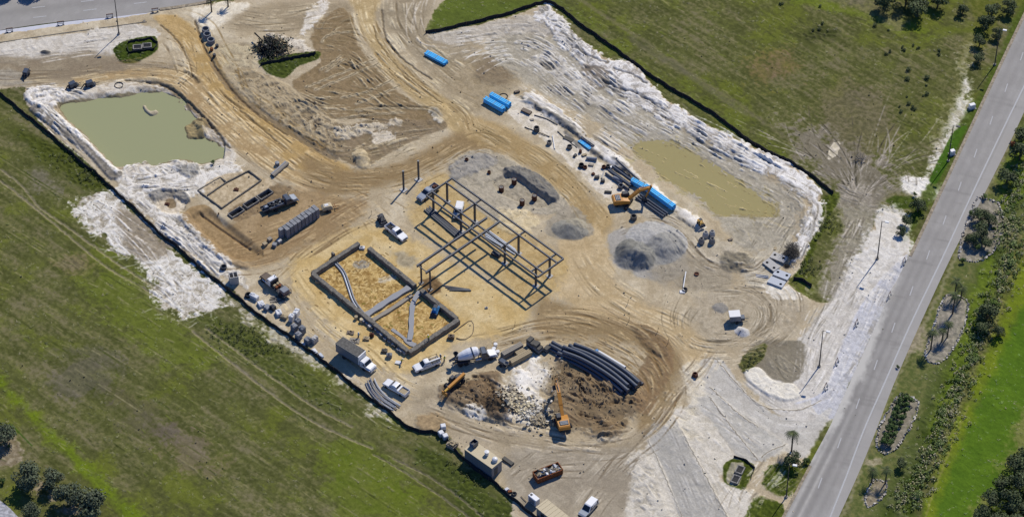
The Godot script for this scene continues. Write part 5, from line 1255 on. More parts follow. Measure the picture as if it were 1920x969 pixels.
# a crew-cab pickup, 6 m long
func pickup(at: Vector2, yaw: float, label: String, paint: Material, cargo := 0) -> Node3D:
	var o := base("pickup_truck", on(at), yaw)
	tag(o, label, "pickup truck", "pickup trucks on the site")
	var b := MB.new()
	b.hull([[-0.75, 0.5, 0.96], [-0.75, 1.2, 0.98], [1.25, 1.22, 0.97], [1.35, 1.2, 0.96], [2.7, 1.1, 0.92], [2.98, 0.98, 0.86], [3.05, 0.75, 0.86], [3.05, 0.48, 0.86], [2.5, 0.42, 0.94]])
	part("body", b, paint, o)
	var c := MB.new()
	c.hull([[-0.75, 1.2, 0.94], [-0.55, 1.86, 0.74], [-0.3, 1.93, 0.72], [0.3, 1.95, 0.72], [0.55, 1.88, 0.73], [1.38, 1.2, 0.90]])
	part("cab", c, paint, o)
	glass4(o, "windshield", Vector3(1.32, 1.27, -0.82), Vector3(0.66, 1.84, -0.68), Vector3(0.66, 1.84, 0.68), Vector3(1.32, 1.27, 0.82))
	glass4(o, "rear_window", Vector3(-0.76, 1.3, 0.76), Vector3(-0.6, 1.78, 0.62), Vector3(-0.6, 1.78, -0.62), Vector3(-0.76, 1.3, -0.76))
	for s in [-1, 1]:
		for e in [[-0.6, 0.12, -0.42, 0.12], [0.2, 1.05, 0.2, 0.52]]:
			var p := [Vector3(e[0], 1.27, s * 0.935), Vector3(e[2], 1.78, s * 0.785), Vector3(e[3], 1.78, s * 0.785), Vector3(e[1], 1.27, s * 0.935)]
			if s > 0:
				glass4(o, "side_window", p[3], p[2], p[1], p[0])
			else:
				glass4(o, "side_window", p[0], p[1], p[2], p[3])
		var mm := MB.new()
		mm.box(Vector3(1.15, 1.32, s * 1.08), Vector3(0.12, 0.2, 0.22), Basis.IDENTITY, 0.03)
		part("mirror", mm, M.dark_metal, o)
	var d := MB.new()
	d.box(Vector3(-1.9, 0.72, 0), Vector3(2.26, 0.12, 1.84))
	for s in [-1, 1]:
		d.box(Vector3(-1.9, 0.9, s * 0.93), Vector3(2.26, 0.74, 0.1), Basis.IDENTITY, 0.03)
	part("bed", d, paint, o)
	var g := MB.new()
	g.box(Vector3(-3.02, 0.92, 0), Vector3(0.08, 0.68, 1.9), Basis.IDENTITY, 0.02)
	part("tailgate", g, paint, o)
	for x in [3.08, -3.12]:
		var bp := MB.new()
		bp.box(Vector3(x, 0.52, 0), Vector3(0.16, 0.22, 1.86), Basis.IDENTITY, 0.04)
		part("bumper", bp, M.chrome, o)
	var gr := MB.new()
	gr.box(Vector3(3.05, 0.82, 0), Vector3(0.05, 0.24, 1.05))
	part("grille", gr, M.dark_metal, o)
	lamps(o, 3.02, -3.04, 0.86, 0.98, 0.9)
	for x in [2.05, -1.85]:
		for s in [-1, 1]:
			wheel(o, x, s * 0.86, 0.4, 0.28)
	if cargo == 1:      # tools, reels and a box in the bed
		var l := MB.new()
		l.box(Vector3(-1.0, 1.12, 0), Vector3(0.45, 0.5, 1.7), Basis.IDENTITY, 0.04)
		part("tool_box", l, M.chrome, o)
		l = MB.new()
		l.cyl(Vector3(-1.9, 0.98, -0.3), Vector3(-1.9, 0.98, 0.4), 0.34, 0.34, 10)
		l.box(Vector3(-2.5, 0.96, 0.1), Vector3(0.5, 0.4, 0.9), Basis(Vector3.UP, 0.4))
		part("cargo", l, M.rust, o)
	elif cargo == 2:    # ladder rack with white lengths on it
		var l := MB.new()
		for x in [-2.8, -1.0]:
			for s in [-1, 1]:
				l.cyl(Vector3(x, 1.2, s * 0.9), Vector3(x, 1.95, s * 0.86), 0.04, 0.04, 6)
			l.cyl(Vector3(x, 1.95, -0.9), Vector3(x, 1.95, 0.9), 0.04, 0.04, 6)
		for s in [-1, 1]:
			l.cyl(Vector3(-3.0, 1.95, s * 0.86), Vector3(0.6, 2.02, s * 0.86), 0.045, 0.045, 6)
		part("ladder_rack", l, M.dark_metal, o)
		l = MB.new()
		l.box(Vector3(-1.3, 2.06, -0.6), Vector3(3.4, 0.1, 0.34))
		part("white_boards", l, M.wrap_white, o)
		l = MB.new()
		l.box(Vector3(-1.9, 1.05, 0.35), Vector3(1.7, 0.55, 0.9), Basis.IDENTITY, 0.05)
		part("cargo", l, M.lumber, o)
		l = MB.new()
		l.box(Vector3(-1.9, 0.98, -0.5), Vector3(1.6, 0.4, 0.6), Basis.IDENTITY, 0.05)
		part("cargo", l, M.dark_metal, o)
	elif cargo == 3:
		var l := MB.new()
		l.box(Vector3(-2.0, 0.86, 0.1), Vector3(1.6, 0.16, 1.3))
		part("boards", l, M.lumber, o)
		l = MB.new()
		l.box(Vector3(-1.0, 1.12, 0), Vector3(0.45, 0.4, 1.7), Basis.IDENTITY, 0.04)
		part("tool_box", l, M.white_paint, o)
	else:
		var l := MB.new()
		l.box(Vector3(-1.9, 0.82, 0), Vector3(1.9, 0.08, 1.6))
		part("bed_liner", l, M.rubber, o)
		l = MB.new()
		l.box(Vector3(-1.4, 1.0, -0.3), Vector3(0.7, 0.36, 0.6), Basis(Vector3.UP, 0.3), 0.03)
		part("cargo", l, M.dark_metal, o)
	return o

# a long white wagon or van with side glass
func suv(at: Vector2, yaw: float, label: String, paint: Material, called := "van", cat := "van", hi := 2.0) -> Node3D:
	var o := base(called, on(at), yaw)
	tag(o, label, cat)
	var b := MB.new()
	b.hull([[-2.5, 0.5, 0.92], [-2.56, 0.9, 0.97], [-2.5, 1.15, 0.97], [1.0, 1.15, 0.97], [2.25, 1.05, 0.92], [2.55, 0.9, 0.84], [2.58, 0.5, 0.84], [2.0, 0.4, 0.92]])
	part("body", b, paint, o)
	var c := MB.new()
	c.hull([[-2.48, 1.14, 0.94], [-2.35, hi - 0.1, 0.82], [-2.1, hi, 0.78], [0.0, hi + 0.04, 0.78], [0.25, hi - 0.05, 0.78], [1.2, 1.14, 0.92]])
	part("cab", c, M.white_paint, o)
	glass4(o, "windshield", Vector3(1.16, 1.2, -0.84), Vector3(0.36, hi - 0.1, -0.72), Vector3(0.36, hi - 0.1, 0.72), Vector3(1.16, 1.2, 0.84))
	for s in [-1, 1]:
		for e in [[-2.25, -1.4], [-1.25, -0.45], [-0.3, 0.75]]:
			var up: float = e[1] - (0.55 if e[1] > 0 else 0.0)
			var p := [Vector3(e[0], 1.24, s * 0.945), Vector3(e[0], hi - 0.2, s * 0.85), Vector3(up, hi - 0.2, s * 0.85), Vector3(e[1], 1.24, s * 0.945)]
			if s > 0:
				glass4(o, "side_window", p[3], p[2], p[1], p[0])
			else:
				glass4(o, "side_window", p[0], p[1], p[2], p[3])
	for x in [2.6, -2.6]:
		var bp := MB.new()
		bp.box(Vector3(x, 0.55, 0), Vector3(0.14, 0.26, 1.8), Basis.IDENTITY, 0.04)
		part("bumper", bp, M.dark_metal, o)
	lamps(o, 2.52, -2.54, 0.86, 1.0, 0.9)
	for x in [1.6, -1.6]:
		for s in [-1, 1]:
			wheel(o, x, s * 0.84, 0.37, 0.26)
	return o

func cab_over(o: Node3D, x0: float, paint: Material, roof := 2.5, hood := 1.5, hm: Material = null) -> void:     # conventional truck cab, its back wall at x0
	var b := MB.new()
	b.hull([[x0, 0.8, 1.1], [x0, 1.5, 1.12], [x0 + 0.05, roof - 0.1, 1.0], [x0 + 0.2, roof, 0.98], [x0 + 0.95, roof - 0.02, 0.98], [x0 + 1.15, roof - 0.12, 0.98], [x0 + 1.7, 1.5, 1.08], [x0 + 1.75, 0.8, 1.1]])
	part("cab", b, paint, o)
	var h := MB.new()
	h.hull([[x0 + 1.7, 0.7, 1.0], [x0 + 1.7, 1.55, 0.98], [x0 + 1.75 + hood * 0.8, 1.4, 0.86], [x0 + 1.75 + hood, 1.2, 0.82], [x0 + 1.75 + hood, 0.6, 0.84]])
	part("hood", h, hm if hm else paint, o)
	glass4(o, "windshield", Vector3(x0 + 1.69, 1.58, -0.98), Vector3(x0 + 1.22, roof - 0.2, -0.9), Vector3(x0 + 1.22, roof - 0.2, 0.9), Vector3(x0 + 1.69, 1.58, 0.98))
	for s in [-1, 1]:
		var p := [Vector3(x0 + 0.4, 1.58, s * 1.12), Vector3(x0 + 0.4, roof - 0.3, s * 1.02), Vector3(x0 + 1.05, roof - 0.3, s * 1.02), Vector3(x0 + 1.45, 1.58, s * 1.12)]
		if s > 0:
			glass4(o, "side_window", p[3], p[2], p[1], p[0])
		else:
			glass4(o, "side_window", p[0], p[1], p[2], p[3])
		var f := MB.new()
		f.hull([[x0 + 1.8, 0.75, 0.0], [x0 + 2.0, 1.1, 0.0], [x0 + 2.7, 1.1, 0.0], [x0 + 2.95, 0.75, 0.0]])
		f.box(Vector3(x0 + 2.35, 1.05, s * 1.02), Vector3(1.1, 0.12, 0.34), Basis.IDENTITY, 0.04)
		part("fender", f, paint, o)
		var mm := MB.new()
		mm.box(Vector3(x0 + 1.6, 1.9, s * 1.28), Vector3(0.1, 0.42, 0.2), Basis.IDENTITY, 0.03)
		part("mirror", mm, M.dark_metal, o)
		var hl := MB.new()
		hl.box(Vector3(x0 + 1.77 + hood, 0.95, s * 0.66), Vector3(0.08, 0.22, 0.26))
		part("headlight", hl, M.lens, o)
	var bp := MB.new()
	bp.box(Vector3(x0 + 1.85 + hood, 0.62, 0), Vector3(0.22, 0.3, 2.1), Basis.IDENTITY, 0.05)
	part("bumper", bp, M.chrome, o)

func chassis(o: Node3D, x0: float, x1: float, axles: Array, r := 0.5) -> void:
	var c := MB.new()
	for s in [-1, 1]:
		c.box(Vector3((x0 + x1) / 2, 0.85, s * 0.42), Vector3(x1 - x0, 0.26, 0.12))
	for a in axles:
		c.box(Vector3(a, r, 0), Vector3(0.16, 0.16, 1.7))
	part("chassis", c, M.dark_metal, o)
	for a in axles:
		for s in [-1, 1]:
			wheel(o, a, s * 0.98, r, 0.34 if a > 1.0 else 0.5)

func box_truck(at: Vector2, yaw: float, label: String) -> void:
	var o := base("box_truck", on(at), yaw)
	tag(o, label, "box truck")
	chassis(o, -4.6, 4.2, [-2.6, 3.1], 0.48)
	var b := MB.new()
	b.box(Vector3(-1.55, 2.35, 0), Vector3(6.5, 2.5, 2.5), Basis.IDENTITY, 0.05)
	part("cargo_box", b, M.grey_panel, o)
	var r := MB.new()
	r.box(Vector3(-1.55, 3.63, 0), Vector3(6.44, 0.05, 2.44))
	part("roof", r, M.roof_grey, o)
	for s in [-1, 1]:
		var t := MB.new()
		t.box(Vector3(-1.55, 3.58, s * 1.27), Vector3(6.5, 0.12, 0.06))
		part("top_rail", t, M.mid_metal, o)
		var sk := MB.new()
		sk.box(Vector3(-1.55, 1.15, s * 1.27), Vector3(6.5, 0.1, 0.06))
		part("bottom_rail", sk, M.mid_metal, o)
	var f := MB.new()
	f.hull([[1.72, 1.15, 1.26], [1.72, 3.66, 1.26], [1.88, 3.6, 1.2], [1.9, 1.2, 1.2]])
	part("front_cap", f, M.white_paint, o)
	var d := MB.new()
	d.box(Vector3(-4.82, 2.35, 0), Vector3(0.04, 2.2, 2.2))
	part("roll_door", d, M.grey_panel, o)
	cab_over(o, 2.0, M.white_paint, 2.45, 1.2)
	for s in [-1, 1]:
		var l := MB.new()
		l.box(Vector3(-4.82, 0.95, s * 1.0), Vector3(0.08, 0.16, 0.3))
		part("tail_light", l, M.red_light, o)

func mixer_truck(at: Vector2, yaw: float, label: String) -> void:
	var o := base("concrete_mixer", on(at), yaw)
	tag(o, label, "concrete mixer")
	chassis(o, -4.6, 4.6, [-3.2, -1.9, 3.6], 0.52)
	cab_over(o, 1.6, M.navy_paint, 2.75, 1.7, M.white_paint)
	var d := MB.new()
	var f := Basis(Vector3.BACK, -PI / 2 + 0.20)
	d.lathe(Vector3(-1.3, 2.35, 0), [[0.0, 2.5], [0.75, 2.5], [1.05, 2.1], [1.28, 1.0], [1.28, 0.1], [1.1, -1.0], [0.78, -2.1], [0.6, -2.45], [0.4, -2.45], [0.4, -2.2]], 18, f)
	part("drum", d, M.white_paint, o)
	var bnd := MB.new()
	bnd.lathe(Vector3(-1.3, 2.35, 0), [[1.29, 1.25], [1.31, 1.22], [1.31, 0.95], [1.29, 0.92]], 18, f)
	part("drum_band", bnd, M.navy_paint, o)
	var h := MB.new()
	h.lathe(Vector3(-4.0, 3.1, 0), [[0.25, -0.5], [0.55, 0.3], [0.6, 0.35], [0.5, 0.3], [0.2, -0.45]], 10)
	part("hopper", h, M.dark_metal, o)
	var c := MB.new()
	c.box(Vector3(-4.7, 1.7, 0.1), Vector3(1.8, 0.1, 0.5), Basis(Vector3.BACK, 0.5))
	for s in [-1, 1]:
		c.box(Vector3(-4.7, 1.82, 0.1 + s * 0.24), Vector3(1.8, 0.26, 0.05), Basis(Vector3.BACK, 0.5))
	part("chute", c, M.mid_metal, o)
	var fr := MB.new()
	for s in [-1, 1]:
		fr.bar(Vector3(-3.9, 1.0, s * 0.7), Vector3(-3.7, 2.9, s * 0.5), 0.1, 0.14)
		fr.bar(Vector3(0.9, 1.0, s * 0.6), Vector3(1.1, 2.2, s * 0.5), 0.1, 0.14)
		fr.box(Vector3(-2.5, 1.2, s * 1.1), Vector3(2.9, 0.08, 0.5), Basis.IDENTITY, 0.02)
	part("drum_stand", fr, M.dark_metal, o)
	var tk := MB.new()
	tk.cyl(Vector3(0.2, 1.1, 1.0), Vector3(1.5, 1.1, 1.0), 0.33, 0.33, 12)
	part("fuel_tank", tk, M.chrome, o)
	tk = MB.new()
	tk.cyl(Vector3(1.25, 2.5, -0.6), Vector3(1.25, 2.5, 0.6), 0.3, 0.3, 12)
	part("water_tank", tk, M.navy_paint, o)

func concrete_pump(at: Vector2, yaw: float) -> void:
	var o := base("concrete_pump", on(at), yaw)
	tag(o, "small grey trailer pump with white barrels by the mixer's nose", "concrete pump")
	var b := MB.new()
	b.box(Vector3(0, 0.75, 0), Vector3(2.2, 0.25, 1.3), Basis.IDENTITY, 0.04)
	part("frame", b, M.dark_metal, o)
	b = MB.new()
	b.hull([[-1.0, 0.85, 0.6], [-0.9, 1.5, 0.5], [0.3, 1.55, 0.5], [0.5, 0.85, 0.6]])
	part("engine_cover", b, M.navy_paint, o)
	b = MB.new()
	b.lathe(Vector3(0.85, 0.9, 0), [[0.2, 0.0], [0.55, 0.6], [0.6, 0.65], [0.5, 0.6], [0.15, 0.1]], 10)
	part("hopper", b, M.mid_metal, o)
	for s in [-1, 1]:
		wheel(o, -0.2, s * 0.72, 0.34, 0.22)
	for k in 3:
		var d := MB.new()
		d.lathe(Vector3.ZERO, [[0.0, 0.0], [0.42, 0.0], [0.44, 0.3], [0.42, 0.32], [0.44, 0.6], [0.44, 0.9], [0.38, 0.92], [0.0, 0.92]], 12)
		var p: Vector2 = [Vector2(-3.62, 27.04), Vector2(-3.15, 29.26), Vector2(-3.97, 28.31)][k]
		tag(solo("drum_barrel", d, M.wrap_white, on(p)), ["white barrel beside the mixer's front wheel, farther one", "white barrel between the mixer's nose and the grey pump", "small white barrel tucked against the mixer's bumper"][k], "barrel", "white barrels by the mixer")

func excavator(at: Vector2, yaw: float, track_yaw: float, label: String, pose: Array, paint: Material) -> void:
	var o := base("excavator", on(at), yaw)
	tag(o, label, "excavator", "orange excavators")
	var tb := Basis(Vector3.UP, track_yaw)
	for s in [-1, 1]:
		var t := MB.new()
		var ring := []
		for z in [-0.3, 0.3]:
			var r := []
			for i in 16:
				var a := TAU * i / 16
				r.push_back(tb * Vector3((1.5 if cos(a) > 0 else -1.5) + cos(a) * 0.45, 0.46 + sin(a) * 0.45, s * 1.15 + z))
			ring.push_back(r)
		t.skin(ring)
		var tr := part("track", t, M.rubber, o)
		for k in 3:
			var w := MB.new()
			w.cyl(tb * Vector3((k - 1) * 1.4, 0.46, s * 1.15 - 0.33), tb * Vector3((k - 1) * 1.4, 0.46, s * 1.15 + 0.33), 0.3, 0.3, 10)
			part("roller", w, M.dark_metal, tr)
	var u := MB.new()
	u.box(tb * Vector3(0, 0.6, 0), Vector3(1.8, 0.5, 1.8), tb)
	u.cyl(Vector3(0, 0.8, 0), Vector3(0, 1.1, 0), 0.75, 0.75, 14)
	part("turntable", u, M.dark_metal, o)
	var h := MB.new()
	h.hull([[-2.5, 1.1, 1.2], [-2.75, 1.4, 1.25], [-2.7, 2.15, 1.2], [-2.4, 2.35, 1.15], [-0.4, 2.3, 1.3], [1.1, 1.9, 1.3], [1.15, 1.1, 1.3]])
	part("house", h, paint, o)
	h = MB.new()
	h.box(Vector3(-1.55, 2.38, 0.05), Vector3(1.2, 0.12, 1.9), Basis.IDENTITY, 0.03)
	part("engine_cover", h, M.dark_metal, o)
	for k in 3:
		var g := MB.new()
		g.box(Vector3(-1.9 + k * 0.36, 2.46, 0.05), Vector3(0.22, 0.05, 1.6))
		part("grille", g, M.grey_panel, o)
	h = MB.new()
	h.hull([[-0.4, 2.2, 0.5], [-0.3, 2.95, 0.46], [0.9, 2.95, 0.46], [1.35, 2.2, 0.5], [1.35, 1.2, 0.5], [-0.4, 1.2, 0.5]])
	for i in h.v.size():
		h.v[i].z -= 0.75
	part("cab", h, M.dark_metal, o)
	glass4(o, "windshield", Vector3(1.37, 2.15, -1.2), Vector3(0.95, 2.85, -1.16), Vector3(0.95, 2.85, -0.34), Vector3(1.37, 2.15, -0.3))
	glass4(o, "side_window", Vector3(-0.25, 2.1, -1.27), Vector3(-0.2, 2.8, -1.24), Vector3(0.8, 2.8, -1.24), Vector3(1.2, 2.1, -1.27))
	# pose: boom elbow, boom tip, arm tip (x, y in the plane of the boom)
	var f := Vector3(0.9, 1.6, 0.25)
	var e := Vector3(pose[0], pose[1], 0.25); var t := Vector3(pose[2], pose[3], 0.25); var a := Vector3(pose[4], pose[5], 0.25)
	var b := MB.new()
	b.bar(f, f.lerp(e, 0.5), 0.7, 0.62); b.bar(f.lerp(e, 0.45), e, 0.8, 0.62); b.bar(e - (t - e).normalized() * 0.2, e.lerp(t, 0.6), 0.74, 0.6); b.bar(e.lerp(t, 0.5), t, 0.52, 0.5)
	part("boom", b, paint, o)
	b = MB.new()
	var back := t - (a - t).normalized() * 0.7
	b.bar(back, t.lerp(a, 0.5), 0.5, 0.36); b.bar(t.lerp(a, 0.45), a, 0.36, 0.3)
	part("arm", b, paint, o)
	b = MB.new()
	for z in [-0.25, 0.25]:
		b.cyl(f + Vector3(0.3, -0.3, z), f.lerp(e, 0.75) + Vector3(0, 0, z), 0.09, 0.06, 8)
	b.cyl(e + Vector3(0, 0.35, 0), back + Vector3(0, 0.1, 0), 0.09, 0.06, 8)
	part("hydraulic_ram", b, M.mid_metal, o)
	b = MB.new()
	var rings := []
	for z in [-0.55, 0.55]:
		var r := []
		for q in [[0.1, 0.1], [0.55, -0.2], [0.75, -0.75], [0.45, -1.15], [-0.15, -1.2], [-0.5, -1.0]]:
			r.push_back(a + Vector3(-q[0] * pose[6], q[1], z))
		rings.push_back(r)
	b.skin(rings)
	part("bucket", b, M.dark_metal, o)

func telehandler(at: Vector2, yaw: float) -> void:
	var o := base("telehandler", on(at), yaw)
	tag(o, "orange telehandler with its long boom lowered beside the brown spoil heap", "telehandler")
	var b := MB.new()
	b.hull([[-2.4, 0.7, 0.8], [-2.5, 1.5, 0.8], [-1.2, 1.6, 0.8], [1.9, 1.1, 0.8], [2.2, 0.7, 0.8]])
	part("body", b, M.dark_metal, o)
	b = MB.new()
	b.box(Vector3(0.1, 2.05, -0.7), Vector3(5.2, 0.62, 0.66), Basis(Vector3.BACK, -0.1), 0.06)
	part("boom", b, M.orange_paint, o)
	b = MB.new()
	b.box(Vector3(3.0, 1.75, -0.7), Vector3(1.6, 0.44, 0.46), Basis(Vector3.BACK, -0.1), 0.04)
	part("boom_extension", b, M.yellow_paint, o)
	b = MB.new()
	b.hull([[-0.6, 1.3, 0.42], [-0.5, 2.4, 0.4], [0.5, 2.4, 0.4], [0.9, 1.3, 0.42]])
	for i in b.v.size():
		b.v[i].z += 0.55
	part("cab", b, M.dark_metal, o)
	glass4(o, "windshield", Vector3(0.92, 1.4, 0.2), Vector3(0.54, 2.3, 0.2), Vector3(0.54, 2.3, 0.9), Vector3(0.92, 1.4, 0.9))
	b = MB.new()
	b.box(Vector3(3.85, 1.1, -0.7), Vector3(0.16, 1.0, 1.5))
	for s in [-1, 1]:
		b.box(Vector3(4.4, 0.62, -0.7 + s * 0.4), Vector3(1.1, 0.07, 0.14))
	part("fork_carriage", b, M.orange_paint, o)
	for x in [-1.7, 1.6]:
		for s in [-1, 1]:
			wheel(o, x, s * 1.0, 0.62, 0.42)

func flatbed_truck(at: Vector2, yaw: float) -> void:      # brown hood forward, white cab, laden flatbed behind
	var o := base("flatbed_truck", on(at), yaw)
	tag(o, "flatbed truck with a white cab and brown hood, laden with orange gear", "flatbed truck")
	chassis(o, -4.6, 4.4, [-3.0, 3.2], 0.5)
	cab_over(o, 0.3, M.white_paint, 2.6, 2.2, M.brown_paint)
	var b := MB.new()
	b.box(Vector3(-2.1, 1.15, 0), Vector3(5.0, 0.14, 2.3), Basis.IDENTITY, 0.03)
	part("flatbed", b, M.dark_metal, o)
	b = MB.new()
	b.box(Vector3(0.05, 1.9, 0), Vector3(0.12, 1.4, 2.2))
	part("headboard", b, M.dark_metal, o)
	for k in 4:
		b = MB.new()
		b.box(Vector3(-0.6 - (k % 2) * 0.7, 1.5, -0.5 + (k / 2) * 0.9), Vector3(0.55, 0.5, 0.7), Basis(Vector3.UP, 0.2 * k), 0.04)
		part("crate", b, M.rust_orange if k % 2 else M.lumber, o)
	b = MB.new()
	b.box(Vector3(-3.4, 1.75, 0), Vector3(1.6, 1.0, 1.7), Basis.IDENTITY, 0.08)
	part("tank", b, M.grey_panel, o)
	b = MB.new()
	for x in [-4.5, -3.4, -2.2]:
		for s in [-1, 1]:
			b.cyl(Vector3(x, 1.2, s * 1.1), Vector3(x, 2.2, s * 1.1), 0.04, 0.04, 6)
	for y in [1.7, 2.2]:
		for s in [-1, 1]:
			b.cyl(Vector3(-4.5, y, s * 1.1), Vector3(-2.2, y, s * 1.1), 0.04, 0.04, 6)
		b.cyl(Vector3(-4.5, y, -1.1), Vector3(-4.5, y, 1.1), 0.04, 0.04, 6)
	part("stake_rail", b, M.rust, o)
	b = MB.new()
	b.cyl(Vector3(0.8, 1.6, 0), Vector3(0.8, 3.0, 0.9), 0.1, 0.1, 8)
	part("exhaust", b, M.chrome, o)

func service_truck(at: Vector2, yaw: float) -> void:
	var o := base("service_truck", on(at), yaw)
	tag(o, "dark blue-grey service truck with a cluttered bed beside the open vaults", "service truck")
	chassis(o, -3.6, 3.4, [-2.2, 2.4], 0.46)
	cab_over(o, 0.5, M.navy_paint, 2.3, 1.3, M.silver_paint)
	var b := MB.new()
	b.box(Vector3(-1.6, 1.1, 0), Vector3(3.9, 0.14, 2.1), Basis.IDENTITY, 0.03)
	part("flatbed", b, M.dark_metal, o)
	for s in [-1, 1]:
		b = MB.new()
		b.box(Vector3(-1.7, 1.4, s * 0.88), Vector3(3.4, 0.55, 0.36), Basis.IDENTITY, 0.04)
		part("side_locker", b, M.navy_paint, o)
	for k in 7:
		b = MB.new()
		b.box(Vector3(-3.0 + k * 0.45, 1.45 + (k % 3) * 0.12, -0.3 + (k % 2) * 0.6), Vector3(0.4, 0.5, 0.45), Basis(Vector3.UP, 0.35 * k), 0.03)
		part("cargo", b, [M.dark_metal, M.rubber, M.mid_metal][k % 3], o)
	b = MB.new()
	b.bar(Vector3(0.2, 1.2, 0.8), Vector3(0.2, 2.8, 0.8), 0.14, 0.14)
	b.bar(Vector3(0.2, 2.8, 0.8), Vector3(-1.6, 3.0, 0.2), 0.14, 0.14)
	part("crane_arm", b, M.dark_metal, o)
	var t := base("utility_trailer", on(Vector2(-56.14, -15.09)), yaw)
	tag(t, "small dark utility trailer parked behind the blue-grey service truck", "trailer")
	b = MB.new()
	b.box(Vector3(0, 0.75, 0), Vector3(2.4, 0.14, 1.7), Basis.IDENTITY, 0.03)
	part("deck", b, M.dark_metal, t)
	b = MB.new()
	for s in [-1, 1]:
		b.box(Vector3(0, 1.0, s * 0.84), Vector3(2.4, 0.4, 0.06))
	b.bar(Vector3(1.2, 0.72, 0.5), Vector3(2.2, 0.6, 0), 0.08, 0.1)
	b.bar(Vector3(1.2, 0.72, -0.5), Vector3(2.2, 0.6, 0), 0.08, 0.1)
	part("rail", b, M.navy_paint, t)
	b = MB.new()
	b.box(Vector3(-0.1, 1.15, 0), Vector3(1.1, 0.7, 0.9), Basis.IDENTITY, 0.06)
	part("compressor", b, M.navy_paint, t)
	b = MB.new()
	b.box(Vector3(-0.05, 1.53, 0.05), Vector3(0.6, 0.08, 0.5))
	part("cover", b, M.silver_paint, t)
	for s in [-1, 1]:
		wheel(t, -0.2, s * 0.98, 0.36, 0.24)

func generator(at: Vector2, yaw: float) -> void:
	var o := base("towed_generator", on(at), yaw)
	tag(o, "cream towed generator at the end of the grey block pallets", "generator")
	var b := MB.new()
	b.hull([[-1.3, 0.6, 0.75], [-1.35, 1.2, 0.72], [-0.9, 1.62, 0.62], [0.7, 1.62, 0.62], [1.1, 1.2, 0.7], [1.1, 0.6, 0.75]])
	part("canopy", b, M.tan_paint, o)
	b = MB.new()
	b.box(Vector3(-0.2, 1.66, 0), Vector3(0.9, 0.08, 0.7), Basis.IDENTITY, 0.02)
	part("hatch", b, M.wrap_white, o)
	b = MB.new()
	b.bar(Vector3(1.1, 0.6, 0), Vector3(2.9, 0.5, 0), 0.1, 0.12)
	b.bar(Vector3(1.9, 0.55, -0.9), Vector3(1.9, 0.55, 0.9), 0.1, 0.1)
	part("drawbar", b, M.rust_orange, o)
	for s in [-1, 1]:
		wheel(o, -0.3, s * 0.86, 0.36, 0.22)

func dumpster(at: Vector2, yaw: float) -> void:
	var o := base("dumpster", on(at), yaw)
	tag(o, "rusty orange roll-off dumpster full of pale rubbish", "dumpster")
	var b := MB.new()
	for s in [-1, 1]:
		b.box(Vector3(0, 0.9, s * 1.15), Vector3(6.0, 1.4, 0.1))
		for k in 7:
			b.box(Vector3(-2.7 + k * 0.9, 0.85, s * 1.24), Vector3(0.12, 1.2, 0.09))
		b.box(Vector3(0, 1.62, s * 1.17), Vector3(6.1, 0.12, 0.18))
		b.box(Vector3(s * 2.98, 0.9, 0), Vector3(0.1, 1.4, 2.2))
		b.box(Vector3(s * 2.98, 1.62, 0), Vector3(0.18, 0.12, 2.3))
	b.box(Vector3(0, 0.25, 0), Vector3(6.0, 0.12, 2.3))
	part("bin", b, M.rust_orange, o)
	for k in 46:
		var d := MB.new()
		var p := Vector3(rng.randf_range(-2.6, 2.6), rng.randf_range(1.0, 1.75), rng.randf_range(-0.85, 0.85))
		d.box(p, Vector3(rng.randf_range(0.3, 1.1), rng.randf_range(0.08, 0.4), rng.randf_range(0.25, 0.7)), Basis.from_euler(Vector3(rng.randf_range(-.6, .6), rng.randf() * TAU, rng.randf_range(-.6, .6))))
		part("rubbish", d, [M.wrap_white, M.lumber, M.concrete_pale, M.crate_dark, M.plank_grey][k % 5], o)
	var f := MB.new()
	f.box(Vector3(0, 0.75, 0), Vector3(5.8, 0.8, 2.1))
	part("fill", f, M.crate_dark, o)

func spreader(at: Vector2, yaw: float) -> void:
	var o := base("mortar_silo", on(at), yaw)
	tag(o, "white-topped grey machine between two small gravel piles", "machine")
	var b := MB.new()
	b.hull([[-1.2, 0.7, 0.9], [-1.4, 2.3, 1.0], [1.0, 2.3, 1.0], [1.2, 0.7, 0.9]])
	part("hopper", b, M.grey_panel, o)
	b = MB.new()
	b.box(Vector3(-0.2, 2.36, 0), Vector3(2.5, 0.12, 2.06), Basis.IDENTITY, 0.03)
	part("lid", b, M.wrap_white, o)
	b = MB.new()
	b.box(Vector3(1.6, 1.1, 0.2), Vector3(0.9, 0.8, 1.2), Basis.IDENTITY, 0.05)
	part("engine", b, M.navy_paint, o)
	b = MB.new()
	b.bar(Vector3(2.0, 0.7, 0), Vector3(3.0, 0.5, 0), 0.12, 0.12)
	for x in [-1.0, 1.0]:
		for s in [-1, 1]:
			b.bar(Vector3(x, 0, s * 0.8), Vector3(x, 0.8, s * 0.8), 0.1, 0.1)
	part("frame", b, M.dark_metal, o)
	for s in [-1, 1]:
		wheel(o, 0.3, s * 1.05, 0.4, 0.26)

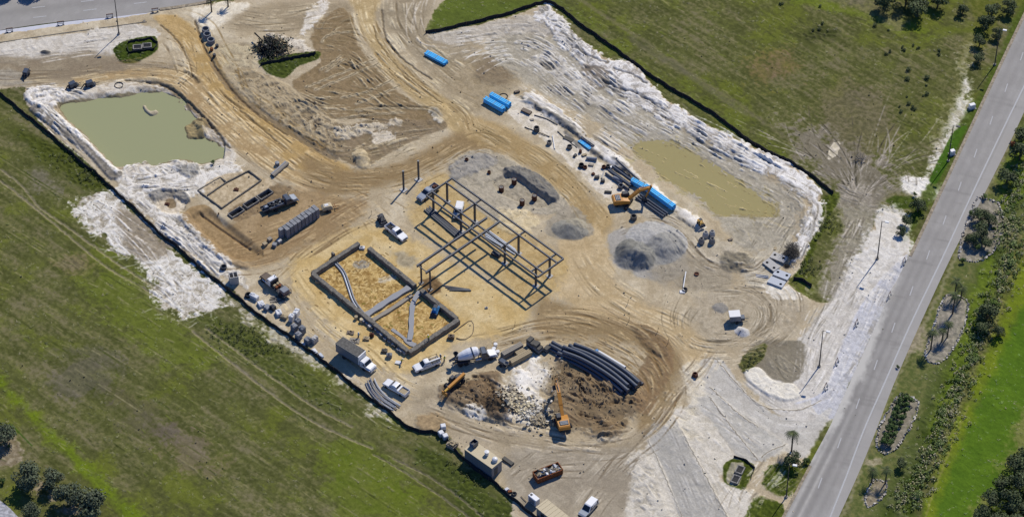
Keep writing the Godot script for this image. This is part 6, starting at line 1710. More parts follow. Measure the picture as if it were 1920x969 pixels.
func mini_machine(at: Vector2, yaw: float, label: String, paint: Material, called: String, cat: String, sc := 1.0) -> void:    # a skid steer or trencher
	var o := base(called, on(at), yaw)
	o.scale = Vector3.ONE * sc
	tag(o, label, cat)
	var b := MB.new()
	b.hull([[-1.1, 0.35, 0.5], [-1.2, 1.2, 0.5], [-0.5, 1.3, 0.5], [0.7, 0.8, 0.5], [0.8, 0.35, 0.5]])
	part("body", b, paint, o)
	b = MB.new()
	for x in [-0.5, 0.35]:
		for s in [-1, 1]:
			b.bar(Vector3(x, 1.0, s * 0.42), Vector3(x, 2.0, s * 0.38), 0.07, 0.07)
	b.box(Vector3(-0.08, 2.03, 0), Vector3(1.0, 0.07, 0.9), Basis.IDENTITY, 0.02)
	part("roll_cage", b, M.dark_metal, o)
	b = MB.new()
	for s in [-1, 1]:
		b.bar(Vector3(-1.0, 1.3, s * 0.65), Vector3(1.2, 0.7, s * 0.65), 0.12, 0.16)
	part("lift_arm", b, paint, o)
	b = MB.new()
	b.hull([[1.1, 0.15, 0.8], [1.1, 0.8, 0.8], [1.25, 0.8, 0.8], [1.75, 0.12, 0.8]])
	part("bucket", b, M.dark_metal, o)
	for x in [-0.65, 0.45]:
		for s in [-1, 1]:
			wheel(o, x, s * 0.68, 0.36, 0.28)

# ---------------------------------------------------------------- people
func worker(at: Vector2, yaw: float, label: String, shirt: Material, hat: Material, bend := 0.0, up := 0.0) -> void:
	var o := base("person", on(at, up), yaw)
	tag(o, label, "person", "workers on the site")
	var hip := Vector3(0, 0.92, 0); var d := Vector3(sin(bend), cos(bend), 0)
	var neck := hip + d * 0.56
	var bones := [[hip + Vector3(0, 0.0, 0.09), Vector3(0.06, 0.48, 0.11), 0.10, 0.07], [Vector3(0.06, 0.48, 0.11), Vector3(0.0, 0.08, 0.12), 0.07, 0.05], [Vector3(0.0, 0.06, 0.12), Vector3(0.15, 0.04, 0.13), 0.05, 0.045],
		[hip + Vector3(0, 0.0, -0.09), Vector3(0.0, 0.48, -0.12), 0.10, 0.07], [Vector3(0.0, 0.48, -0.12), Vector3(-0.1, 0.08, -0.13), 0.07, 0.05], [Vector3(-0.1, 0.06, -0.13), Vector3(0.06, 0.04, -0.14), 0.05, 0.045],
		[hip, hip + d * 0.25, 0.15, 0.14], [hip + d * 0.25, neck - d * 0.08, 0.15, 0.17], [neck - d * 0.05 + Vector3(0, 0, 0.13), neck - d * 0.05 - Vector3(0, 0, 0.13), 0.09, 0.09], [neck - d * 0.04, neck + d * 0.1, 0.06, 0.055], [neck + d * 0.17, neck + d * 0.22, 0.095, 0.1]]
	for s in [-1, 1]:
		var sh: Vector3 = neck - d * 0.05 + Vector3(0, 0, s * 0.19)
		var el: Vector3 = sh + Vector3(0.1, -0.28, s * 0.06)
		var wr: Vector3 = el + Vector3(0.22, -0.1, -s * 0.05)
		bones.append([sh, el, 0.058, 0.045]); bones.append([el, wr, 0.045, 0.032]); bones.append([wr, wr + Vector3(0.08, -0.02, 0), 0.036, 0.03])
		for k in 5:
			var z := (k - 1.5) * 0.022
			var q := wr + Vector3(0.08, -0.02, z)
			if k == 4:
				q = wr + Vector3(0.03, 0.0, -s * 0.04)
			bones.append([q, q + Vector3(0.05, -0.01, 0), 0.011, 0.009]); bones.append([q + Vector3(0.05, -0.01, 0), q + Vector3(0.07, -0.035, 0), 0.009, 0.008])
	var b := field_mesh(bones, 0.028)
	part("body", b, M.skin, o)
	var c := field_mesh(bones.slice(0, 2).map(func(q): return [q[0], q[1], q[2] + 0.02, q[3] + 0.025]) + bones.slice(3, 5).map(func(q): return [q[0], q[1], q[2] + 0.02, q[3] + 0.025]) + [[hip, hip + d * 0.06, 0.17, 0.165]], 0.035)
	part("trousers", c, M.jeans, o)
	var arms := []
	for q in bones.slice(11):
		if q[2] > 0.05:
			arms.append([q[0], q[1], q[2] + 0.02, q[3] + 0.02])
	c = field_mesh([[hip + d * 0.05, hip + d * 0.25, 0.175, 0.165], [hip + d * 0.25, neck - d * 0.08, 0.17, 0.19], [neck - d * 0.05 + Vector3(0, 0, 0.13), neck - d * 0.05 - Vector3(0, 0, 0.13), 0.105, 0.105]] + arms, 0.035)
	part("shirt", c, shirt, o)
	var h := MB.new()
	var fb := Basis(Vector3.BACK, -bend)
	h.lathe(neck + d * 0.25, [[0.17, -0.01], [0.13, 0.0], [0.125, 0.05], [0.1, 0.1], [0.04, 0.13], [0.0, 0.13]], 12, fb)
	part("hard_hat", h, hat, o)
	for s in [-1, 1]:
		h = MB.new()
		var f: Vector3 = neck + d * 0.2
		h.box(f + fb * Vector3(0.1, 0.0, s * 0.035), Vector3(0.015, 0.015, 0.025))
		part("eye", h, M.dark_metal, o)
		h = MB.new()
		h.box(f + fb * Vector3(0.0, -0.01, s * 0.105), Vector3(0.04, 0.06, 0.02))
		part("ear", h, M.skin, o)
	h = MB.new()
	h.box(neck + d * 0.2 + fb * Vector3(0.115, -0.03, 0), Vector3(0.04, 0.05, 0.025))
	part("nose", h, M.skin, o)
	h = MB.new()
	h.box(neck + d * 0.2 + fb * Vector3(0.1, -0.075, 0), Vector3(0.012, 0.012, 0.05))
	part("mouth", h, M.rust, o)

# bones (joint, joint, radius, radius) joined into one smooth skin: surface nets of a smooth minimum of tapered capsules
func field_mesh(bones: Array, cell: float) -> ArrayMesh:
	var lo := Vector3.ONE * 1e9; var hi := -lo
	for q in bones:
		for e in [q[0], q[1]]:
			lo = lo.min(e - Vector3.ONE * (q[2] + 0.08)); hi = hi.max(e + Vector3.ONE * (q[2] + 0.08))
	var n := Vector3i((hi - lo) / cell) + Vector3i.ONE * 2
	var f := PackedFloat32Array()
	f.resize(n.x * n.y * n.z)
	f.fill(0.0)
	for q in bones:
		var a: Vector3 = q[0]; var d: Vector3 = q[1] - q[0]
		var r := maxf(q[2], q[3]) + 0.07
		var l := (a.min(q[1]) - Vector3.ONE * r - lo) / cell
		var u := (a.max(q[1]) + Vector3.ONE * r - lo) / cell
		for z in range(maxi(0, int(l.z)), mini(n.z, int(u.z) + 1)):
			for y in range(maxi(0, int(l.y)), mini(n.y, int(u.y) + 1)):
				for x in range(maxi(0, int(l.x)), mini(n.x, int(u.x) + 1)):
					var p := lo + Vector3(x, y, z) * cell
					var t := clampf((p - a).dot(d) / maxf(d.length_squared(), 1e-6), 0.0, 1.0)
					var s := p.distance_to(a + d * t) - lerpf(q[2], q[3], t)
					f[(z * n.y + y) * n.x + x] += exp(-s / 0.012)
	var vs := PackedVector3Array(); var at := {}; var ix := PackedInt32Array()
	for z in n.z - 1:
		for y in n.y - 1:
			for x in n.x - 1:
				var c := Vector3.ZERO; var k := 0; var inn := 0
				var vals := []
				for e in 8:
					var v := f[((z + (e >> 2)) * n.y + y + ((e >> 1) & 1)) * n.x + x + (e & 1)] - 1.0
					vals.append(v)
					inn += 1 if v > 0 else 0
				if inn == 0 or inn == 8:
					continue
				for e in [[0, 1], [2, 3], [4, 5], [6, 7], [0, 2], [1, 3], [4, 6], [5, 7], [0, 4], [1, 5], [2, 6], [3, 7]]:
					var va: float = vals[e[0]]; var vb: float = vals[e[1]]
					if (va > 0) != (vb > 0):
						var la := -log(maxf(va + 1.0, 1e-9)); var lb := -log(maxf(vb + 1.0, 1e-9))
						var t := clampf(la / (la - lb), 0.0, 1.0)
						var pa := Vector3(e[0] & 1, (e[0] >> 1) & 1, e[0] >> 2); var pb := Vector3(e[1] & 1, (e[1] >> 1) & 1, e[1] >> 2)
						c += pa.lerp(pb, t); k += 1
				at[Vector3i(x, y, z)] = vs.size()
				vs.push_back(lo + (Vector3(x, y, z) + c / k) * cell)
	for p in at:
		for ax in 3:
			var q: Vector3i = p
			var u := (ax + 1) % 3; var w := (ax + 2) % 3
			if q[u] == 0 or q[w] == 0:
				continue
			var q2 := q; q2[ax] += 1
			var v0 := f[(q.z * n.y + q.y) * n.x + q.x] > 1.0
			var v1 := f[(q2.z * n.y + q2.y) * n.x + q2.x] > 1.0
			if v0 == v1:
				continue
			var a := q; a[u] -= 1
			var b := a; b[w] -= 1
			var c := q; c[w] -= 1
			if not (at.has(a) and at.has(b) and at.has(c)):
				continue
			var o := [at[q], at[a], at[b], at[c]]
			if v0:
				o = [at[q], at[c], at[b], at[a]]
			for e in [0, 1, 2, 0, 2, 3]:
				ix.push_back(o[e])
	var st := SurfaceTool.new()
	st.begin(Mesh.PRIMITIVE_TRIANGLES)
	st.set_smooth_group(0)
	for v in vs:
		st.add_vertex(v)
	for i in ix:
		st.add_index(i)
	st.generate_normals()
	return st.commit()

# ---------------------------------------------------------------- structures on the site
func yaw_of(d: Vector2) -> float:
	return atan2(-d.y, d.x)

func steel_frame() -> void:
	var o := base("steel_canopy", Vector3(-14.84, 0, -18.09), yaw_of(EDIR))
	tag(o, "dark steel canopy frame of bare beams and columns", "canopy frame")
	var y := 6.0
	for q in [-1.9, 0.0, 4.35, 6.1]:
		var b := MB.new()
		ibeam(b, Vector3(-0.5, y, q), Vector3(35.7, y, q), 0.3, 0.42)
		part("long_beam", b, M.steel_frame, o)
	for s in [-0.35, 9.1, 23.3, 33.2, 35.6]:
		var b := MB.new()
		ibeam(b, Vector3(s, y - 0.2 if s < 35.0 and s > 0.0 else y, -1.9), Vector3(s, y - 0.2 if s < 35.0 and s > 0.0 else y, 6.1), 0.3, 0.42)
		part("cross_beam", b, M.steel_frame, o)
	for s in [14.4, 17.3]:
		var b := MB.new()
		ibeam(b, Vector3(s, y + 0.02, 1.2 if s < 15 else 0.2), Vector3(s, y + 0.02, 23.0), 0.42, 0.5)
		part("wing_beam", b, M.steel_frame, o)
		b = MB.new()
		ibeam(b, Vector3(s + 0.2, 0.0, 21.9), Vector3(s + 0.2, y - 0.2, 21.9), 0.3, 0.3)
		part("column", b, M.steel_frame, o)
		b = MB.new()
		b.box(Vector3(s + 0.2, 0.05, 21.9), Vector3(1.0, 0.3, 1.0), Basis.IDENTITY, 0.04)
		part("footing", b, M.concrete, o)
	var t := MB.new()
	ibeam(t, Vector3(14.4, y, 22.6), Vector3(17.3, y, 22.6), 0.16, 0.2)
	part("tie_beam", t, M.steel_frame, o)
	for s in [0.0, 9.1, 23.3, 33.2]:
		for q in [0.0, 4.35]:
			var b := MB.new()
			ibeam(b, Vector3(s, 0.0, q), Vector3(s, y - 0.1, q), 0.4, 0.4)
			part("column", b, M.steel_frame, o)
			b = MB.new()
			b.box(Vector3(s, 0.06, q), Vector3(1.3, 0.34, 1.3), Basis.IDENTITY, 0.04)
			part("footing", b, M.concrete_pale, o)
			b = MB.new()
			b.box(Vector3(s, 0.26, q), Vector3(0.5, 0.05, 0.5))
			part("base_plate", b, M.dark_metal, o)
	for k in 2:
		var p: Vector2 = [Vector2(-24.94, -21.89), Vector2(-21.57, -25.23)][k]
		var c := base("steel_column", on(p), yaw_of(EDIR))
		tag(c, ["lone dark steel column left of its twin, north of the frame", "lone dark steel column nearer the haul road, north of the frame"][k], "steel column", "lone steel columns")
		var b := MB.new()
		ibeam(b, Vector3(0, 0, 0), Vector3(0, 6.1, 0), 0.34, 0.34)
		part("shaft", b, M.steel_frame, c)
		b = MB.new()
		b.box(Vector3(0, 0.05, 0), Vector3(1.5, 0.3, 1.5), Basis.IDENTITY, 0.04)
		part("footing", b, M.concrete_pale, c)
		b = MB.new()
		b.box(Vector3(0, 6.13, 0), Vector3(0.46, 0.05, 0.46))
		part("cap_plate", b, M.mid_metal, c)

func ibeam(mb: MB, a: Vector3, b: Vector3, w: float, h: float) -> void:
	var up := absf((b - a).normalized().y) > 0.9
	var f := mb.frame_of(b - a)
	var l := a.distance_to(b)
	var c := (a + b) * 0.5
	var hv := f.z if not up else f.z
	mb.box(c + hv * (h * 0.5 - 0.02), Vector3(w, l, 0.04), f)
	mb.box(c - hv * (h * 0.5 - 0.02), Vector3(w, l, 0.04), f)
	mb.box(c, Vector3(0.06 if not up else w * 0.5, l, h - 0.08), f)

func wall_run(o: Node3D, called: String, a: Vector2, b: Vector2, w: float, h: float, m: Material, y0 := -0.4) -> void:
	var mb := MB.new()
	var d := (b - a).normalized()
	var l := a.distance_to(b)
	var n := maxi(2, int(l / 0.8))
	var s := Vector2(-d.y, d.x)
	var rings := []
	for i in n + 1:
		var p := a.lerp(b, float(i) / n) - Vector2(o.position.x, o.position.z)
		var wv := w * (1.0 + 0.10 * sin(i * 1.7)) * 0.5
		var hv := h * (1.0 + 0.05 * sin(i * 2.3))
		rings.push_back([Vector3(p.x - s.x * wv * 1.1, y0, p.y - s.y * wv * 1.1), Vector3(p.x - s.x * wv, hv - 0.06, p.y - s.y * wv), Vector3(p.x - s.x * (wv - 0.08), hv, p.y - s.y * (wv - 0.08)), Vector3(p.x + s.x * (wv - 0.08), hv, p.y + s.y * (wv - 0.08)), Vector3(p.x + s.x * wv, hv - 0.06, p.y + s.y * wv), Vector3(p.x + s.x * wv * 1.1, y0, p.y + s.y * wv * 1.1)])
	mb.skin(rings)
	part(called, mb, m, o)

func strip(o: Node3D, called: String, course: String, w: float, h: float, m: Material) -> void:
	var c := smooth(pts(course), 0.8)
	var mb := MB.new()
	var rings := []
	for i in c.size():
		var d := (c[mini(i + 1, c.size() - 1)] - c[maxi(i - 1, 0)]).normalized()
		var s := Vector2(-d.y, d.x) * w * 0.5 * (1.0 + 0.12 * sin(i * 1.3))
		var p := c[i] - Vector2(o.position.x, o.position.z)
		var y := hgt(c[i]) + h
		rings.push_back([Vector3(p.x - s.x, y - 0.5, p.y - s.y), Vector3(p.x - s.x, y, p.y - s.y), Vector3(p.x + s.x, y, p.y + s.y), Vector3(p.x + s.x, y - 0.5, p.y + s.y)])
	mb.skin(rings)
	part(called, mb, m, o)

func foundations() -> void:
	var o := base("block_foundation", Vector3(-28.5, 0, 12.7))
	tag(o, "low dark grey foundation walls round yellow fill, in two bays", "foundation")
	var l := Vector2(-44.70, 5.76); var t := Vector2(-34.63, -3.79); var t2 := Vector2(-32.29, -2.27); var m1 := Vector2(-21.67, 9.40); var m2 := Vector2(-20.21, 10.88); var r := Vector2(-12.14, 19.51); var b := Vector2(-22.75, 29.26)
	wall_run(o, "wall", l, t, 1.0, 1.25, M.wall_tarred)
	wall_run(o, "wall", t2, m1, 1.0, 1.25, M.wall_tarred)
	wall_run(o, "wall", m2, r, 1.0, 1.25, M.wall_tarred)
	wall_run(o, "wall", r + EDIR * 0.5, b + EDIR * 0.5, 1.05, 1.27, M.wall_tarred)
	wall_run(o, "wall", l + Vector2(0.1, 0), b, 1.0, 1.24, M.wall_tarred)
	for p in [Vector2(-40.29, -0.42), Vector2(-27.58, 2.60), Vector2(-40.17, 11.21), Vector2(-37.94, 13.50), Vector2(-26.94, 25.45), Vector2(-24.86, 5.59), Vector2(-16.34, 14.81), Vector2(-30.59, 20.96)]:
		var mb := MB.new()
		mb.box(on(p, 0.7) - o.position, Vector3(0.9, 1.3, 0.5), Basis(Vector3.UP, yaw_of(EDIR)), 0.05)
		part("pilaster", mb, M.wall_tarred, o)
	strip(o, "footing_strip", "-33.0 18.5 -31.4 17.1 -27.9 13.8 -22.9 9.4", 1.4, 0.6, M.strip_grey)
	strip(o, "footing_strip", "-31.6 20.0 -29.3 18.1 -26.6 15.8 -22.3 11.7", 0.9, 0.45, M.plank_grey)
	strip(o, "footing_strip", "-20.5 10.6 -21.9 13.8 -22.2 18.2 -22.2 22.2 -22.5 25.4", 1.1, 0.45, M.strip_grey)
	strip(o, "footing_strip", "-26.5 21.8 -24.4 23.8 -22.2 26.2", 0.7, 0.15, M.strip_grey)
	strip(o, "footing_strip", "-23.4 24.8 -22.2 26.2 -21.1 26.7", 1.2, 0.2, M.strip_grey)
	for k in 2:
		var mb := MB.new()
		var c := smooth(pts("-39.6 1.6 -37.7 4.6 -36.3 9.2 -35.1 13.3 -33.3 16.6 -31.1 19.7"), 0.7)
		var path := []
		for i in c.size():
			var d := (c[mini(i + 1, c.size() - 1)] - c[maxi(i - 1, 0)]).normalized()
			path.push_back(on(c[i] + Vector2(-d.y, d.x) * (k * 0.55 - 0.2), 0.22 + 0.9 * clampf((i - c.size() + 6) / 6.0, 0.0, 1.0)))
		mb.tube(path, 0.2, 8)
		tag(solo("conduit_pipe", mb, M.galv if k else M.grey_pipe), ["grey curved conduit across the northern bay, outer of the pair", "pale curved conduit across the northern bay, inner of the pair"][k], "pipe", "curved conduits in the foundation")
	# small foundation in the west, with its three open vaults
	var f := base("stem_wall_foundation", on(Vector2(-65.09, -21.36)))
	f.position.y = 0
	tag(f, "small foundation of thin grey stem walls on white sand", "foundation")
	var w := [Vector2(-72.35, -21.54), Vector2(-67.47, -25.77), Vector2(-65.89, -24.26), Vector2(-61.01, -28.07), Vector2(-57.92, -24.88), Vector2(-66.44, -15.78), Vector2(-70.03, -19.96)]
	for e in [[0, 1], [1, 2], [2, 3], [3, 4], [4, 5], [5, 0], [6, 2]]:
		wall_run(f, "stem_wall", w[e[0]], w[e[1]], 0.3, 0.5, M.concrete_dark)
	for k in 3:
		var p: Vector2 = [Vector2(-63.05, -14.40), Vector2(-59.82, -17.52), Vector2(-56.80, -20.23)][k]
		var v := base("concrete_vault", Vector3(p.x, 0.1, p.y), 0.750)
		tag(v, ["open-topped concrete vault, nearest the brown pit", "open-topped concrete vault, middle of the three in a row", "open-topped concrete vault, nearest the service truck's hood"][k], "concrete vault", "open concrete vaults")
		for s in [-1, 1]:
			var mb := MB.new()
			mb.box(Vector3(0, -0.5, s * 0.82), Vector3(3.7, 1.9, 0.18), Basis.IDENTITY, 0.02)
			part("side_wall", mb, M.concrete, v)
			mb = MB.new()
			mb.box(Vector3(s * 1.76, -0.5, 0), Vector3(0.18, 1.9, 1.46), Basis.IDENTITY, 0.02)
			part("end_wall", mb, M.concrete, v)
		var mb := MB.new()
		mb.box(Vector3(0, -0.62, 0), Vector3(3.34, 0.1, 1.46))
		part("dark_water", mb, M.dark_hole, v)

func pallet_mesh(w: float, h: float, gap: bool) -> MB:
	var b := MB.new()
	var n := 5
	for k in n:
		b.box(Vector3(0, 0.14 + h * (k + 0.5) / n, 0), Vector3(w - 0.02 * (k % 2), h / n - 0.02, w - 0.015 * (k % 2)), Basis.IDENTITY, 0.015)
	if gap:
		for s in [-1, 0, 1]:
			b.box(Vector3(s * w * 0.4, 0.07, 0), Vector3(0.12, 0.12, w))
	return b

func pallets() -> void:
	var ya := 0.782
	var first: MeshInstance3D = null
	var dir := (Vector2(-44.22, -12.38) - Vector2(-50.58, -6.07)) / 8.0
	for row in 2:
		for k in (9 if row == 0 else 10):
			var p: Vector2 = Vector2(-50.60, -6.51) + dir * (k - (1 if row else 0)) + (Vector2(-0.69, -0.72) * 1.35 if row else Vector2(-0.3, -0.3))
			var lab := "grey block pallet, %s of the double stack, %s from the south-west" % ["front row" if row == 0 else "rear row", nth(k)]
			var at := on(p)
			at.y -= rng.randf() * 0.2
			var yw := ya + rng.randf_range(-0.05, 0.05)
			if first == null:
				first = solo("block_pallet", pallet_mesh(0.94, 2.7, true), M.block_grey, at, yw)
				tag(first, lab, "pallet", "pallets of grey concrete blocks")
			else:
				var c = copy(first, at, yw, lab)
				if k % 3 == 1:
					c.material_override = M.block_grey2
	var low := solo("block_stack", pallet_mesh(0.95, 0.7, true), M.lumber, on(Vector2(-55.88, -3.96)), ya)
	tag(low, "low tan block stack lying farthest south-west by the grey pallets", "block stack", "loose block stacks")
	copy(low, on(Vector2(-54.88, -5.49)), ya, "low tan block stack second from the south-west by the grey pallets").material_override = M.plank_grey
	copy(low, on(Vector2(-53.70, -3.79)), ya + 0.5, "small grey block stack closest to the brown ruts by the pallets").material_override = M.block_grey
	copy(low, on(Vector2(-52.68, -4.98)), ya, "low grey block stack touching the end of the double stack").material_override = M.concrete_pale
	# the row of block stacks along the south-west wall
	var bs := solo("block_cube", pallet_mesh(0.8, 0.65, false), M.block_grey, on(Vector2(-32.75, 19.67)), yaw_of(EDIR))
	tag(bs, "small grey block stack beside the foundation wall, first from the drums", "block stack", "block stacks along the foundation wall")
	var a := Vector2(-32.75, 19.67); var z := Vector2(-23.68, 29.26)
	for k in range(1, 15):
		var c = copy(bs, on(a.lerp(z, k / 14.0) + Vector2(rng.randf_range(-.3, .3), rng.randf_range(-.3, .3)), -0.25 * rng.randf()), rng.randf_range(-0.3, 0.3) + yaw_of(EDIR), "small grey block stack beside the foundation wall, %s from the drums" % nth(k))
		if k % 4 == 2:
			c.material_override = M.concrete_pale
		elif k % 4 == 3:
			c.material_override = M.crate_dark
	# wrapped goods along the silt fence: place, size, height, material, turn, words
	var goods := [[Vector2(-57.33, 12.52), 2.2, 1.1, 0.9, M.wrap_white, 0.3, "white wrapped pallet next to the dark coil by the fence"], [Vector2(-55.66, 14.64), 1.7, 1.4, 0.6, M.wrap_white, 0.8, "low white wrapped pallet south of the flatbed truck"], [Vector2(-54.29, 15.78), 1.2, 1.6, 0.7, M.grey_panel, 0.2, "grey-blue wrapped pallet among the white ones"], [Vector2(-52.99, 15.78), 1.3, 1.1, 0.9, M.dark_metal, 0.5, "black wrapped pallet in the middle of the fence-side goods"], [Vector2(-51.61, 17.41), 1.6, 1.3, 0.8, M.wrap_white, 0.9, "white wrapped pallet east of the black one"], [Vector2(-50.37, 18.54), 1.5, 1.0, 0.7, M.lumber, 0.1, "tan-topped pallet beside the eastern white one"],
		[Vector2(-47.69, 17.73), 1.1, 1.7, 1.5, M.wrap_white, 0.1, "tall white stack standing apart nearest the walls"], [Vector2(-48.68, 19.19), 1.1, 1.2, 1.6, M.wrap_white, 0.1, "tall white-topped stack left of the tallest white stack"], [Vector2(-47.20, 20.64), 1.2, 1.2, 1.7, M.block_grey2, 0.4, "grey block pallet behind the tall white stacks"], [Vector2(-47.94, 22.25), 1.3, 1.3, 1.6, M.block_grey, 0.5, "grey block pallet second down from the white stacks"], [Vector2(-46.15, 22.89), 1.3, 1.3, 1.7, M.block_grey2, 0.5, "grey block pallet at the east edge of the dark group"], [Vector2(-46.88, 24.65), 1.3, 1.3, 1.6, M.block_grey, 0.45, "dark grey block pallet hard against the fence"],
		[Vector2(-44.82, 26.08), 1.3, 1.3, 1.5, M.block_grey2, 0.4, "grey block pallet with a white neighbour by the fence"], [Vector2(-43.32, 25.60), 1.1, 1.6, 1.3, M.concrete_pale, 0.4, "pale block pallet at the south end of the group"], [Vector2(-45.86, 26.56), 1.0, 0.9, 0.4, M.wrap_white, 0.4, "low white bag pile leaning on the fence"], [Vector2(-43.19, 28.62), 1.6, 1.0, 0.3, M.wrap_white, 0.7, "white sheets lying on the fence behind the box truck"], [Vector2(-41.73, 29.89), 1.5, 0.8, 0.3, M.galv, 0.7, "silvery sheets on the ground behind the box truck"]]
	for g in goods:
		var mb := MB.new()
		mb.box(Vector3(0, 0.07, 0), Vector3(g[1], 0.12, g[2]))
		mb.box(Vector3(0, 0.13 + g[3] * 0.5, 0), Vector3(g[1] * 0.97, g[3], g[2] * 0.97), Basis.IDENTITY, minf(0.09, g[3] * 0.3))
		for k in 3:
			mb.box(Vector3(rng.randf_range(-.3, .3) * g[1], 0.15 + g[3], rng.randf_range(-.3, .3) * g[2]), Vector3(g[1] * 0.35, 0.12 + 0.1 * k, g[2] * 0.3), Basis(Vector3.UP, rng.randf()), 0.04)
		tag(solo("wrapped_pallet", mb, g[4], on(g[0]), -g[5] - 0.3), g[6], "pallet", "goods along the silt fence")
	for k in 9:
		var mb := MB.new()
		mb.box(Vector3(0, 0.12, 0), Vector3(rng.randf_range(1.0, 2.2), 0.16, 0.4), Basis.IDENTITY, 0.02)
		var p: Vector2 = Vector2(-52.09, 12.85) + Vector2((k % 3) * 1.0 - 1.0, (k / 3) * 0.7 - 0.7)
		tag(solo("dark_plank", mb, M.crate_dark if k % 2 else M.plank_grey, on(p), rng.randf_range(-0.5, 0.5)), "short dark plank strewn beside the flatbed truck", "plank", "dark planks beside the flatbed truck")
	var cl := MB.new()
	for k in 3:
		ring_torus(cl, Vector3(0.05 * k, 0.15 + k * 0.22, 0), 0.62, 0.14)
	tag(solo("pipe_coil", cl, M.rubber, on(Vector2(-58.79, 11.87))), "dark coil of pipe beside the westernmost white pallet", "pipe coil")
	tag(solo("pipe_coil", cl, M.dark_metal, on(Vector2(-64.81, 3.43))), "dark coil lying on white sand by the precast box", "pipe coil")
	# precast box with two openings
	var bx := base("precast_box", on(Vector2(-62.15, 7.58)), 0.25)
	tag(bx, "tall pale concrete box with two open cells in its top", "precast box")
	for s in [-1, 1]:
		var mb := MB.new()
		mb.box(Vector3(0, 1.15, s * 0.82), Vector3(2.0, 2.3, 0.16), Basis.IDENTITY, 0.02)
		part("side_wall", mb, M.concrete_pale, bx)
		mb = MB.new()
		mb.box(Vector3(s * 0.92, 1.15, 0), Vector3(0.16, 2.3, 1.48), Basis.IDENTITY, 0.02)
		part("end_wall", mb, M.concrete_pale, bx)
	var mid := MB.new()
	mid.box(Vector3(0, 1.14, 0), Vector3(0.16, 2.26, 1.48))
	mid.box(Vector3(0, 0.1, 0), Vector3(1.68, 0.2, 1.48))
	part("partition", mid, M.concrete_pale, bx)

func ring_torus(mb: MB, c: Vector3, r: float, t: float, seg := 20) -> void:
	var rings := []
	for i in seg + 1:
		var a := TAU * i / seg
		var ring := []
		for k in 8:
			var q := TAU * k / 8
			ring.push_back(c + Vector3(cos(a) * (r + cos(q) * t), sin(q) * t, sin(a) * (r + cos(q) * t)))
		rings.push_back(ring)
	mb.skin(rings, true, false, false)

func bundle(at: Vector2, yaw: float, l: float, wide: int, high: int, r: float, m: Material, label: String) -> void:
	var o := base("pipe_bundle", on(at), yaw)
	tag(o, label, "pipe bundle", "bundles of blue pipes")
	for j in high:
		for i in wide:
			var mb := MB.new()
			var z := (i - (wide - 1) * 0.5) * r * 2.03
			var y := 0.12 + r + j * r * 2.02
			var dx := rng.randf_range(-0.12, 0.12)
			mb.pipe(Vector3(-l * 0.5 + dx, y, z), Vector3(l * 0.5 + dx, y, z), r, r * 0.12, 12)
			part("pipe", mb, m, o)
	for x in [-0.36, 0.0, 0.36]:
		var mb := MB.new()
		mb.box(Vector3(x * l, 0.06, 0), Vector3(0.12, 0.12, wide * r * 2.1))
		mb.box(Vector3(x * l, 0.14 + high * r * 2.02, 0), Vector3(0.07, 0.03, wide * r * 2.0))
		part("batten", mb, M.lumber, o)

func lone_pipe(called: String, a: Vector3, b: Vector3, r: float, m: Material, label: String, group := "", th := 0.12, cat := "pipe") -> Node3D:
	var mb := MB.new()
	var c := (a + b) * 0.5
	mb.pipe(a - c, b - c, r, r * th, 14)
	return tag(solo(called, mb, m, c), label, cat, group)

func bent(called: String, course: String, r: float, y: float, m: Material, label: String, group: String, shift := Vector2.ZERO) -> void:
	var c := smooth(pts(course), 1.0)
	var p := []
	var o := c[c.size() / 2] + shift
	for q in c:
		p.push_back(Vector3(q.x + shift.x - o.x, y, q.y + shift.y - o.y))
	var mb := MB.new()
	mb.tube(p, r, 10)
	var e: Vector3 = (p[0] - p[1]).normalized()
	mb.cyl(p[0] - e * 0.3, p[0] + e * 0.12, r * 1.12, r * 1.12, 10)
	var e2: Vector3 = (p[-1] - p[-2]).normalized()
	mb.cyl(p[-1] - e2 * 0.3, p[-1] + e2 * 0.02, r * 1.1, r * 1.1, 10)
	tag(solo(called, mb, m, Vector3(o.x, 0, o.y)), label, "pipe", group)

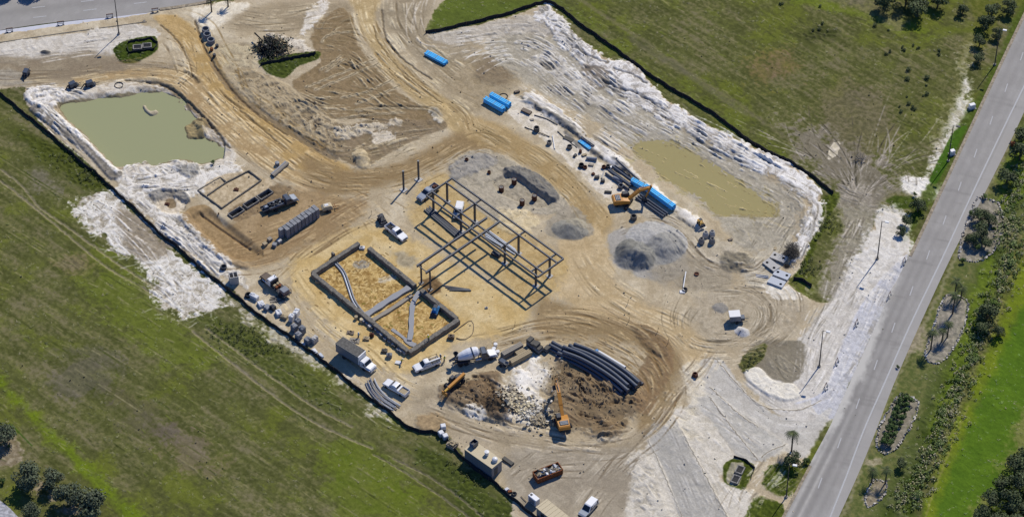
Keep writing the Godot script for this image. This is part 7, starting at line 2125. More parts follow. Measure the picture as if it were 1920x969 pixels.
func pipes() -> void:
	bundle(Vector2(-18.22, -66.80), -0.658, 6.2, 4, 2, 0.19, M.blue_pipe, "blue pipe bundle alone on the brown ground in the north")
	bundle(Vector2(-2.78, -51.51), -0.678, 5.9, 3, 3, 0.21, M.blue_pipe, "blue pipe bundle of the northern pair, on the white sand side")
	bundle(Vector2(-4.17, -50.03), -0.680, 5.9, 3, 3, 0.21, M.blue_pipe, "blue pipe bundle of the northern pair, on the haul road side")
	bundle(Vector2(17.20, -36.67), -0.815, 3.9, 5, 1, 0.13, M.blue_pipe, "small flat blue pipe bundle beside the concrete rings")
	bundle(Vector2(17.71, -37.21), -0.812, 4.2, 2, 1, 0.16, M.black_pipe, "pair of black pipes alongside the small blue bundle")
	bundle(Vector2(29.15, -22.94), -0.673, 3.9, 3, 3, 0.22, M.blue_pipe, "short blue pipe bundle touching the black pipes")
	bundle(Vector2(33.80, -18.57), -0.815, 9.4, 3, 3, 0.22, M.blue_pipe, "longest blue pipe bundle, south of the orange excavator's arm")
	for k in 6:
		var a: Vector2 = Vector2(23.01, -28.60) + Vector2(0.45, -0.5) * (k - 2.5) * 1.2
		var b: Vector2 = Vector2(28.05, -23.12) + Vector2(0.45, -0.5) * (k - 2.5) * 1.05
		lone_pipe("black_pipe", on(a, 0.35 + (0.5 if k % 2 else 0.0)), on(b, 0.35 + (0.5 if k % 2 else 0.0)), 0.27, M.black_pipe, "black pipe in the pile beside the white ridge, %s from the haul road" % nth(k), "black pipes by the blue bundles")
	for k in 3:
		lone_pipe("black_pipe", on(Vector2(29.44, -20.14), 0.3 + k * 0.0) + Vector3(-0.5 * k, 0, 0.5 * k), on(Vector2(35.59, -13.71), 0.3) + Vector3(-0.5 * k, 0, 0.5 * k), 0.24, M.black_pipe, "black pipe on the near side of the longest blue bundle, %s out" % nth(k), "black pipes along the blue bundle")
	var bentp := "25.4 -29.7 26.6 -28.1 27.4 -26.3 27.6 -25.6"
	bent("black_hose", bentp, 0.12, 0.3, M.rubber, "thin bent black hose on white sand above the black pipes", "")
	# the great pile of black pipes
	var co := "13.2 27.8 16.9 29.7 20.9 32.7 24.3 35.9 27.0 39.1"
	var n := 0
	for j in 3:
		for i in 6 - j:
			var sh := Vector2(-0.66, 0.75) * ((i - 2.0 + j * 0.5) * 1.12 + 1.0) + Vector2(0.7, 0.7) * rng.randf_range(-0.9, 0.9)
			bent("black_culvert_pipe", co, 0.42, 0.5 + j * 0.72, M.black_pipe, "curved black pipe, %s layer of the great pile, %s from the white tube" % [["bottom", "middle", "top"][j], nth(i)], "long black pipes in the great pile", sh)
			n += 1
	var cs := "8.9 26.7 10.5 27.8 12.4 29.3"
	for i in 5:
		bent("black_pipe_offcut", cs, 0.4, 0.5 + (0.65 if i > 2 else 0.0), M.black_pipe, "short black pipe north of the great pile, %s, %s" % ["upper row" if i > 2 else "lower row", nth(i % 3)], "short black pipes at the pile", Vector2(-0.6, 0.8) * ((i % 3) * 0.95 + (0.5 if i > 2 else 0.0) - 0.4))
	lone_pipe("white_tube", on(Vector2(18.89, 29.57), 1.1), on(Vector2(24.60, 34.45), 1.1), 0.42, M.wrap_white, "white tube lying along the great black pipe pile", "", 0.3)
	var bl := MB.new()
	bl.box(Vector3(0, 0.3, 0), Vector3(0.7, 0.6, 0.7), Basis.IDENTITY, 0.05)
	tag(solo("valve_box", bl, M.blue_paint, on(Vector2(18.55, 29.26), 0.75), 0.6), "small blue cap at the north end of the white tube", "valve")
	# thin curved tubes by the west fence
	var ct := "-30.8 37.4 -29.8 39.9 -27.8 42.7 -25.0 45.1"
	for i in 8:
		bent("curved_tube", ct, 0.13, 0.2 + 0.16 * (i % 3), M.grey_pipe if i % 3 else M.galv, "thin curved grey tube by the west fence, %s from the pickup" % nth(i), "curved tubes by the west fence", Vector2(-0.72, 0.69) * (i * 0.33 - 1.2) + Vector2(0.7, 0.7) * rng.randf_range(-0.5, 0.5))
	# steel lying under the frame
	for i in 5:
		var mb := MB.new()
		ibeam(mb, Vector3(-5.6, 0.2, 0), Vector3(5.6, 0.2, 0), 0.24, 0.34)
		tag(solo("steel_beam", mb, M.steel_frame, on(Vector2(-15.93, -11.47)) + Vector3(-0.28, 0, 0.26) * (i - 2) + Vector3(0.3 * (i % 2), 0.0, 0.3 * (i % 2)), -0.866), "dark steel beam lying under the frame, %s from the north-east side" % nth(i), "steel beams lying under the frame")
	for i in 6:
		var mb := MB.new()
		ibeam(mb, Vector3(-4.4, 0.2, 0), Vector3(4.4, 0.2, 0), 0.18, 0.24)
		tag(solo("galvanised_purlin", mb, M.galv, on(Vector2(-2.90, -5.15)) + Vector3(-0.22, 0, 0.2) * (i - 2.5) + Vector3(0.4 * (i % 3), 0, 0.4 * (i % 3)), -0.746 + 0.015 * (i - 2)), "bright galvanised purlin lying under the frame, %s from the north-east side" % nth(i), "galvanised purlins under the frame")
	for i in 4:
		var mb := MB.new()
		ibeam(mb, Vector3(-3.0 + 0.4 * i, 0.16, 0), Vector3(3.0, 0.16, 0), 0.16, 0.24)
		tag(solo("steel_beam", mb, M.steel_frame, on(Vector2(-12.26, 9.73)) + Vector3(0.1, 0, 0.3) * (i - 1.5), -0.2 + 0.06 * i), "dark steel beam on yellow sand beside the foundation, %s of the four" % nth(i), "steel beams beside the foundation")
	var mb2 := MB.new()
	mb2.hull([[-1.1, 0.1, 0.5], [-1.0, 0.9, 0.5], [0.9, 0.8, 0.5], [1.1, 0.1, 0.5]])
	tag(solo("tool_chest", mb2, M.dark_metal, on(Vector2(-3.61, -0.76)), -0.6), "black tool chest on the ground under the frame's south end", "tool chest")
	# precast pieces and fittings strewn by the white ridge: kind, place, radius or size, height, turn, material, words
	for q in [[0, Vector2(5.76, -41.75), 0.7, 1.1, 0, M.concrete_dark, "dark grey concrete ring on sand north of the lying post"], [0, Vector2(8.73, -37.21), 0.6, 0.9, 0, M.concrete, "grey concrete ring just left of the lying white post"], [0, Vector2(13.45, -35.95), 0.65, 0.7, 0, M.concrete_dark, "grey concrete ring between the dark plank and the small blue bundle"], [0, Vector2(16.10, -29.67), 0.65, 0.8, 0, M.rubber, "black manhole ring at the haul road's edge"], [0, Vector2(16.95, -29.14), 0.5, 0.6, 0, M.rust, "rusty ring leaning by the black manhole ring"], [0, Vector2(21.29, -29.14), 0.5, 0.6, 0, M.rust, "rusty ring north of the black pipes"], [0, Vector2(22.28, -29.31), 0.5, 0.7, 0, M.dark_metal, "dark ring next to the rusty one north of the black pipes"], [0, Vector2(25.08, -22.59), 0.65, 0.9, 0, M.navy_paint, "dark blue drum beside the grey pipe and the excavator"], [0, Vector2(27.75, -12.50), 0.75, 1.0, 0, M.concrete_dark, "dark concrete ring alone on the haul road bend"],
		[1, Vector2(18.49, -31.81), 2.4, 0.42, -0.15, M.grey_panel, "grey concrete pipe lying among the fittings"], [1, Vector2(24.52, -24.88), 2.5, 0.45, -0.5, M.grey_panel, "grey concrete pipe lying beside the black pipes"],
		[2, Vector2(3.40, -48.18), 2.6, 0.5, -0.65, M.brown_paint, "dark brown board stack on white sand near the blue pair"], [2, Vector2(1.14, -55.06), 1.4, 0.5, 0.3, M.brown_paint, "brown crate at the top of the white sand"], [2, Vector2(4.65, -45.41), 1.0, 0.2, 0.2, M.plank_grey, "small grey slatted pallet by the brown board stack"], [2, Vector2(14.66, -33.07), 0.9, 0.5, 0.9, M.dark_metal, "dark metal box beside the rusty fittings"], [2, Vector2(15.92, -34.32), 0.6, 0.9, 0.2, M.rust, "upright rusty fitting by the small blue bundle"], [2, Vector2(16.77, -33.25), 1.2, 0.4, 0.4, M.lumber, "tan crate in front of the small blue bundle"], [2, Vector2(18.33, -30.03), 1.3, 0.4, -0.3, M.plank_grey, "grey bench-like frame south of the lying grey pipe"], [2, Vector2(18.77, -27.00), 0.7, 0.5, 0.4, M.rust, "brown valve body left of the grey box"], [2, Vector2(19.61, -25.77), 1.1, 0.8, 0.1, M.concrete_dark, "grey concrete box at the haul road's edge"], [2, Vector2(20.94, -24.53), 0.9, 0.8, 0.1, M.dark_metal, "dark box below the concrete post"], [2, Vector2(22.10, -21.01), 1.7, 0.35, -0.15, M.rubber, "black slab lying on the haul road's edge"], [2, Vector2(23.02, -29.14), 0.9, 0.6, 0.5, M.wrap_white, "white fitting at the north end of the black pipes"], [2, Vector2(13.24, -38.84), 2.6, 0.3, -0.65, M.crate_dark, "long dark board heap north of the grey rings"], [2, Vector2(49.46, -5.83), 1.1, 0.25, 0.4, M.brown_paint, "small brown tray on white sand right of the cones"], [2, Vector2(59.45, -3.12), 1.1, 0.25, 1.35, M.lumber, "tan board stack north of the white slabs"]]:
		var mb := MB.new()
		if q[0] == 0:
			mb.lathe(Vector3.ZERO, [[q[2] * 0.72, 0.0], [q[2], 0.0], [q[2], q[3] * 0.9], [q[2] * 0.92, q[3]], [q[2] * 0.72, q[3]], [q[2] * 0.7, 0.04]], 16)
			tag(solo("concrete_ring", mb, q[5], on(q[1])), q[6], "concrete ring" if q[5] != M.rust and q[5] != M.navy_paint else ("steel ring" if q[5] == M.rust else "drum"), "rings by the white ridge")
		elif q[0] == 1:
			mb.pipe(Vector3(-q[2] * 0.5, q[3], 0), Vector3(q[2] * 0.5, q[3], 0), q[3], 0.09, 14)
			mb.pipe(Vector3(q[2] * 0.5 - 0.25, q[3], 0), Vector3(q[2] * 0.5 + 0.05, q[3], 0), q[3] + 0.07, 0.09, 14)
			tag(solo("concrete_pipe", mb, q[5], on(q[1]), q[4]), q[6], "concrete pipe", "lying concrete pipes")
		else:
			for k in 3:
				mb.box(Vector3(0.03 * k, q[3] * (k + 0.5) / 3, 0.02 * k), Vector3(q[2] - 0.05 * k, q[3] / 3 - 0.015, maxf(0.6, q[2] * 0.42)), Basis(Vector3.UP, 0.04 * k), 0.015)
			tag(solo("board_stack" if q[5] in [M.brown_paint, M.plank_grey, M.lumber, M.crate_dark] else "pipe_fitting", mb, q[5], on(q[1]), q[4]), q[6], "boards" if q[5] in [M.brown_paint, M.plank_grey, M.lumber, M.crate_dark] else "fitting", "things strewn by the white ridge")
	lone_pipe("concrete_post", on(Vector2(9.51, -39.93), 0.15), on(Vector2(9.96, -35.41), 0.15), 0.13, M.wrap_white, "white post lying between two grey rings", "", 0.5, "post")
	lone_pipe("concrete_post", on(Vector2(21.39, -28.07), 0.2), on(Vector2(20.72, -25.59), 0.2), 0.2, M.concrete_pale, "short pale concrete post by the grey box", "", 0.5, "post")
	for c in [["3.1 -42.8 5.6 -41.4 8.8 -39.6", "thin dark pole lying north of the grey rings"], ["10.8 -41.4 12.7 -38.8 15.2 -35.9", "long dark pole lying across the sand towards the blue bundle"], ["5.4 -46.9 8.2 -45.6 10.7 -43.6", "dark bent hose on the white sand"]]:
		bent("lying_pole", c[0], 0.1, hgt(pts(c[0])[0]) + 0.15, M.crate_dark, c[1], "poles lying on the sand")
	ringlike(Vector2(-93.73, -57.31), 1.0, "black hose coil lying flat at the pond's north bank")
	ringlike(Vector2(-2.03, -53.56), 1.0, "black hose ring behind the northern blue bundles")

func ringlike(p: Vector2, r: float, label: String) -> void:
	var mb := MB.new()
	ring_torus(mb, Vector3(0, 0.1, 0), r, 0.08, 24)
	tag(solo("hose_coil", mb, M.rubber, on(p)), label, "hose coil", "hose rings")

func yard() -> void:
	# rusty piers
	for k in 4:
		var p: Vector2 = [Vector2(-2.46, -21.89), Vector2(0.49, -24.35), Vector2(2.32, -17.00), Vector2(5.15, -19.09)][k]
		var o := base("rusty_pier", on(p))
		tag(o, "rusty round pier in the lime-grey yard, %s" % ["nearest the steel frame", "farthest from the viewer", "closest to the viewer", "beside the dark gravel bank's east end"][k], "pier", "rusty round piers")
		var mb := MB.new()
		mb.lathe(Vector3.ZERO, [[0.6, -0.3], [0.6, 1.45], [0.57, 1.5], [0.5, 1.5], [0.5, 1.4]], 16)
		part("casing", mb, M.rust, o)
		mb = MB.new()
		mb.lathe(Vector3.ZERO, [[0.5, 1.3], [0.48, 1.42], [0.0, 1.45]], 14)
		for s in 4:
			mb.cyl(Vector3(cos(s * 1.57) * 0.2, 1.4, sin(s * 1.57) * 0.2), Vector3(cos(s * 1.57) * 0.2, 1.75, sin(s * 1.57) * 0.2), 0.025, 0.025, 5)
		part("concrete_core", mb, M.concrete, o)
	for k in 2:
		var mb := MB.new()
		mb.lathe(Vector3.ZERO, [[0.4, -0.2], [0.42, 0.5], [0.3, 0.55], [0.3, 0.1]], 10)
		tag(solo("pier_stub", mb, M.rust, on([Vector2(-10.54, -31.46), Vector2(-5.31, -27.36)][k])), ["small rusty stub at the north-west of the grey yard", "small rusty stub in the middle of the grey yard"][k], "pier stub")
	# four concrete cones
	for k in 4:
		var p: Vector2 = [Vector2(43.94, -6.85), Vector2(45.41, -7.19), Vector2(42.88, -4.81), Vector2(45.30, -4.81)][k]
		var mb := MB.new()
		mb.lathe(Vector3.ZERO, [[0.55, 0.0], [0.72, 0.0], [0.74, 0.55], [0.7, 0.75], [0.5, 1.35], [0.46, 1.45], [0.36, 1.45], [0.34, 1.0]], 18)
		tag(solo("manhole_cone", mb, M.concrete_pale if k < 2 else M.concrete, on(p)), "concrete manhole cone of the cluster of four, %s" % ["rear and nearer the yellow loader", "rear and nearer the basin", "front and nearer the haul road", "front and nearer the brown tray"][k], "manhole cone", "concrete manhole cones")
	# white slabs with two round holes
	for k in 4:
		var p: Vector2 = [Vector2(60.09, 0.25), Vector2(58.27, 2.60), Vector2(60.49, 5.43), Vector2(59.16, 7.75)][k]
		var c := CSGBox3D.new()
		c.name = numbered("concrete_slab")
		c.size = Vector3(3.7, 0.3, 2.1)
		c.material = M.concrete_pale if k < 2 else M.white_slab
		add_child(c)
		c.position = on(p, 0.45 if k < 2 else 0.3)
		c.rotation = Vector3(0.06 if k == 1 else 0.0, [-0.55, -0.85, -0.5, -0.5][k], 0.05 if k == 0 else 0.0)
		tag(c, "white concrete slab with round holes, %s" % ["partly under the dark brush heap", "tilted, nearest the tan boards", "third back from the haul track", "flat on the ground, closest to the viewer"][k], "concrete slab", "white concrete slabs")
		for x in ([-1.1, 1.1] if k < 3 else [1.1]):
			var h := CSGCylinder3D.new()
			h.name = "hole"
			h.operation = CSGShape3D.OPERATION_SUBTRACTION
			h.radius = 0.33
			h.height = 1.0
			h.sides = 16
			h.material = M.dark_hole
			h.position = Vector3(x, 0, 0.25 if k % 2 else -0.2)
			c.add_child(h)
	for k in 2:
		lone_pipe("steel_pipe", on(Vector2(54.64, 5.26), 0.15) + Vector3(0, 0, k * 0.5), on(Vector2(57.48, 5.76), 0.15) + Vector3(0, 0, k * 0.5), 0.11, M.galv, ["pale steel pipe beside the slabs, rear one", "pale steel pipe beside the slabs, front one"][k], "steel pipes by the slabs")
	# manhole in its pale pad, and the leaning white post
	var mh := MB.new()
	mh.lathe(Vector3.ZERO, [[0.42, 0.1], [0.55, 0.1], [0.58, 0.25], [0.42, 0.27], [0.4, -0.6], [0.0, -0.6]], 16)
	tag(solo("manhole", mh, M.rust, on(Vector2(41.38, 5.10))), "brown open manhole in a pale pad of sand", "manhole")
	mh = MB.new()
	mh.cyl(Vector3(0, 0.1, 0), Vector3(0.9, 0.75, -5.4), 0.14, 0.14, 8)
	mh.box(Vector3(-0.1, 0.1, 0.2), Vector3(1.2, 0.24, 0.9), Basis.IDENTITY, 0.04)
	tag(solo("white_post", mh, M.wrap_white, on(Vector2(38.06, 10.39))), "long white post lying beside the brown manhole", "post")
	mh = MB.new()
	mh.lathe(Vector3.ZERO, [[0.5, 0.0], [0.62, 0.0], [0.62, 0.5], [0.5, 0.5], [0.48, 0.05]], 14)
	tag(solo("concrete_ring", mh, M.concrete_dark, on(Vector2(38.55, 10.06))), "dark ring at the foot of the long white post", "concrete ring")
	mh = MB.new()
	mh.lathe(Vector3.ZERO, [[0.4, 0.0], [0.7, 0.0], [0.6, 0.7], [0.45, 0.9], [0.35, 0.9], [0.33, 0.1]], 14)
	mh.box(Vector3(0.2, 0.5, 0.5), Vector3(0.5, 0.9, 0.3), Basis(Vector3.RIGHT, 0.3), 0.05)
	tag(solo("hydrant_base", mh, M.rust, on(Vector2(39.74, 35.85))), "brown stump-like fitting at the entrance lane's apex", "fitting")
	# lumber and crates
	for k in 3:
		var l: float = [5.3, 3.2, 5.4][k]
		var o := base("lumber_stack", on([Vector2(0.00, 28.94), Vector2(2.22, 29.10), Vector2(1.86, 31.15)][k]), 0.635)
		tag(o, ["grey plank stack farthest from the white rubble", "short tan plank stack in the middle of the three", "long tan plank stack on the edge of the white rubble"][k], "plank stack", "plank stacks by the mixer")
		for j in (6 if k != 1 else 4):
			for i in 3:
				var mb := MB.new()
				mb.box(Vector3(rng.randf_range(-0.1, 0.1), 0.18 + j * 0.24, (i - 1.0) * 0.42), Vector3(l, 0.2, 0.38), Basis.IDENTITY, 0.02)
				part("plank", mb, [M.plank_grey, M.lumber, M.lumber][k], o)
	for k in 5:
		var h: float = [2.5, 2.2, 2.5, 1.8, 1.2][k]
		var p: Vector2 = [Vector2(3.98, 27.04), Vector2(4.67, 27.67), Vector2(5.37, 28.31), Vector2(5.95, 28.78), Vector2(7.71, 28.31)][k]
		var o := base("dark_crate", on(p), -0.75)
		tag(o, "dark grey crate stack, %s" % ["tallest, at the haul road end", "second from the haul road end", "third from the haul road end", "fourth from the haul road end", "low one set apart by the black pipes"][k], "crate stack", "dark crate stacks")
		for j in 3:
			var mb := MB.new()
			mb.box(Vector3(0, h * (j + 0.5) / 3, 0), Vector3(1.05, h / 3 - 0.04, 1.5), Basis(Vector3.UP, 0.03 * (j - 1)), 0.03)
			part("crate", mb, M.crate_dark if j % 2 == 0 else M.block_grey2, o)
	# site shed with things on its roof
	var s := base("site_shed", on(Vector2(-6.09, 61.06)), -0.742)
	s.position.y = 0.0
	tag(s, "tan-roofed grey site shed beside the west fence", "shed")
	var mb := MB.new()
	mb.box(Vector3(0, 1.75, 0), Vector3(7.9, 3.3, 3.1), Basis.IDENTITY, 0.03)
	part("wall", mb, M.grey_panel, s)
	mb = MB.new()
	mb.box(Vector3(0, 3.46, 0), Vector3(8.05, 0.14, 3.25), Basis.IDENTITY, 0.03)
	part("roof", mb, M.tan_paint, s)
	mb = MB.new()
	for k in 16:
		for z in [-1.58, 1.58]:
			mb.box(Vector3(-3.75 + k * 0.5, 1.75, z), Vector3(0.16, 3.2, 0.07))
	part("rib", mb, M.grey_panel, s)
	mb = MB.new()
	mb.box(Vector3(3.98, 1.5, 0.3), Vector3(0.05, 2.2, 1.0))
	part("door", mb, M.roof_grey, s)
	var u := base("louvre_unit", s.position + s.basis * Vector3(-3.1, 3.53, -0.5), s.rotation.y)
	tag(u, "blue-grey louvred unit on the shed roof's north end", "roof unit")
	mb = MB.new()
	for x in [-0.55, 0.55]:
		mb.box(Vector3(x, 0.6, 0), Vector3(0.08, 1.2, 1.5))
	for z in [-0.72, 0.72]:
		mb.box(Vector3(0, 0.6, z), Vector3(1.1, 1.2, 0.08))
	part("casing", mb, M.navy_paint, u)
	for k in 4:
		mb = MB.new()
		mb.box(Vector3(0, 0.2 + k * 0.26, 0.78), Vector3(1.1, 0.05, 0.12), Basis(Vector3.RIGHT, 0.5))
		part("louvre", mb, M.grey_panel, u)
	mb = MB.new()
	mb.cyl(Vector3(0, 0.5, 0), Vector3(0, 0.62, 0), 0.5, 0.5, 12)
	part("fan", mb, M.dark_metal, u)
	mb = MB.new()
	mb.lathe(Vector3.ZERO, [[0.0, 0.0], [0.42, 0.0], [0.45, 0.5], [0.42, 0.55], [0.5, 0.9], [0.52, 1.0], [0.0, 1.05]], 14)
	tag(solo("water_drum", mb, M.wrap_white, s.position + s.basis * Vector3(0.6, 3.53, -0.5)), "white-lidded drum in the middle of the shed roof", "drum")
	mb = MB.new()
	mb.lathe(Vector3.ZERO, [[0.0, 0.0], [0.62, 0.0], [0.65, 0.5], [0.55, 0.75], [0.3, 0.9], [0.0, 0.95]], 14)
	tag(solo("water_tank", mb, M.wrap_white, s.position + s.basis * Vector3(3.0, 3.53, -0.4)), "round white tank on the shed roof's south end", "water tank")
	mb = MB.new()
	mb.box(Vector3(0, 0.3, 0), Vector3(2.6, 0.5, 0.9), Basis.IDENTITY, 0.03)
	mb.box(Vector3(1.35, 0.3, 0), Vector3(0.2, 0.56, 0.98))
	tag(solo("skip_box", mb, M.crate_dark, on(Vector2(-0.90, 60.17)), s.rotation.y), "low dark timber box at the shed's south end", "timber box")
	# white totes and a crate of pale stones
	for k in 3:
		var o := base("white_tote", on([Vector2(-14.70, 51.20), Vector2(-15.13, 52.71), Vector2(-14.21, 53.61)][k]), [0.2, 0.5, 0.4][k])
		tag(o, "white plastic tote at the fence corner, %s" % ["rearmost of three", "middle of three, against the fence", "nearest the crate of stones"][k], "tote", "white plastic totes")
		mb = MB.new()
		mb.box(Vector3(0, 0.75, 0), Vector3(1.1, 1.1, 1.1), Basis.IDENTITY, 0.1)
		part("tank", mb, M.wrap_white, o)
		mb = MB.new()
		mb.box(Vector3(0, 0.1, 0), Vector3(1.15, 0.16, 1.15))
		for y in [0.5, 0.9]:
			for sg in [-1, 1]:
				mb.box(Vector3(0, y, sg * 0.57), Vector3(1.16, 0.05, 0.03))
				mb.box(Vector3(sg * 0.57, y, 0), Vector3(0.03, 0.05, 1.16))
		part("cage", mb, M.mid_metal, o)
	var cr := base("stone_crate", on(Vector2(-12.70, 55.71)), -0.6)
	tag(cr, "open timber crate heaped with pale stones beside the white totes", "crate")
	mb = MB.new()
	for sg in [-1, 1]:
		mb.box(Vector3(0, 0.5, sg * 0.85), Vector3(2.0, 0.9, 0.1))
		mb.box(Vector3(sg * 0.95, 0.5, 0), Vector3(0.1, 0.9, 1.6))
	part("side_board", mb, M.plank_grey, cr)
	mb = MB.new()
	for k in 26:
		stone(mb, Vector3(rng.randf_range(-.75, .75), rng.randf_range(0.7, 1.15), rng.randf_range(-.6, .6)), rng.randf_range(0.18, 0.4))
	var sto := part("stones", mb, M.lumber, cr)
	sto.set_meta("kind", "stuff")
	# office trailer in the corner
	var ot := base("office_trailer", on(Vector2(10.18, 78.19)), -0.805)
	ot.position.y = 0.0
	tag(ot, "long site office with a ribbed tan roof at the picture's foot", "site office")
	mb = MB.new()
	mb.box(Vector3(0, 1.65, 0), Vector3(11.6, 2.7, 3.0), Basis.IDENTITY, 0.03)
	part("wall", mb, M.grey_panel, ot)
	mb = MB.new()
	mb.box(Vector3(0, 3.06, 0), Vector3(11.9, 0.12, 3.3), Basis.IDENTITY, 0.03)
	part("roof", mb, M.tan_paint, ot)
	for k in 12:
		mb = MB.new()
		mb.box(Vector3(-5.5 + k, 3.14, 0), Vector3(0.09, 0.08, 3.28))
		part("roof_rib", mb, M.tan_paint, ot)
	for k in 4:
		mb = MB.new()
		mb.box(Vector3(-4.0 + k * 2.6, 1.9, 1.52), Vector3(1.0, 0.9, 0.05))
		part("window", mb, M.glass_dark, ot)
	mb = MB.new()
	mb.box(Vector3(0, 0.18, 0), Vector3(11.2, 0.3, 2.6))
	part("skid", mb, M.dark_metal, ot)
	var ac := base("white_cabinet", on(Vector2(4.57, 71.44)), ot.rotation.y)
	tag(ac, "white box-like unit at the tan site office's north end", "cabinet")
	mb = MB.new()
	mb.box(Vector3(0, 1.1, 0), Vector3(2.4, 1.9, 1.2), Basis.IDENTITY, 0.08)
	part("casing", mb, M.white_paint, ac)
	mb = MB.new()
	mb.box(Vector3(-0.75, 2.07, 0), Vector3(0.5, 0.05, 0.5))
	part("vent", mb, M.dark_metal, ac)
	mb = MB.new()
	mb.box(Vector3(0, 1.1, 0.62), Vector3(1.6, 1.3, 0.04))
	part("grille", mb, M.grey_panel, ac)
	# oddments by the fence near the office
	mb = MB.new()
	mb.hull([[-0.6, 0, 0.4], [-0.5, 0.5, 0.3], [0.2, 0.6, 0.3], [0.6, 0, 0.4]])
	tag(solo("white_bag", mb, M.wrap_white, on(Vector2(-1.01, 67.96)), 0.6), "white sack by the fence north of the office", "sack")
	mb = MB.new()
	mb.box(Vector3(0, 0.25, 0), Vector3(0.9, 0.4, 0.6), Basis(Vector3.UP, 0.3), 0.05)
	tag(solo("rusty_box", mb, M.rust_orange, on(Vector2(-0.45, 68.54))), "rusty orange box beside the white sack", "box")
	mb = MB.new()
	ring_torus(mb, Vector3(0, 0.2, 0), 0.42, 0.18)
	tag(solo("tyre", mb, M.rubber, on(Vector2(0.45, 69.12))), "old tyre lying by the fence north of the office", "tyre")
	lone_pipe("white_board", on(Vector2(1.90, 69.70), 0.2), on(Vector2(3.01, 71.15), 0.2), 0.09, M.lumber, "pale stake lying on the grass by the office", "", 0.9, "stake")
	# things by the foundation
	for q in [[Vector2(-34.44, 18.70), 0.4, 0.9, M.lumber, "cream drum at the head of the block stacks", "drum"], [Vector2(-33.23, 19.51), 0.42, 0.9, M.tan_paint, "tan drum second at the head of the block stacks", "drum"]]:
		mb = MB.new()
		mb.lathe(Vector3.ZERO, [[0.0, 0.0], [q[1], 0.0], [q[1] * 1.04, 0.3], [q[1], 0.33], [q[1] * 1.04, 0.6], [q[1], q[2]], [q[1] * 0.9, q[2]], [0.0, q[2] - 0.03]], 14)
		tag(solo("drum", mb, q[3], on(q[0])), q[4], q[5], "drums at the block stacks")
	for q in [[Vector2(-31.99, 24.81), 1.4, 0.5, M.lumber, "tan box on sand between the box truck and the wall"], [Vector2(-30.85, 23.85), 1.0, 0.8, M.rust, "brown crate beside the tan box by the wall"], [Vector2(-27.90, 28.62), 1.3, 0.7, M.crate_dark, "dark grey crate left of the mixing bins"], [Vector2(-26.80, 30.20), 1.2, 1.0, M.block_grey2, "grey mixing bin south of the dark crate"], [Vector2(-13.36, 24.49), 1.4, 0.9, M.brown_paint, "brown box by the hose north of the mixer"], [Vector2(-34.55, 25.45), 2.2, 0.2, M.plank_grey, "board heap by the worker near the box truck"], [Vector2(-35.57, 23.05), 1.6, 0.2, M.brown_paint, "brown board heap west of the drums"], [Vector2(-43.42, 7.58), 1.0, 0.7, M.lumber, "tan timber frame at the foundation's west corner"], [Vector2(-33.89, -3.12), 1.2, 0.5, M.wrap_white, "white forms in the foundation's north gap"], [Vector2(-5.68, 15.46), 0.7, 0.3, M.concrete_pale, "pale concrete lump on sand south of the frame"], [Vector2(117.21, -36.85), 1.3, 0.9, M.rust_orange, "orange crate on the grass east of the road"], [Vector2(-79.17, -17.70), 1.1, 0.4, M.rust, "brown inlet box at the bottom of the round white crater"], [Vector2(-63.53, -21.89), 1.2, 0.25, M.rust, "brown floor box inside the thin stem walls"], [Vector2(-67.06, -14.05), 0.3, 0.3, M.rust, "small rusty block at the brown pit's head"]]:
		mb = MB.new()
		var w: float = q[1]
		mb.box(Vector3(0, q[2] * 0.5, 0), Vector3(w, q[2], w * 0.7), Basis(Vector3.UP, 0.4), 0.04)
		for j in 2:
			mb.box(Vector3(rng.randf_range(-.2, .2), q[2] + 0.08, rng.randf_range(-.15, .15)), Vector3(w * 0.6, 0.12, w * 0.3), Basis(Vector3.UP, rng.randf() * 3), 0.03)
		tag(solo("site_box", mb, q[3], on(q[0]), -0.5), q[4], "box", "boxes and boards on the site")
	mb = MB.new()
	mb.box(Vector3(0, 0.25, 0), Vector3(1.4, 0.06, 0.9), Basis(Vector3.BACK, 0.12))
	mb.box(Vector3(0.2, 0.12, 0.1), Vector3(1.0, 0.2, 0.6))
	tag(solo("white_sheet", mb, M.wrap_white, on(Vector2(-24.78, 31.94)), -0.3), "white sheet on the ground at the foundation's south corner", "sheet")
	var hose := "-12.7 22.6 -10.8 20.6 -9.2 19.3 -8.5 20.6 -8.8 23.5 -10.5 25.0 -12.2 24.5"
	bent("black_hose", hose, 0.09, 0.15, M.brown_paint, "thin brown hose looping on the sand north of the mixer", "")
	# brush heaps and stumps
	# grates
	for q in [[Vector2(-90.42, -70.64), 0.1, "concrete drain inlet with a grate, left one in the north grass island"], [Vector2(-88.15, -71.22), 0.1, "concrete drain inlet with a grate, right one in the north grass island"], [Vector2(48.07, 62.69), 1.15, "concrete drain inlet with a grate, rear one near the road gate"], [Vector2(47.04, 65.33), 1.15, "concrete drain inlet with a grate, front one near the road gate"]]:
		var o := base("drain_inlet", on(q[0]), q[1])
		tag(o, q[2], "drain inlet", "drain inlets")
		mb = MB.new()
		for sg in [-1, 1]:
			mb.box(Vector3(0, 0.2, sg * 0.75), Vector3(2.2, 0.5, 0.25), Basis.IDENTITY, 0.03)
			mb.box(Vector3(sg * 1.0, 0.2, 0), Vector3(0.25, 0.5, 1.25), Basis.IDENTITY, 0.03)
		part("kerb_frame", mb, M.concrete, o)
		mb = MB.new()
		mb.box(Vector3(0, 0.12, 0), Vector3(1.75, 0.05, 1.25))
		part("pit", mb, M.dark_hole, o)
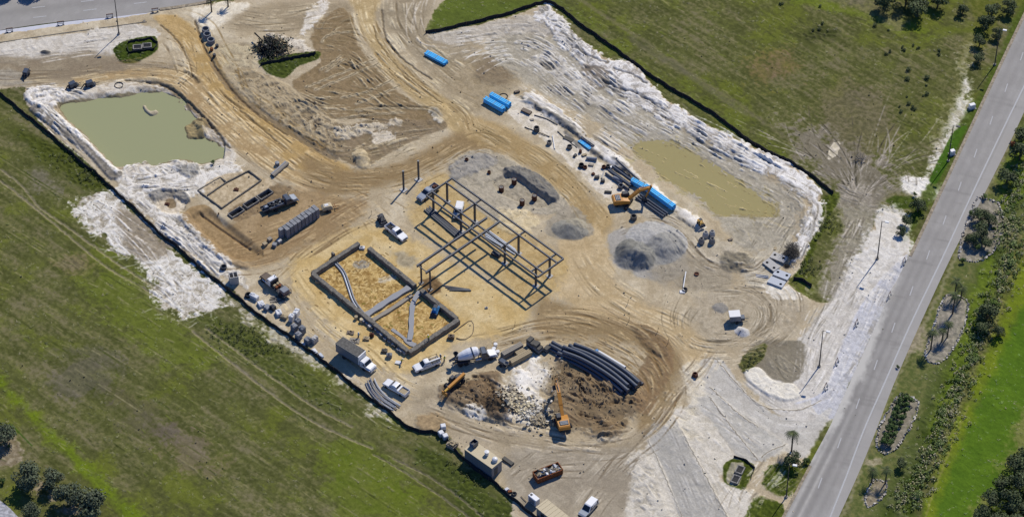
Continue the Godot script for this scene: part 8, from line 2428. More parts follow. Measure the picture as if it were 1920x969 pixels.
		for k in 7:
			mb = MB.new()
			mb.box(Vector3(-0.75 + k * 0.25, 0.3, 0), Vector3(0.07, 0.06, 1.3))
			part("grate_bar", mb, M.dark_metal, o)
	# machines on the pond's north bank and dark rings north of it
	pump(Vector2(-116.20, -61.46), 1.3, "dark squat machine alone on the brown lane in the west")
	pump(Vector2(-104.51, -56.93), 0.6, "blue-grey pump with a suction arm on the pond's north bank")
	pump(Vector2(-100.47, -57.31), 0.4, "dark pump right of the blue-grey one on the pond's bank")
	for k in 3:
		mb = MB.new()
		mb.lathe(Vector3.ZERO, [[0.6, 0.0], [0.95, 0.0], [0.95, 1.1], [0.9, 1.2], [0.7, 1.2], [0.66, 0.1]], 16)
		tag(solo("concrete_ring", mb, M.block_grey2, on([Vector2(-74.34, -76.46), Vector2(-73.83, -74.70), Vector2(-72.79, -72.76)][k])), "dark concrete ring beside the haul road's white bank, %s" % ["rearmost of three", "middle of three", "front of three"][k], "concrete ring", "dark rings in the north")
	for q in [[Vector2(-71.27, -71.22), M.dark_metal, "small dark drum beside the brown furrow, right of the rings"], [Vector2(-72.46, -69.87), M.rust_orange, "small orange-brown drum below the dark rings"], [Vector2(-71.68, -67.75), M.dark_metal, "small dark drum farthest below the dark rings"]]:
		mb = MB.new()
		mb.lathe(Vector3.ZERO, [[0.0, 0.0], [0.4, 0.0], [0.42, 0.4], [0.4, 0.75], [0.3, 0.8], [0.0, 0.78]], 12)
		tag(solo("drum", mb, q[1], on(q[0])), q[2], "drum", "small drums in the north")
	lone_pipe("culvert_channel", on(Vector2(-55.28, -26.12), 0.35), on(Vector2(-52.03, -30.21), 0.35), 0.4, M.plank_grey, "long pale grey culvert pipe north of the service truck", "")
	lone_pipe("culvert_channel", on(Vector2(-55.68, -26.65), 0.3), on(Vector2(-52.55, -30.56), 0.3), 0.3, M.grey_pipe, "thinner grey culvert pipe beside the pale one", "")
	mb = MB.new()
	mb.lathe(Vector3.ZERO, [[0.0, 0.0], [0.55, 0.0], [0.55, 0.7], [0.5, 0.9], [0.0, 0.95]], 14)
	tag(solo("drum", mb, M.grey_panel, on(Vector2(-54.50, -30.03))), "grey drum at the culvert pipes' upper end", "drum")
	# little stakes out on the sand
	for q in [[Vector2(-32.18, -13.71), "lone stake on open sand north of the white pickup"], [Vector2(25.71, 14.32), "lone stake on open sand east of the frame"], [Vector2(25.80, 19.67), "lone stake above the curved ruts"], [Vector2(32.05, 23.05), "lone stake at the brown bank's crest"], [Vector2(34.15, 26.72), "short stake at the brown bank's east end"], [Vector2(0.59, 20.96), "stake on yellow sand north of the planks"]]:
		mb = MB.new()
		mb.bar(Vector3(0, -0.1, 0), Vector3(0.1, 1.4, 0), 0.08, 0.08)
		mb.box(Vector3(0.1, 1.3, 0), Vector3(0.1, 0.25, 0.2))
		tag(solo("survey_stake", mb, M.post_wood, on(q[0])), q[1], "stake", "survey stakes")

func pump(at: Vector2, yaw: float, label: String) -> void:
	var o := base("pump", on(at), yaw)
	tag(o, label, "pump", "pumps in the west")
	var b := MB.new()
	b.hull([[-1.0, 0.5, 0.6], [-1.0, 1.5, 0.55], [0.5, 1.6, 0.55], [0.9, 0.5, 0.6]])
	part("engine_cover", b, M.navy_paint, o)
	b = MB.new()
	b.box(Vector3(0, 0.42, 0), Vector3(2.6, 0.16, 1.2), Basis.IDENTITY, 0.03)
	b.bar(Vector3(1.2, 0.45, 0), Vector3(2.2, 0.4, 0), 0.1, 0.1)
	part("frame", b, M.dark_metal, o)
	b = MB.new()
	b.tube([Vector3(-1.0, 1.1, 0), Vector3(-1.5, 1.2, 0.1), Vector3(-2.0, 0.6, 0.2), Vector3(-2.6, 0.1, 0.3)], 0.13, 8)
	part("suction_hose", b, M.rubber, o)
	for s in [-1, 1]:
		wheel(o, 0.0, s * 0.72, 0.35, 0.22)

func stone(mb: MB, c: Vector3, r: float) -> void:
	var p := []
	for k in 8:
		p.push_back(c + Vector3((1 if k & 1 else -1) * r * rng.randf_range(0.4, 1.0), (1 if k & 2 else -1) * r * rng.randf_range(0.35, 0.8), (1 if k & 4 else -1) * r * rng.randf_range(0.4, 1.0)))
	mb.quad(p[2], p[6], p[7], p[3]); mb.quad(p[4], p[5], p[7], p[6])
	mb.quad(p[0], p[2], p[3], p[1]); mb.quad(p[1], p[3], p[7], p[5]); mb.quad(p[0], p[4], p[6], p[2])

func street() -> void:
	for q in [[Vector2(-95.40, -75.87), 11.3, 0.2, "light pole between the north road and the grass island", true], [Vector2(66.94, 32.88), 11.4, -0.3, "light pole on the limerock beside the dark fan of soil", true], [Vector2(82.32, 0.25), 12.0, -0.3, "light pole on white sand inside the east road", true], [Vector2(115.93, -64.88), 11.3, -0.3, "light pole beside the east road in the far corner", true], [Vector2(57.42, 69.85), 10.4, -0.2, "light pole on the grass verge at the picture's foot", true], [Vector2(101.48, -31.63), 11.3, -0.3, "light pole with a dark head by the green verge wedge", false]]:
		var o := base("light_pole", on(q[0]), q[2])
		tag(o, q[3], "light pole", "light poles")
		var mb := MB.new()
		mb.cyl(Vector3(0, 0.2, 0), Vector3(0, q[1], 0), 0.15, 0.08, 8)
		mb.cyl(Vector3(0, q[1] - 0.1, 0), Vector3(0.9, q[1] + 0.05, 0), 0.05, 0.05, 6)
		part("pole", mb, M.dark_metal, o)
		mb = MB.new()
		mb.cyl(Vector3(0, -0.3, 0), Vector3(0, 0.35, 0), 0.38, 0.36, 12)
		part("footing", mb, M.concrete, o)
		mb = MB.new()
		mb.box(Vector3(1.15, q[1] + 0.08, 0), Vector3(0.95, 0.24, 0.6), Basis.IDENTITY, 0.06)
		part("lamp_head", mb, M.wrap_white if q[4] else M.dark_metal, o)
	for q in [[Vector2(108.83, -49.66), 1.5, "white utility cabinet on the grass at the road's kerb, farther one"], [Vector2(102.58, -33.97), 1.2, "round-shouldered white utility cabinet by the green verge wedge"]]:
		var o := base("utility_cabinet", on(q[0]), 0.4)
		tag(o, q[2], "utility cabinet", "utility cabinets")
		var mb := MB.new()
		mb.box(Vector3(0, 0.75, 0), Vector3(q[1], 1.3, 1.0), Basis.IDENTITY, 0.1)
		part("casing", mb, M.wrap_white, o)
		mb = MB.new()
		mb.box(Vector3(0, 0.06, 0), Vector3(q[1] + 0.4, 0.2, 1.4))
		part("plinth", mb, M.concrete, o)
	var proto: Node3D = null
	var bl := [[Vector2(88.11, 1.43), "road barricade where the kerb ends at the white sand"], [Vector2(83.97, 11.87), "road barricade second down the lavender gravel strip"], [Vector2(75.93, 20.48), "road barricade between the gravel strip and the light poles"], [Vector2(70.71, 32.09), "road barricade level with the dark soil fan"], [Vector2(67.75, 39.43), "road barricade lowest on the gravel strip"], [Vector2(-122.04, -76.85), "barricade at the far west of the pale pavement strip"], [Vector2(-109.87, -79.39), "barricade in the middle of the pale pavement strip"], [Vector2(-98.17, -82.14), "barricade left of the haul road mouth on the pavement"], [Vector2(-87.27, -84.11), "barricade at the haul road mouth"]]
	for k in bl.size():
		if proto == null:
			proto = base("barricade", on(bl[k][0], 0.06), 1.2)
			tag(proto, bl[k][1], "barricade", "road barricades")
			for x in [-0.7, 0.7]:
				var mb := MB.new()
				mb.bar(Vector3(x, 0, -0.35), Vector3(x, 1.15, 0), 0.07, 0.07)
				mb.bar(Vector3(x, 0, 0.35), Vector3(x, 1.15, 0), 0.07, 0.07)
				part("leg", mb, M.dark_metal, proto)
			for y in [0.45, 0.8, 1.08]:
				var mb := MB.new()
				mb.box(Vector3(0, y, 0.12 - y * 0.08), Vector3(1.7, 0.22, 0.04))
				part("board", mb, M.wrap_white if y < 1.0 else M.rust_orange, proto)
			for x in [-0.6, 0.6]:
				var mb := MB.new()
				mb.box(Vector3(x, 0.1, 0.3), Vector3(0.5, 0.18, 0.35), Basis.IDENTITY, 0.06)
				part("sandbag", mb, M.navy_paint, proto)
		else:
			copy(proto, on(bl[k][0], 0.06), 1.2 if k < 5 else 0.2, bl[k][1])

func rubble() -> void:
	# broken pale stones beside the excavator, and stones all over the site
	var sm := MB.new()
	stone(sm, Vector3.ZERO, 0.5)
	var seeds := RandomNumberGenerator.new()
	seeds.seed = 5
	var tr := []
	var cols := []
	for k in 620:
		var c: Vector2 = [Vector2(1.72, 44.51), Vector2(4.58, 46.04), Vector2(0.00, 42.67), Vector2(5.72, 48.02)][k % 4] + Vector2(seeds.randfn(0, 1.5), seeds.randfn(0, 1.5))
		var s := seeds.randf_range(0.25, 1.0)
		tr.append(Transform3D(Basis.from_euler(Vector3(seeds.randf() * 6, seeds.randf() * 6, seeds.randf() * 6)).scaled(Vector3.ONE * s), on(c, s * 0.2)))
		cols.append(lin([0xCFC3A2, 0xD8D2C2, 0xB9AE96, 0xA69A80][k % 4]))
	scatter("broken_stone", sm, M.rock_tint, tr, cols, "heap of broken cream stones beside the orange excavator", "rubble")
	tr = []; cols = []
	for k in 9000:
		var p := Vector2(seeds.randf_range(-110, 100), seeds.randf_range(-84, 74))
		var x := int((p.x - GX) / GS); var z := int((p.y - GZ) / GS)
		var i := z * GW + x
		if Gc[i] > R[i] or HT[i] < -0.5 or NZ[1][i] < 120:
			continue
		if p.x > 60 and p.y > -20 and p.x * 0.95 + p.y * 0.32 > 88.0:
			continue
		var s := 0.08 + 0.35 * pow(seeds.randf(), 4.0)
		tr.append(Transform3D(Basis.from_euler(Vector3(seeds.randf() * 6, seeds.randf() * 6, seeds.randf() * 6)).scaled(Vector3.ONE * s), on(p, s * 0.15)))
		cols.append(Color(R[i], Gc[i], B[i]).srgb_to_linear() * seeds.randf_range(0.6, 1.25))
	scatter("loose_stone", sm, M.rock_tint, tr, cols, "loose stones and clods scattered over the site", "stones")
	tr = []; cols = []
	for k in 1500:
		var c: Vector2 = [Vector2(-8.07, 40.36), Vector2(-3.44, 44.51), Vector2(15.00, 39.58), Vector2(19.52, 44.20), Vector2(11.59, 35.70)][k % 5] + Vector2(seeds.randfn(0, 3.4), seeds.randfn(0, 2.8))
		var s := 0.08 + 0.3 * pow(seeds.randf(), 3.0)
		tr.append(Transform3D(Basis.from_euler(Vector3(seeds.randf() * 6, seeds.randf() * 6, seeds.randf() * 6)).scaled(Vector3.ONE * s), on(c, s * 0.15)))
		cols.append(lin([0x7A6A54, 0x665845, 0x94826A, 0x5A4D3E][k % 4]))
	scatter("soil_clod", sm, M.rock_tint, tr, cols, "brown clods on the churned spoil heaps", "clods")

func scatter(called: String, mb, m: Material, tr: Array, cols: Array, label: String, cat: String) -> MultiMeshInstance3D:
	var mm := MultiMesh.new()
	mm.transform_format = MultiMesh.TRANSFORM_3D
	mm.use_colors = true
	mm.mesh = mb.mesh() if mb is MB else mb
	mm.instance_count = tr.size()
	for i in tr.size():
		mm.set_instance_transform(i, tr[i])
		mm.set_instance_color(i, cols[i])
	var o := MultiMeshInstance3D.new()
	o.name = numbered(called)
	o.multimesh = mm
	o.material_override = m
	add_child(o)
	tag(o, label, cat, "", "stuff")
	return o

# ---------------------------------------------------------------- plants
func leaf(mb: MB, c: Vector3, out: Vector3, s: float, r: RandomNumberGenerator) -> void:
	var n := (out + Vector3(r.randfn(0, 0.6), r.randfn(0, 0.6) + 0.35, r.randfn(0, 0.6))).normalized()
	var u := n.cross(Vector3(r.randfn(0, 1), r.randfn(0, 1), r.randfn(0, 1))).normalized()
	var w := n.cross(u)
	var l := s * r.randf_range(0.6, 1.3)
	var a := c - u * l * 0.5; var b := c + w * l * 0.34; var d := c + u * l * 0.5; var e := c - w * l * 0.3 + n * l * 0.1
	mb.tri(a, b, d); mb.tri(a, d, e)
	for k in 6:
		mb.n[-1 - k] = (n + Vector3.UP * 0.3).normalized()

func crown_mesh(lobes: Array, count: int, size: float, cols: Array, r: RandomNumberGenerator) -> MB:
	var mb := MB.new()
	mb.tinted = true
	var tot := 0.0
	for q in lobes:
		tot += q[1] * q[1]
	for q in lobes:
		var k := int(count * q[1] * q[1] / tot)
		var t0 := lin(cols[r.randi() % cols.size()])
		for i in k:
			var d := Vector3(r.randfn(0, 1), r.randfn(0, 1), r.randfn(0, 1)).normalized()
			var rad: float = q[1] * (0.55 + 0.5 * sqrt(r.randf()))
			var c: Vector3 = q[0] + d * rad * Vector3(1, 0.75, 1)
			if c.y < 0.05:
				continue
			mb.tint = t0.lerp(lin(cols[r.randi() % cols.size()]), 0.5) * r.randf_range(0.85, 1.5)
			leaf(mb, c, d, size, r)
	return mb

func lobes_for(w: float, h0: float, h1: float, n: int, r: RandomNumberGenerator) -> Array:
	var o := []
	for k in n:
		var a := r.randf() * TAU
		var t := sqrt(r.randf())
		var y := lerpf(h0, h1, r.randf_range(0.25, 0.9) * (1.0 - 0.35 * t))
		var s := w * r.randf_range(0.28, 0.48)
		o.append([Vector3(cos(a) * (w - s) * t, y, sin(a) * (w - s) * t), s])
	return o

func tree_proto(called: String, w: float, h: float, nl: int, count: int, size: float, cols: Array, sd: int, trunk := 0.2) -> Node3D:
	var r := RandomNumberGenerator.new()
	r.seed = sd
	var o := base(called, Vector3.ZERO)
	var lb := lobes_for(w, h * 0.3, h, nl, r)
	if trunk > 0.0:
		var t := MB.new()
		t.tube([Vector3(0, -0.2, 0), Vector3(0.05, h * 0.18, 0), Vector3(0.0, h * 0.35, 0.05)], trunk, 7)
		for k in mini(7, lb.size()):
			var e: Vector3 = lb[k][0]
			t.cyl(Vector3(0, h * 0.25, 0), e * Vector3(0.9, 0.95, 0.9), trunk * 0.55, 0.04, 5)
		part("trunk", t, M.bark, o)
	part("crown", crown_mesh(lb, count, size, cols, r), M.leaves, o)
	return o

func palm_proto(h: float, sd: int, fr := 18, fl := 1.9, cols := [0x4C5A30, 0x5F6B3A, 0x3A4526]) -> Node3D:
	var r := RandomNumberGenerator.new()
	r.seed = sd
	var o := base("palm_tree", Vector3.ZERO)
	var t := MB.new()
	var lean := Vector3(r.randf_range(-.2, .2), 0, r.randf_range(-.2, .2))
	t.lathe(Vector3.ZERO, [[0.24, -0.2], [0.2, 0.3], [0.16, h * 0.6], [0.17, h - 0.5], [0.24, h - 0.2], [0.12, h + 0.1]], 8)
	part("trunk", t, M.bark, o)
	var mb := MB.new()
	mb.tinted = true
	for k in fr:
		var a := TAU * k / fr + r.randf() * 0.3
		var el := r.randf_range(-0.35, 1.1)
		var d := Vector3(cos(a), 0, sin(a))
		var l := fl * r.randf_range(0.8, 1.1)
		var last := Vector3(0, h, 0)
		var s := Vector3(-d.z, 0, d.x)
		mb.tint = lin(cols[r.randi() % cols.size()]) * r.randf_range(0.8, 1.2)
		for j in 6:
			var tt := (j + 1) / 6.0
			var p := Vector3(0, h, 0) + d * l * tt * (1.0 - 0.15 * tt) + Vector3.UP * l * (el * tt - 1.05 * tt * tt)
			var wd := l * 0.34 * sin(PI * (0.12 + 0.8 * tt))
			for sg in [-1, 1]:
				for m in 2:
					var f := last.lerp(p, m * 0.5 + 0.1)
					mb.tri(f, last.lerp(p, m * 0.5 + 0.42), f + s * sg * wd + (p - last) * 0.8 - Vector3.UP * wd * 0.5)
			last = p
	part("crown", mb, M.leaves, o)
	return o

func place(proto: Node3D, at: Vector2, sc: float, yaw: float, label: String, cat: String, group: String) -> void:
	var o := proto
	if proto.has_meta("label"):
		o = copy(proto, on(at), yaw, label)
	else:
		o.position = on(at)
		o.rotation.y = yaw
		tag(o, label, cat, group)
	o.scale = Vector3.ONE * sc

func plants() -> void:
	var r := RandomNumberGenerator.new()
	r.seed = 77
	var oakc := [0x424C36, 0x556044, 0x36402E, 0x616A4C]
	var oaks := [tree_proto("oak_tree", 4.4, 6.5, 16, 2300, 0.55, oakc, 1), tree_proto("oak_tree", 3.8, 5.8, 14, 2000, 0.5, oakc, 2)]
	for q in [[Vector2(-101.54, 66.81), 1.05, "largest dark oak of the clump in the bottom left corner"], [Vector2(-96.20, 67.12), 0.8, "small dark oak in the middle of the bottom left clump"], [Vector2(-92.72, 71.76), 0.95, "dark oak by the pale mulch in the bottom left clump"], [Vector2(-87.22, 74.64), 1.05, "greener oak at the right end of the bottom left clump"], [Vector2(-108.27, 54.55), 0.8, "dark oak cut by the left edge above the tan mulch bed"], [Vector2(-99.77, 74.83), 0.55, "low dark oak at the bottom edge of the left corner"]]:
		place(oaks[r.randi() % 2], q[0], q[1], r.randf() * 6, q[2], "oak tree", "oaks in the bottom left corner")
	var dkc := [0x3A4626, 0x48552E, 0x2F3A20, 0x566336]
	var dks := [tree_proto("broadleaf_tree", 3.0, 5.0, 12, 1500, 0.45, dkc, 3), tree_proto("broadleaf_tree", 2.6, 4.4, 11, 1300, 0.42, dkc, 4)]
	var nb := 0
	for q in [[Vector2(91.37, -84.82), 1.0, "dark tree at the top edge, leftmost of the northeast row"], [Vector2(98.96, -82.45), 1.25, "spreading dark tree in the northeast row, lower than the rest"], [Vector2(96.46, -86.41), 1.1, "dark tree at the top edge behind the spreading one"], [Vector2(104.24, -86.01), 1.1, "dark tree at the top edge left of the grey mulch patch"], [Vector2(110.05, -83.20), 0.6, "small dark tree beside the grey mulch patch"], [Vector2(117.18, -82.84), 0.9, "dark tree at the top beside the east road"], [Vector2(115.15, -77.91), 0.85, "dark tree left of the far light pole's lamp"], [Vector2(112.98, -71.68), 0.75, "dark tree on the mulch left of the far light pole"], [Vector2(117.42, -74.58), 0.6, "small tree just behind the far light pole"], [Vector2(112.11, -65.91), 0.7, "dark tree above the white verge cabinet"], [Vector2(121.30, -83.63), 0.8, "tree against the east road at the top edge"], [Vector2(114.23, -24.08), 1.0, "round dark tree alone on the lawn east of the road"], [Vector2(118.10, -32.07), 1.0, "dark tree by the orange crate at the right edge"], [Vector2(119.21, -38.38), 0.9, "dark tree at the right edge above the orange crate"], [Vector2(92.80, -14.98), 0.75, "dark tree under the white sand patch by the kerb"], [Vector2(89.74, -10.53), 0.6, "low dark tree left of the kerb above the light pole"], [Vector2(88.25, -7.45), 0.5, "lowest dark tree on the verge above the light pole"],
		[Vector2(106.77, -12.24), 0.85, "northernmost tree in the large planting bed"], [Vector2(108.52, -10.53), 0.7, "tree on the lawn side of the large planting bed"], [Vector2(106.46, -7.11), 0.9, "tree in the middle of the large planting bed"], [Vector2(104.50, -4.56), 0.7, "tree on the road side of the large planting bed"], [Vector2(107.06, -3.71), 0.7, "southern tree of the large planting bed"], [Vector2(104.84, 19.44), 1.0, "large dark-green tree in the ditch east of the palm bed"], [Vector2(103.71, 22.83), 0.8, "smaller dark tree just south of the large ditch tree"], [Vector2(106.80, 23.96), 0.6, "low dark tree beside the big lawn, east of the palm bed"], [Vector2(82.13, 61.75), 0.55, "low dark tree in the ditch south of the hedge bed"], [Vector2(59.40, 61.29), 0.75, "bushy dark tree below the entrance palm"]]:
		place(dks[nb % 2], q[0], q[1], r.randf() * 6, q[2], "tree", "dark trees along the road")
		nb += 1
	# woods in the bottom right corner
	for k in 11:
		var p: Vector2 = [Vector2(105.96, 63.33), Vector2(102.67, 67.72), Vector2(106.49, 68.44), Vector2(99.96, 72.06), Vector2(103.77, 72.78), Vector2(106.93, 74.22), Vector2(97.83, 76.37), Vector2(101.07, 77.09), Vector2(104.77, 78.51), Vector2(109.11, 60.37), Vector2(99.02, 80.64)][k]
		place(dks[k % 2], p, r.randf_range(0.8, 1.1), r.randf() * 6, "dense dark tree of the bottom right wood, %s" % ["at its north tip", "on its west edge, upper", "behind the north tip", "on its west edge, lower", "in its middle", "on the right edge, middle", "at its western foot", "at the bottom, second from the west", "at the bottom, third from the west", "topmost on the right edge", "cut by the bottom edge"][k], "tree", "wood in the bottom right corner")
	# palms
	var palms := [palm_proto(5.2, 5), palm_proto(4.2, 6), palm_proto(6.2, 7, 20, 2.1)]
	var np := 0
	for q in [[Vector2(98.59, 11.70), "palm at the north end of the palm bed"], [Vector2(99.78, 12.85), "palm right of the northern one in the palm bed"], [Vector2(97.58, 17.08), "yellowish palm second down the palm bed"], [Vector2(95.69, 24.17), "dense palm in the middle of the palm bed"], [Vector2(94.39, 25.45), "short palm tucked behind the dense one"], [Vector2(91.71, 27.83), "tall palm at the road side of the palm bed"], [Vector2(78.53, 65.92), "slender palm beside the small mulch oval"], [Vector2(75.62, 65.92), "slender palm left of the small mulch oval"], [Vector2(59.34, 57.20), "palm on white sand at the entrance corner"], [Vector2(-73.43, -83.92), "palm on white sand by the north road's kerb"], [Vector2(-69.51, -85.90), "palm at the top edge right of the kerb palm"]]:
		place(palms[np % 3], q[0], r.randf_range(0.85, 1.05), r.randf() * 6, q[1], "palm tree", "palms by the roads")
		np += 1
	# trees beyond the north road, whose shade falls on it
	for q in [[Vector2(-123.77, -90.40), "tree beyond the north road at the top left corner"], [Vector2(-117.58, -91.20), "second tree beyond the north road"]]:
		place(dks[nb % 2], q[0], 1.0, r.randf() * 6, q[1], "tree", "dark trees along the road")
		nb += 1
	# the hedge bed: two rows of clipped shrubs
	var shc := [0x2F4516, 0x3D551C, 0x273A14, 0x4A6222]
	var shr := [tree_proto("shrub", 1.25, 1.9, 7, 420, 0.32, shc, 8, 0.07), tree_proto("shrub", 1.1, 1.7, 6, 380, 0.3, shc, 9, 0.07)]
	for k in 16:
		var a := Vector2(84.86, 42.98).lerp(Vector2(79.91, 55.11), (k / 2) / 7.0) + Vector2(1.35, 0.45) * (k % 2 - 0.5)
		place(shr[k % 2], a + Vector2(r.randf_range(-.3, .3), r.randf_range(-.3, .3)), r.randf_range(0.9, 1.2), r.randf() * 6, "clipped shrub in the stone-edged hedge bed, %s row, %s from the north" % ["road-side" if k % 2 == 0 else "lawn-side", nth(k / 2)], "shrub", "shrubs in the hedge bed")
	for q in [[Vector2(108.58, -19.26), 0.8, "shrub at the top tip of the large planting bed"], [Vector2(105.04, -13.54), 0.8, "shrub by the pale stones of the large planting bed"], [Vector2(105.36, -2.78), 1.0, "shrub in shade at the south tip of the large bed"], [Vector2(102.99, -5.49), 0.7, "bright shrub on the road side of the large bed"], [Vector2(101.57, 1.26), 0.8, "small round shrub on the grass below the large bed"], [Vector2(62.29, 60.47), 0.8, "shrub at the entrance corner by the kerb's end"], [Vector2(92.59, -19.96), 0.6, "shrub at the north edge of the verge trees"], [Vector2(-107.14, 65.92), 0.7, "yellow-green shrub on the mulch at the left edge"], [Vector2(-106.82, 56.01), 0.5, "small yellow-green shrub on the left mulch bed"], [Vector2(-69.39, -30.38), 0.5, "small green shrub at the pond's south-east corner"], [Vector2(83.98, 33.35), 0.5, "small shrub on the grass between the beds"]]:
		place(shr[nb % 2], q[0], q[1], r.randf() * 6, q[2], "shrub", "lone shrubs")
		nb += 1
	# bushes out in the northeast field and along the eastern ditch
	var bc := [0x46512A, 0x525D32, 0x3A4522, 0x5E683C]
	var gc := [0x5E7430, 0x6E843C, 0x52682A, 0x7E8E54, 0x929268]
	var bsh := [tree_proto("wild_bush", 1.6, 1.7, 8, 420, 0.36, bc, 10, 0.06), tree_proto("wild_bush", 1.3, 1.4, 7, 360, 0.34, bc, 12, 0.06), tree_proto("wild_bush", 1.9, 1.9, 9, 500, 0.38, bc, 13, 0.06)]
	var ws := [Vector2(90.06, -69.48), Vector2(104.02, -70.06), Vector2(103.09, -68.52), Vector2(99.22, -71.02), Vector2(96.93, -71.41), Vector2(95.30, -70.45), Vector2(93.89, -69.10), Vector2(100.05, -59.57), Vector2(99.46, -57.31), Vector2(98.39, -55.43), Vector2(97.36, -53.94), Vector2(94.34, -52.82), Vector2(93.36, -51.70), Vector2(94.96, -49.84), Vector2(92.13, -49.29), Vector2(91.26, -47.99), Vector2(94.61, -59.95), Vector2(95.85, -62.41), Vector2(73.96, -78.41), Vector2(72.35, -77.63), Vector2(75.93, -78.80), Vector2(88.23, -78.41), Vector2(90.77, -77.82), Vector2(91.58, -69.10), Vector2(75.87, -87.09), Vector2(66.66, -86.29)]
	ws.sort_custom(func(a, b): return a.x < b.x)
	for k in ws.size():
		place(bsh[k % 3], ws[k] + Vector2(r.randf_range(-1, 1), r.randf_range(-1, 1)), r.randf_range(0.3, 0.6), r.randf() * 6, "dark wild bush out in the northeast field, %s from the west" % ordinal(k), "bush", "wild bushes in the northeast field")
	var line := pts("117.9 -30.2 114.8 -21.4 112.2 -9.2 110.3 2.6 106.2 12.5 103.9 17.4 100.7 25.4 97.6 33.4 94.3 42.7 90.7 50.3 88.3 57.8 84.2 65.2 81.3 72.5")
	var lw := smooth(line, 1.35)
	var dsh := [tree_proto("ditch_bush", 1.6, 0.8, 8, 420, 0.34, gc, 20, 0.0), tree_proto("ditch_bush", 1.3, 0.7, 7, 340, 0.3, gc, 21, 0.0), tree_proto("ditch_bush", 1.8, 0.95, 9, 460, 0.36, [0x58701F, 0x4C621C, 0x6A822E], 22, 0.0)]
	var dk := []
	for k in range(0, lw.size(), 2):
		dk.append(lw[k] + Vector2(r.randfn(0.6, 1.3), r.randfn(0, 0.6)))
	dk.sort_custom(func(a, b): return a.y < b.y)
	for k in dk.size():
		place(dsh[k % 3], dk[k], r.randf_range(0.35, 0.95), r.randf() * 6, "green bush in the weedy ditch east of the road, %s from the north" % ordinal(k), "bush", "bushes along the eastern ditch")
	# dead brush: the stump heap in the north and the dark brush by the slabs
	stumps()
	# weeds and grass tufts
	var tuft := MB.new()
	tuft.tinted = true
	tuft.tint = Color.WHITE
	var tr := RandomNumberGenerator.new()
	tr.seed = 31
	for k in 9:
		var a := tr.randf() * TAU
		var d := Vector3(cos(a), 0, sin(a))
		var s := Vector3(-d.z, 0, d.x)
		var b := d * tr.randf_range(0.0, 0.2)
		tuft.tri(b + s * 0.13, b - s * 0.13, b + d * tr.randf_range(0.3, 0.5) + Vector3.UP * tr.randf_range(0.04, 0.14))
		for j in 3:
			tuft.n[-1 - j] = (Vector3.UP * 2.0 + d * 0.3).normalized()
	var xf := []; var cs := []
	for k in 90000:
		var p := Vector2(r.randf_range(-128, 128), r.randf_range(-92, 80))
		var i := int((p.y - GZ) / GS) * GW + int((p.x - GX) / GS)
		if Gc[i] < R[i] * 0.98 or Gc[i] < B[i] * 1.18:
			continue
		var dens: float = (NZ[0][i] * 0.5 + NZ[1][i] * 0.8 + NZ[5 if p.x < 0 else 6][i] * 0.5) / 255.0
		if r.randf() > clampf((dens - 0.75) * 2.0, 0.02, 0.8):
			continue
		if on_road(p):
			continue
		var s := r.randf_range(0.4, 1.0)
		xf.append(Transform3D(Basis(Vector3.UP, r.randf() * 6).scaled(Vector3(s, s * r.randf_range(0.5, 1.2), s)), on(p, -0.03)))
		var c := Color(R[i], Gc[i], B[i]).srgb_to_linear() * r.randf_range(0.75, 1.35)
		var dry := r.randf()
		if dry > 0.82:
			c = c.lerp(lin(0x8D8660), 0.5)
		cs.append(c)
	scatter("grass", tuft, M.leaves, xf, cs, "rough grass and weeds of the fields round the site", "grass")
	# undergrowth of the ditch and the shaded strips
	var clump := crown_mesh([[Vector3(0, 0.25, 0), 0.45]], 26, 0.34, [0xFFFFFF, 0xE0E0E0], r)
	for i in clump.c.size():
		clump.c[i] = Color.WHITE * r.randf_range(0.85, 1.1)
	xf = []; cs = []
	for k in 1200:
		var q := lw[r.randi() % lw.size()] + Vector2(r.randfn(1.2, 1.7), r.randfn(0, 0.8))
		if on_road(q):
			continue
		var s := r.randf_range(0.4, 1.3)
		xf.append(Transform3D(Basis(Vector3.UP, r.randf() * 6).scaled(Vector3.ONE * s), on(q)))
		cs.append(lin([0x5A6E2A, 0x6A7E36, 0x7A8652, 0xA8A27C, 0x50661E, 0x929066][r.randi() % 6]) * r.randf_range(0.8, 1.2))
	for k in 900:
		var q: Vector2 = [Vector2(-62.22, 23.05), Vector2(-56.12, 27.04), Vector2(-6.75, 63.72), Vector2(-9.04, 59.28), Vector2(-95.68, -26.65), Vector2(-101.94, -33.79), Vector2(70.49, -10.95), Vector2(65.94, 2.60), Vector2(53.02, 30.20)][k % 9] + Vector2(r.randfn(0, 2.6), r.randfn(0, 1.7))
		var i := int((q.y - GZ) / GS) * GW + int((q.x - GX) / GS)
		if Gc[i] < R[i]:
			continue
		xf.append(Transform3D(Basis(Vector3.UP, r.randf() * 6).scaled(Vector3.ONE * r.randf_range(0.3, 0.8)), on(q)))
		cs.append(lin([0x3F4A1A, 0x4C5724, 0x59602E][r.randi() % 3]) * r.randf_range(0.8, 1.2))
	scatter("undergrowth", clump, M.leaves, xf, cs, "leafy undergrowth of the ditch and the fence strips", "undergrowth")
	# stones edging the planting beds
	var sb := MB.new()
	stone(sb, Vector3.ZERO, 0.35)
	xf = []; cs = []
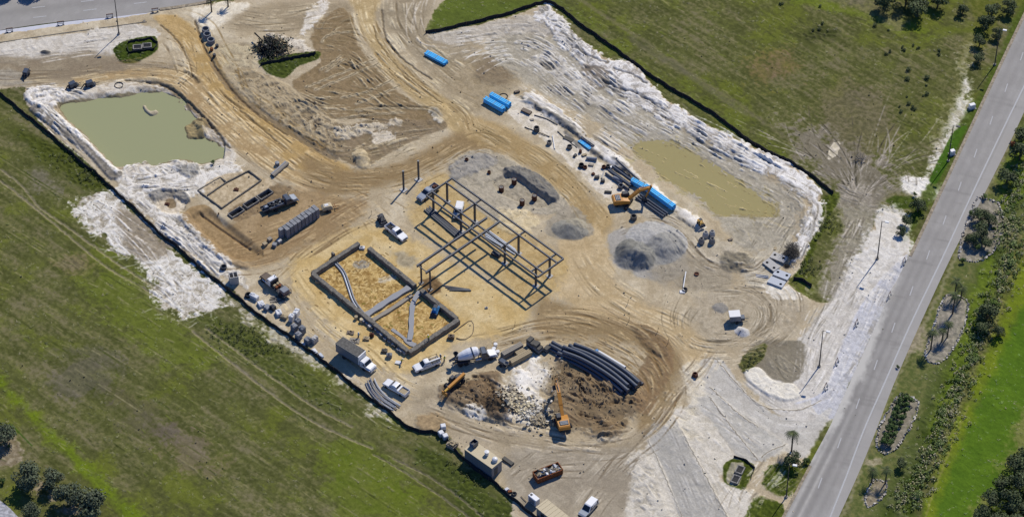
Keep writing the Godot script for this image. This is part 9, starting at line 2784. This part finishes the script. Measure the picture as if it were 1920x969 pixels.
	for c in ["107.3 -19.6 111.4 -17.9 111.6 -9.2 108.7 -2.4 104.5 0.9 101.0 0.1 102.4 -7.5", "96.9 11.2 100.9 12.5 100.4 19.0 97.0 27.0 94.3 31.0 91.3 31.8 90.4 29.4 93.7 19.0", "84.1 40.8 87.4 42.7 85.9 48.8 81.6 56.3 79.2 57.8 77.7 56.0 78.7 50.3", "76.4 64.9 78.8 65.9 77.7 69.6 74.6 72.5 73.9 70.3"]:
		var e := smooth(pts(c), 0.55, true)
		for q in e:
			xf.append(Transform3D(Basis.from_euler(Vector3(r.randf() * 6, r.randf() * 6, r.randf() * 6)).scaled(Vector3.ONE * r.randf_range(0.5, 1.1)), on(q + Vector2(r.randf_range(-.15, .15), r.randf_range(-.15, .15)), 0.05)))
			cs.append(lin([0xBDB6AA, 0xA79F92, 0xCFC9BE][r.randi() % 3]))
	scatter("edging_stone", sb, M.rock_tint, xf, cs, "pale stones edging the planting beds east of the road", "stones")

func on_road(p: Vector2) -> bool:
	var a: Vector2 = Vector2(107.49, -42.85); var b: Vector2 = Vector2(75.89, 31.31)
	var d := (b - a).normalized()
	var s := (p - a).cross(d)
	return s > -1.0 and s < 12.6 or p.y < -75.0 - (p.x + 118.0) * 0.183 and p.x < -45.0

func stumps() -> void:
	var o := base("stump_heap", on(Vector2(-58.22, -70.64)))
	o.scale = Vector3(1.35, 1.25, 1.35)
	tag(o, "dark heap of uprooted stumps and pale logs on the grass patch", "stump heap")
	var r := RandomNumberGenerator.new()
	r.seed = 4
	for k in 12:
		var mb := MB.new()
		var a := Vector3(r.randf_range(-2.4, 0.6), r.randf_range(0.4, 1.6), r.randf_range(-2.5, 0.8))
		var d := Vector3(r.randf_range(-0.2, 0.9), r.randf_range(-0.1, 0.5), r.randf_range(0.5, 1.0)).normalized()
		mb.cyl(a - d * r.randf_range(1.0, 1.6), a + d * r.randf_range(1.0, 1.6), r.randf_range(0.12, 0.26), 0.1, 8)
		part("log", mb, M.dead_wood if k % 3 == 0 else M.char, o)
	var mb := MB.new()
	mb.tinted = true
	for k in 900:
		var c := Vector3(r.randfn(0.3, 1.5), 0.0, r.randfn(0.2, 1.3))
		c.y = r.randf() * maxf(0.1, 2.0 - c.length() * 0.5)
		mb.tint = lin([0x2A2B26, 0x3A3528, 0x33402A, 0x1E211E][r.randi() % 4])
		leaf(mb, c, Vector3(r.randfn(0, 1), 1, r.randfn(0, 1)), 0.5, r)
		if k % 3 == 0:
			var e := c + Vector3(r.randfn(0, 0.5), r.randf() * 0.5, r.randfn(0, 0.5))
			mb.cyl(c, e, 0.05, 0.02, 4, false, false)
	part("brush", mb, M.leaves, o).set_meta("kind", "stuff")
	var p := base("brush_heap", on(Vector2(63.04, -0.76)))
	tag(p, "dark grey brush heap rising behind the white slabs", "brush heap")
	mb = MB.new()
	mb.tinted = true
	for k in 700:
		var c := Vector3(r.randfn(0, 0.9), 0.0, r.randfn(0, 1.1))
		c.y = r.randf() * maxf(0.1, 1.6 - c.length() * 0.5)
		mb.tint = lin([0x5A5650, 0x45423C, 0x6E6A62, 0x2E2C2A][r.randi() % 4])
		var e := c + Vector3(r.randfn(0, 0.5), r.randf_range(-0.2, 0.5), r.randfn(0, 0.5))
		mb.cyl(c, e, 0.035, 0.015, 3, false, false)
	part("twigs", mb, M.tint, p).set_meta("kind", "stuff")
	var q := base("bare_shrub", on(Vector2(81.04, -31.99)))
	tag(q, "bare grey shrub of spreading branches in the rutted northeast field", "bare shrub")
	mb = MB.new()
	for k in 40:
		var a := r.randf() * TAU
		var c := Vector3(cos(a) * 0.2, 0, sin(a) * 0.2)
		var e := Vector3(cos(a) * r.randf_range(0.8, 2.2), r.randf_range(0.5, 1.6), sin(a) * r.randf_range(0.8, 2.2))
		mb.cyl(c, e, 0.05, 0.02, 4, false, false)
		mb.cyl(e * 0.6, e * 0.6 + Vector3(r.randfn(0, 0.5), 0.5, r.randfn(0, 0.5)), 0.03, 0.01, 3, false, false)
	part("branches", mb, M.dead_wood, q)

func ordinal(k: int) -> String:
	var n := k + 1
	if n <= 12:
		return nth(k)
	return "%d%s" % [n, "th" if n % 100 in [11, 12, 13] else ["th", "st", "nd", "rd", "th", "th", "th", "th", "th", "th"][n % 10]]

func build_all() -> void:
	roads()
	fences()
	vehicles()
	clock("vehicles")
	steel_frame()
	foundations()
	pallets()
	pipes()
	yard()
	street()
	rubble()
	clock("objects")
	plants()
	clock("plants")

func vehicles() -> void:
	pickup(Vector2(-19.26, -20.31), -2.304, "silver-white pickup with tools in its bed, half under the steel frame's north corner", M.silver_paint, 1)
	suv(Vector2(-12.20, -14.40), -1.722, "small white wagon parked under the steel frame", M.silver_paint, "station_wagon", "car", 1.7)
	pickup(Vector2(-26.28, -7.53), -0.824, "white pickup with an empty dark bed on open sand north of the walls", M.white_paint, 0)
	pickup(Vector2(-18.59, 33.04), -2.669, "white work pickup with a ladder rack behind the concrete mixer", M.white_paint, 2)
	pickup(Vector2(-25.03, 39.89), 2.508, "white pickup with yellow boards in its bed beside the curved pipes", M.white_paint, 3)
	suv(Vector2(15.91, 73.60), -2.192, "white high-roofed van parked alone near the tan site office", M.silver_paint, "van", "van", 2.1)
	box_truck(Vector2(-33.98, 31.47), -0.680, "grey box truck with a white cab standing by the silt fence")
	mixer_truck(Vector2(-8.38, 31.15), 0.265, "white-drummed concrete mixer with a dark blue-grey cab")
	concrete_pump(Vector2(-1.86, 32.72), -0.757)
	excavator(Vector2(10.72, 50.29), 1.758, 0.3, "large orange excavator in the churned brown soil", [5.2, 4.6, 8.2, 5.2, 9.2, 2.6, 1.0], M.orange_paint)
	excavator(Vector2(25.69, -17.35), 0.186, 0.9, "orange excavator with a folded arm beside the long blue pipe stack", [3.6, 4.2, 6.0, 4.4, 5.0, 1.6, 1.0], M.orange_paint)
	telehandler(Vector2(-12.47, 39.27), -2.306)
	flatbed_truck(Vector2(-52.87, 9.23), 2.307)
	service_truck(Vector2(-52.57, -16.83), 0.540)
	generator(Vector2(-42.24, -15.44), 0.346)
	dumpster(Vector2(7.53, 64.01), 0.471)
	spreader(Vector2(49.26, 19.35), 0.091)
	mini_machine(Vector2(42.87, -10.10), -1.048, "small yellow skid loader beside the four concrete cones", M.yellow_paint, "skid_loader", "loader", 0.75)
	mini_machine(Vector2(-16.90, 16.76), -1.904, "small blue and dark trencher inside the block walls", M.blue_paint, "trencher", "trencher")
	mini_machine(Vector2(-29.68, -11.64), -1.080, "dark towed compressor just behind the white pickup's tailgate", M.dark_metal, "compressor", "compressor")
	var wk := [[Vector2(-33.76, 24.49), 0.4, "worker in a pale blue shirt by the heap of boards north of the box truck", M.shirt_blue, M.hat_white, 0.1], [Vector2(-18.25, 26.40), 2.0, "worker in a yellow vest standing on the south-east block wall", M.vest_yellow, M.hat_white, 0.3, 1.25], [Vector2(-14.78, 31.47), 0.2, "worker in a yellow vest at the mixer's chute", M.vest_yellow, M.hat_white, 0.2], [Vector2(-15.61, 30.84), 1.0, "worker in blue beside the mixer's chute", M.jeans, M.hat_white, 0.0], [Vector2(-24.08, 31.94), -0.6, "worker bending by the white sheet at the foundation's south corner", M.vest_yellow, M.hat_white, 0.5]]
	for w in wk:
		worker(w[0], w[1], w[2], w[3], w[4], w[5], w[6] if w.size() > 6 else 0.0)

func _ready() -> void:
	t_start = Time.get_ticks_msec()
	rng.seed = 20
	var cam := Camera3D.new()
	cam.name = "camera"
	cam.fov = 9.635
	cam.near = 5.0
	cam.far = 9000.0
	cam.position = Vector3(0, 493.83, 481.91)
	cam.rotation_degrees = Vector3(-45.7, 0, 0)
	add_child(cam)
	cam.current = true
	var we := WorldEnvironment.new()
	we.name = "sky"
	var env := Environment.new()
	env.background_mode = Environment.BG_SKY
	var sky := Sky.new()
	var sm := ProceduralSkyMaterial.new()
	sm.sky_top_color = Color(0.24, 0.42, 0.72)
	sm.sky_horizon_color = Color(0.66, 0.76, 0.87)
	sm.sky_curve = 0.12
	sm.ground_bottom_color = Color(0.35, 0.36, 0.28)
	sm.ground_horizon_color = Color(0.6, 0.66, 0.68)
	sky.sky_material = sm
	env.sky = sky
	env.background_energy_multiplier = 0.8
	env.tonemap_mode = Environment.TONE_MAPPER_LINEAR
	env.tonemap_exposure = 1.06
	env.sdfgi_enabled = true
	env.ssao_enabled = true
	env.ssil_enabled = true
	we.environment = env
	add_child(we)
	var sun := DirectionalLight3D.new()
	sun.name = "sun"
	sun.light_energy = 1.32
	sun.light_color = Color(1.0, 0.97, 0.92)
	sun.light_angular_distance = 0.5
	sun.shadow_enabled = true
	add_child(sun)
	sun.look_at_from_position(Vector3.ZERO, -Vector3(0.338, 0.755, -0.562), Vector3.UP)
	materials()
	survey()
	build_all()
	clock("all")
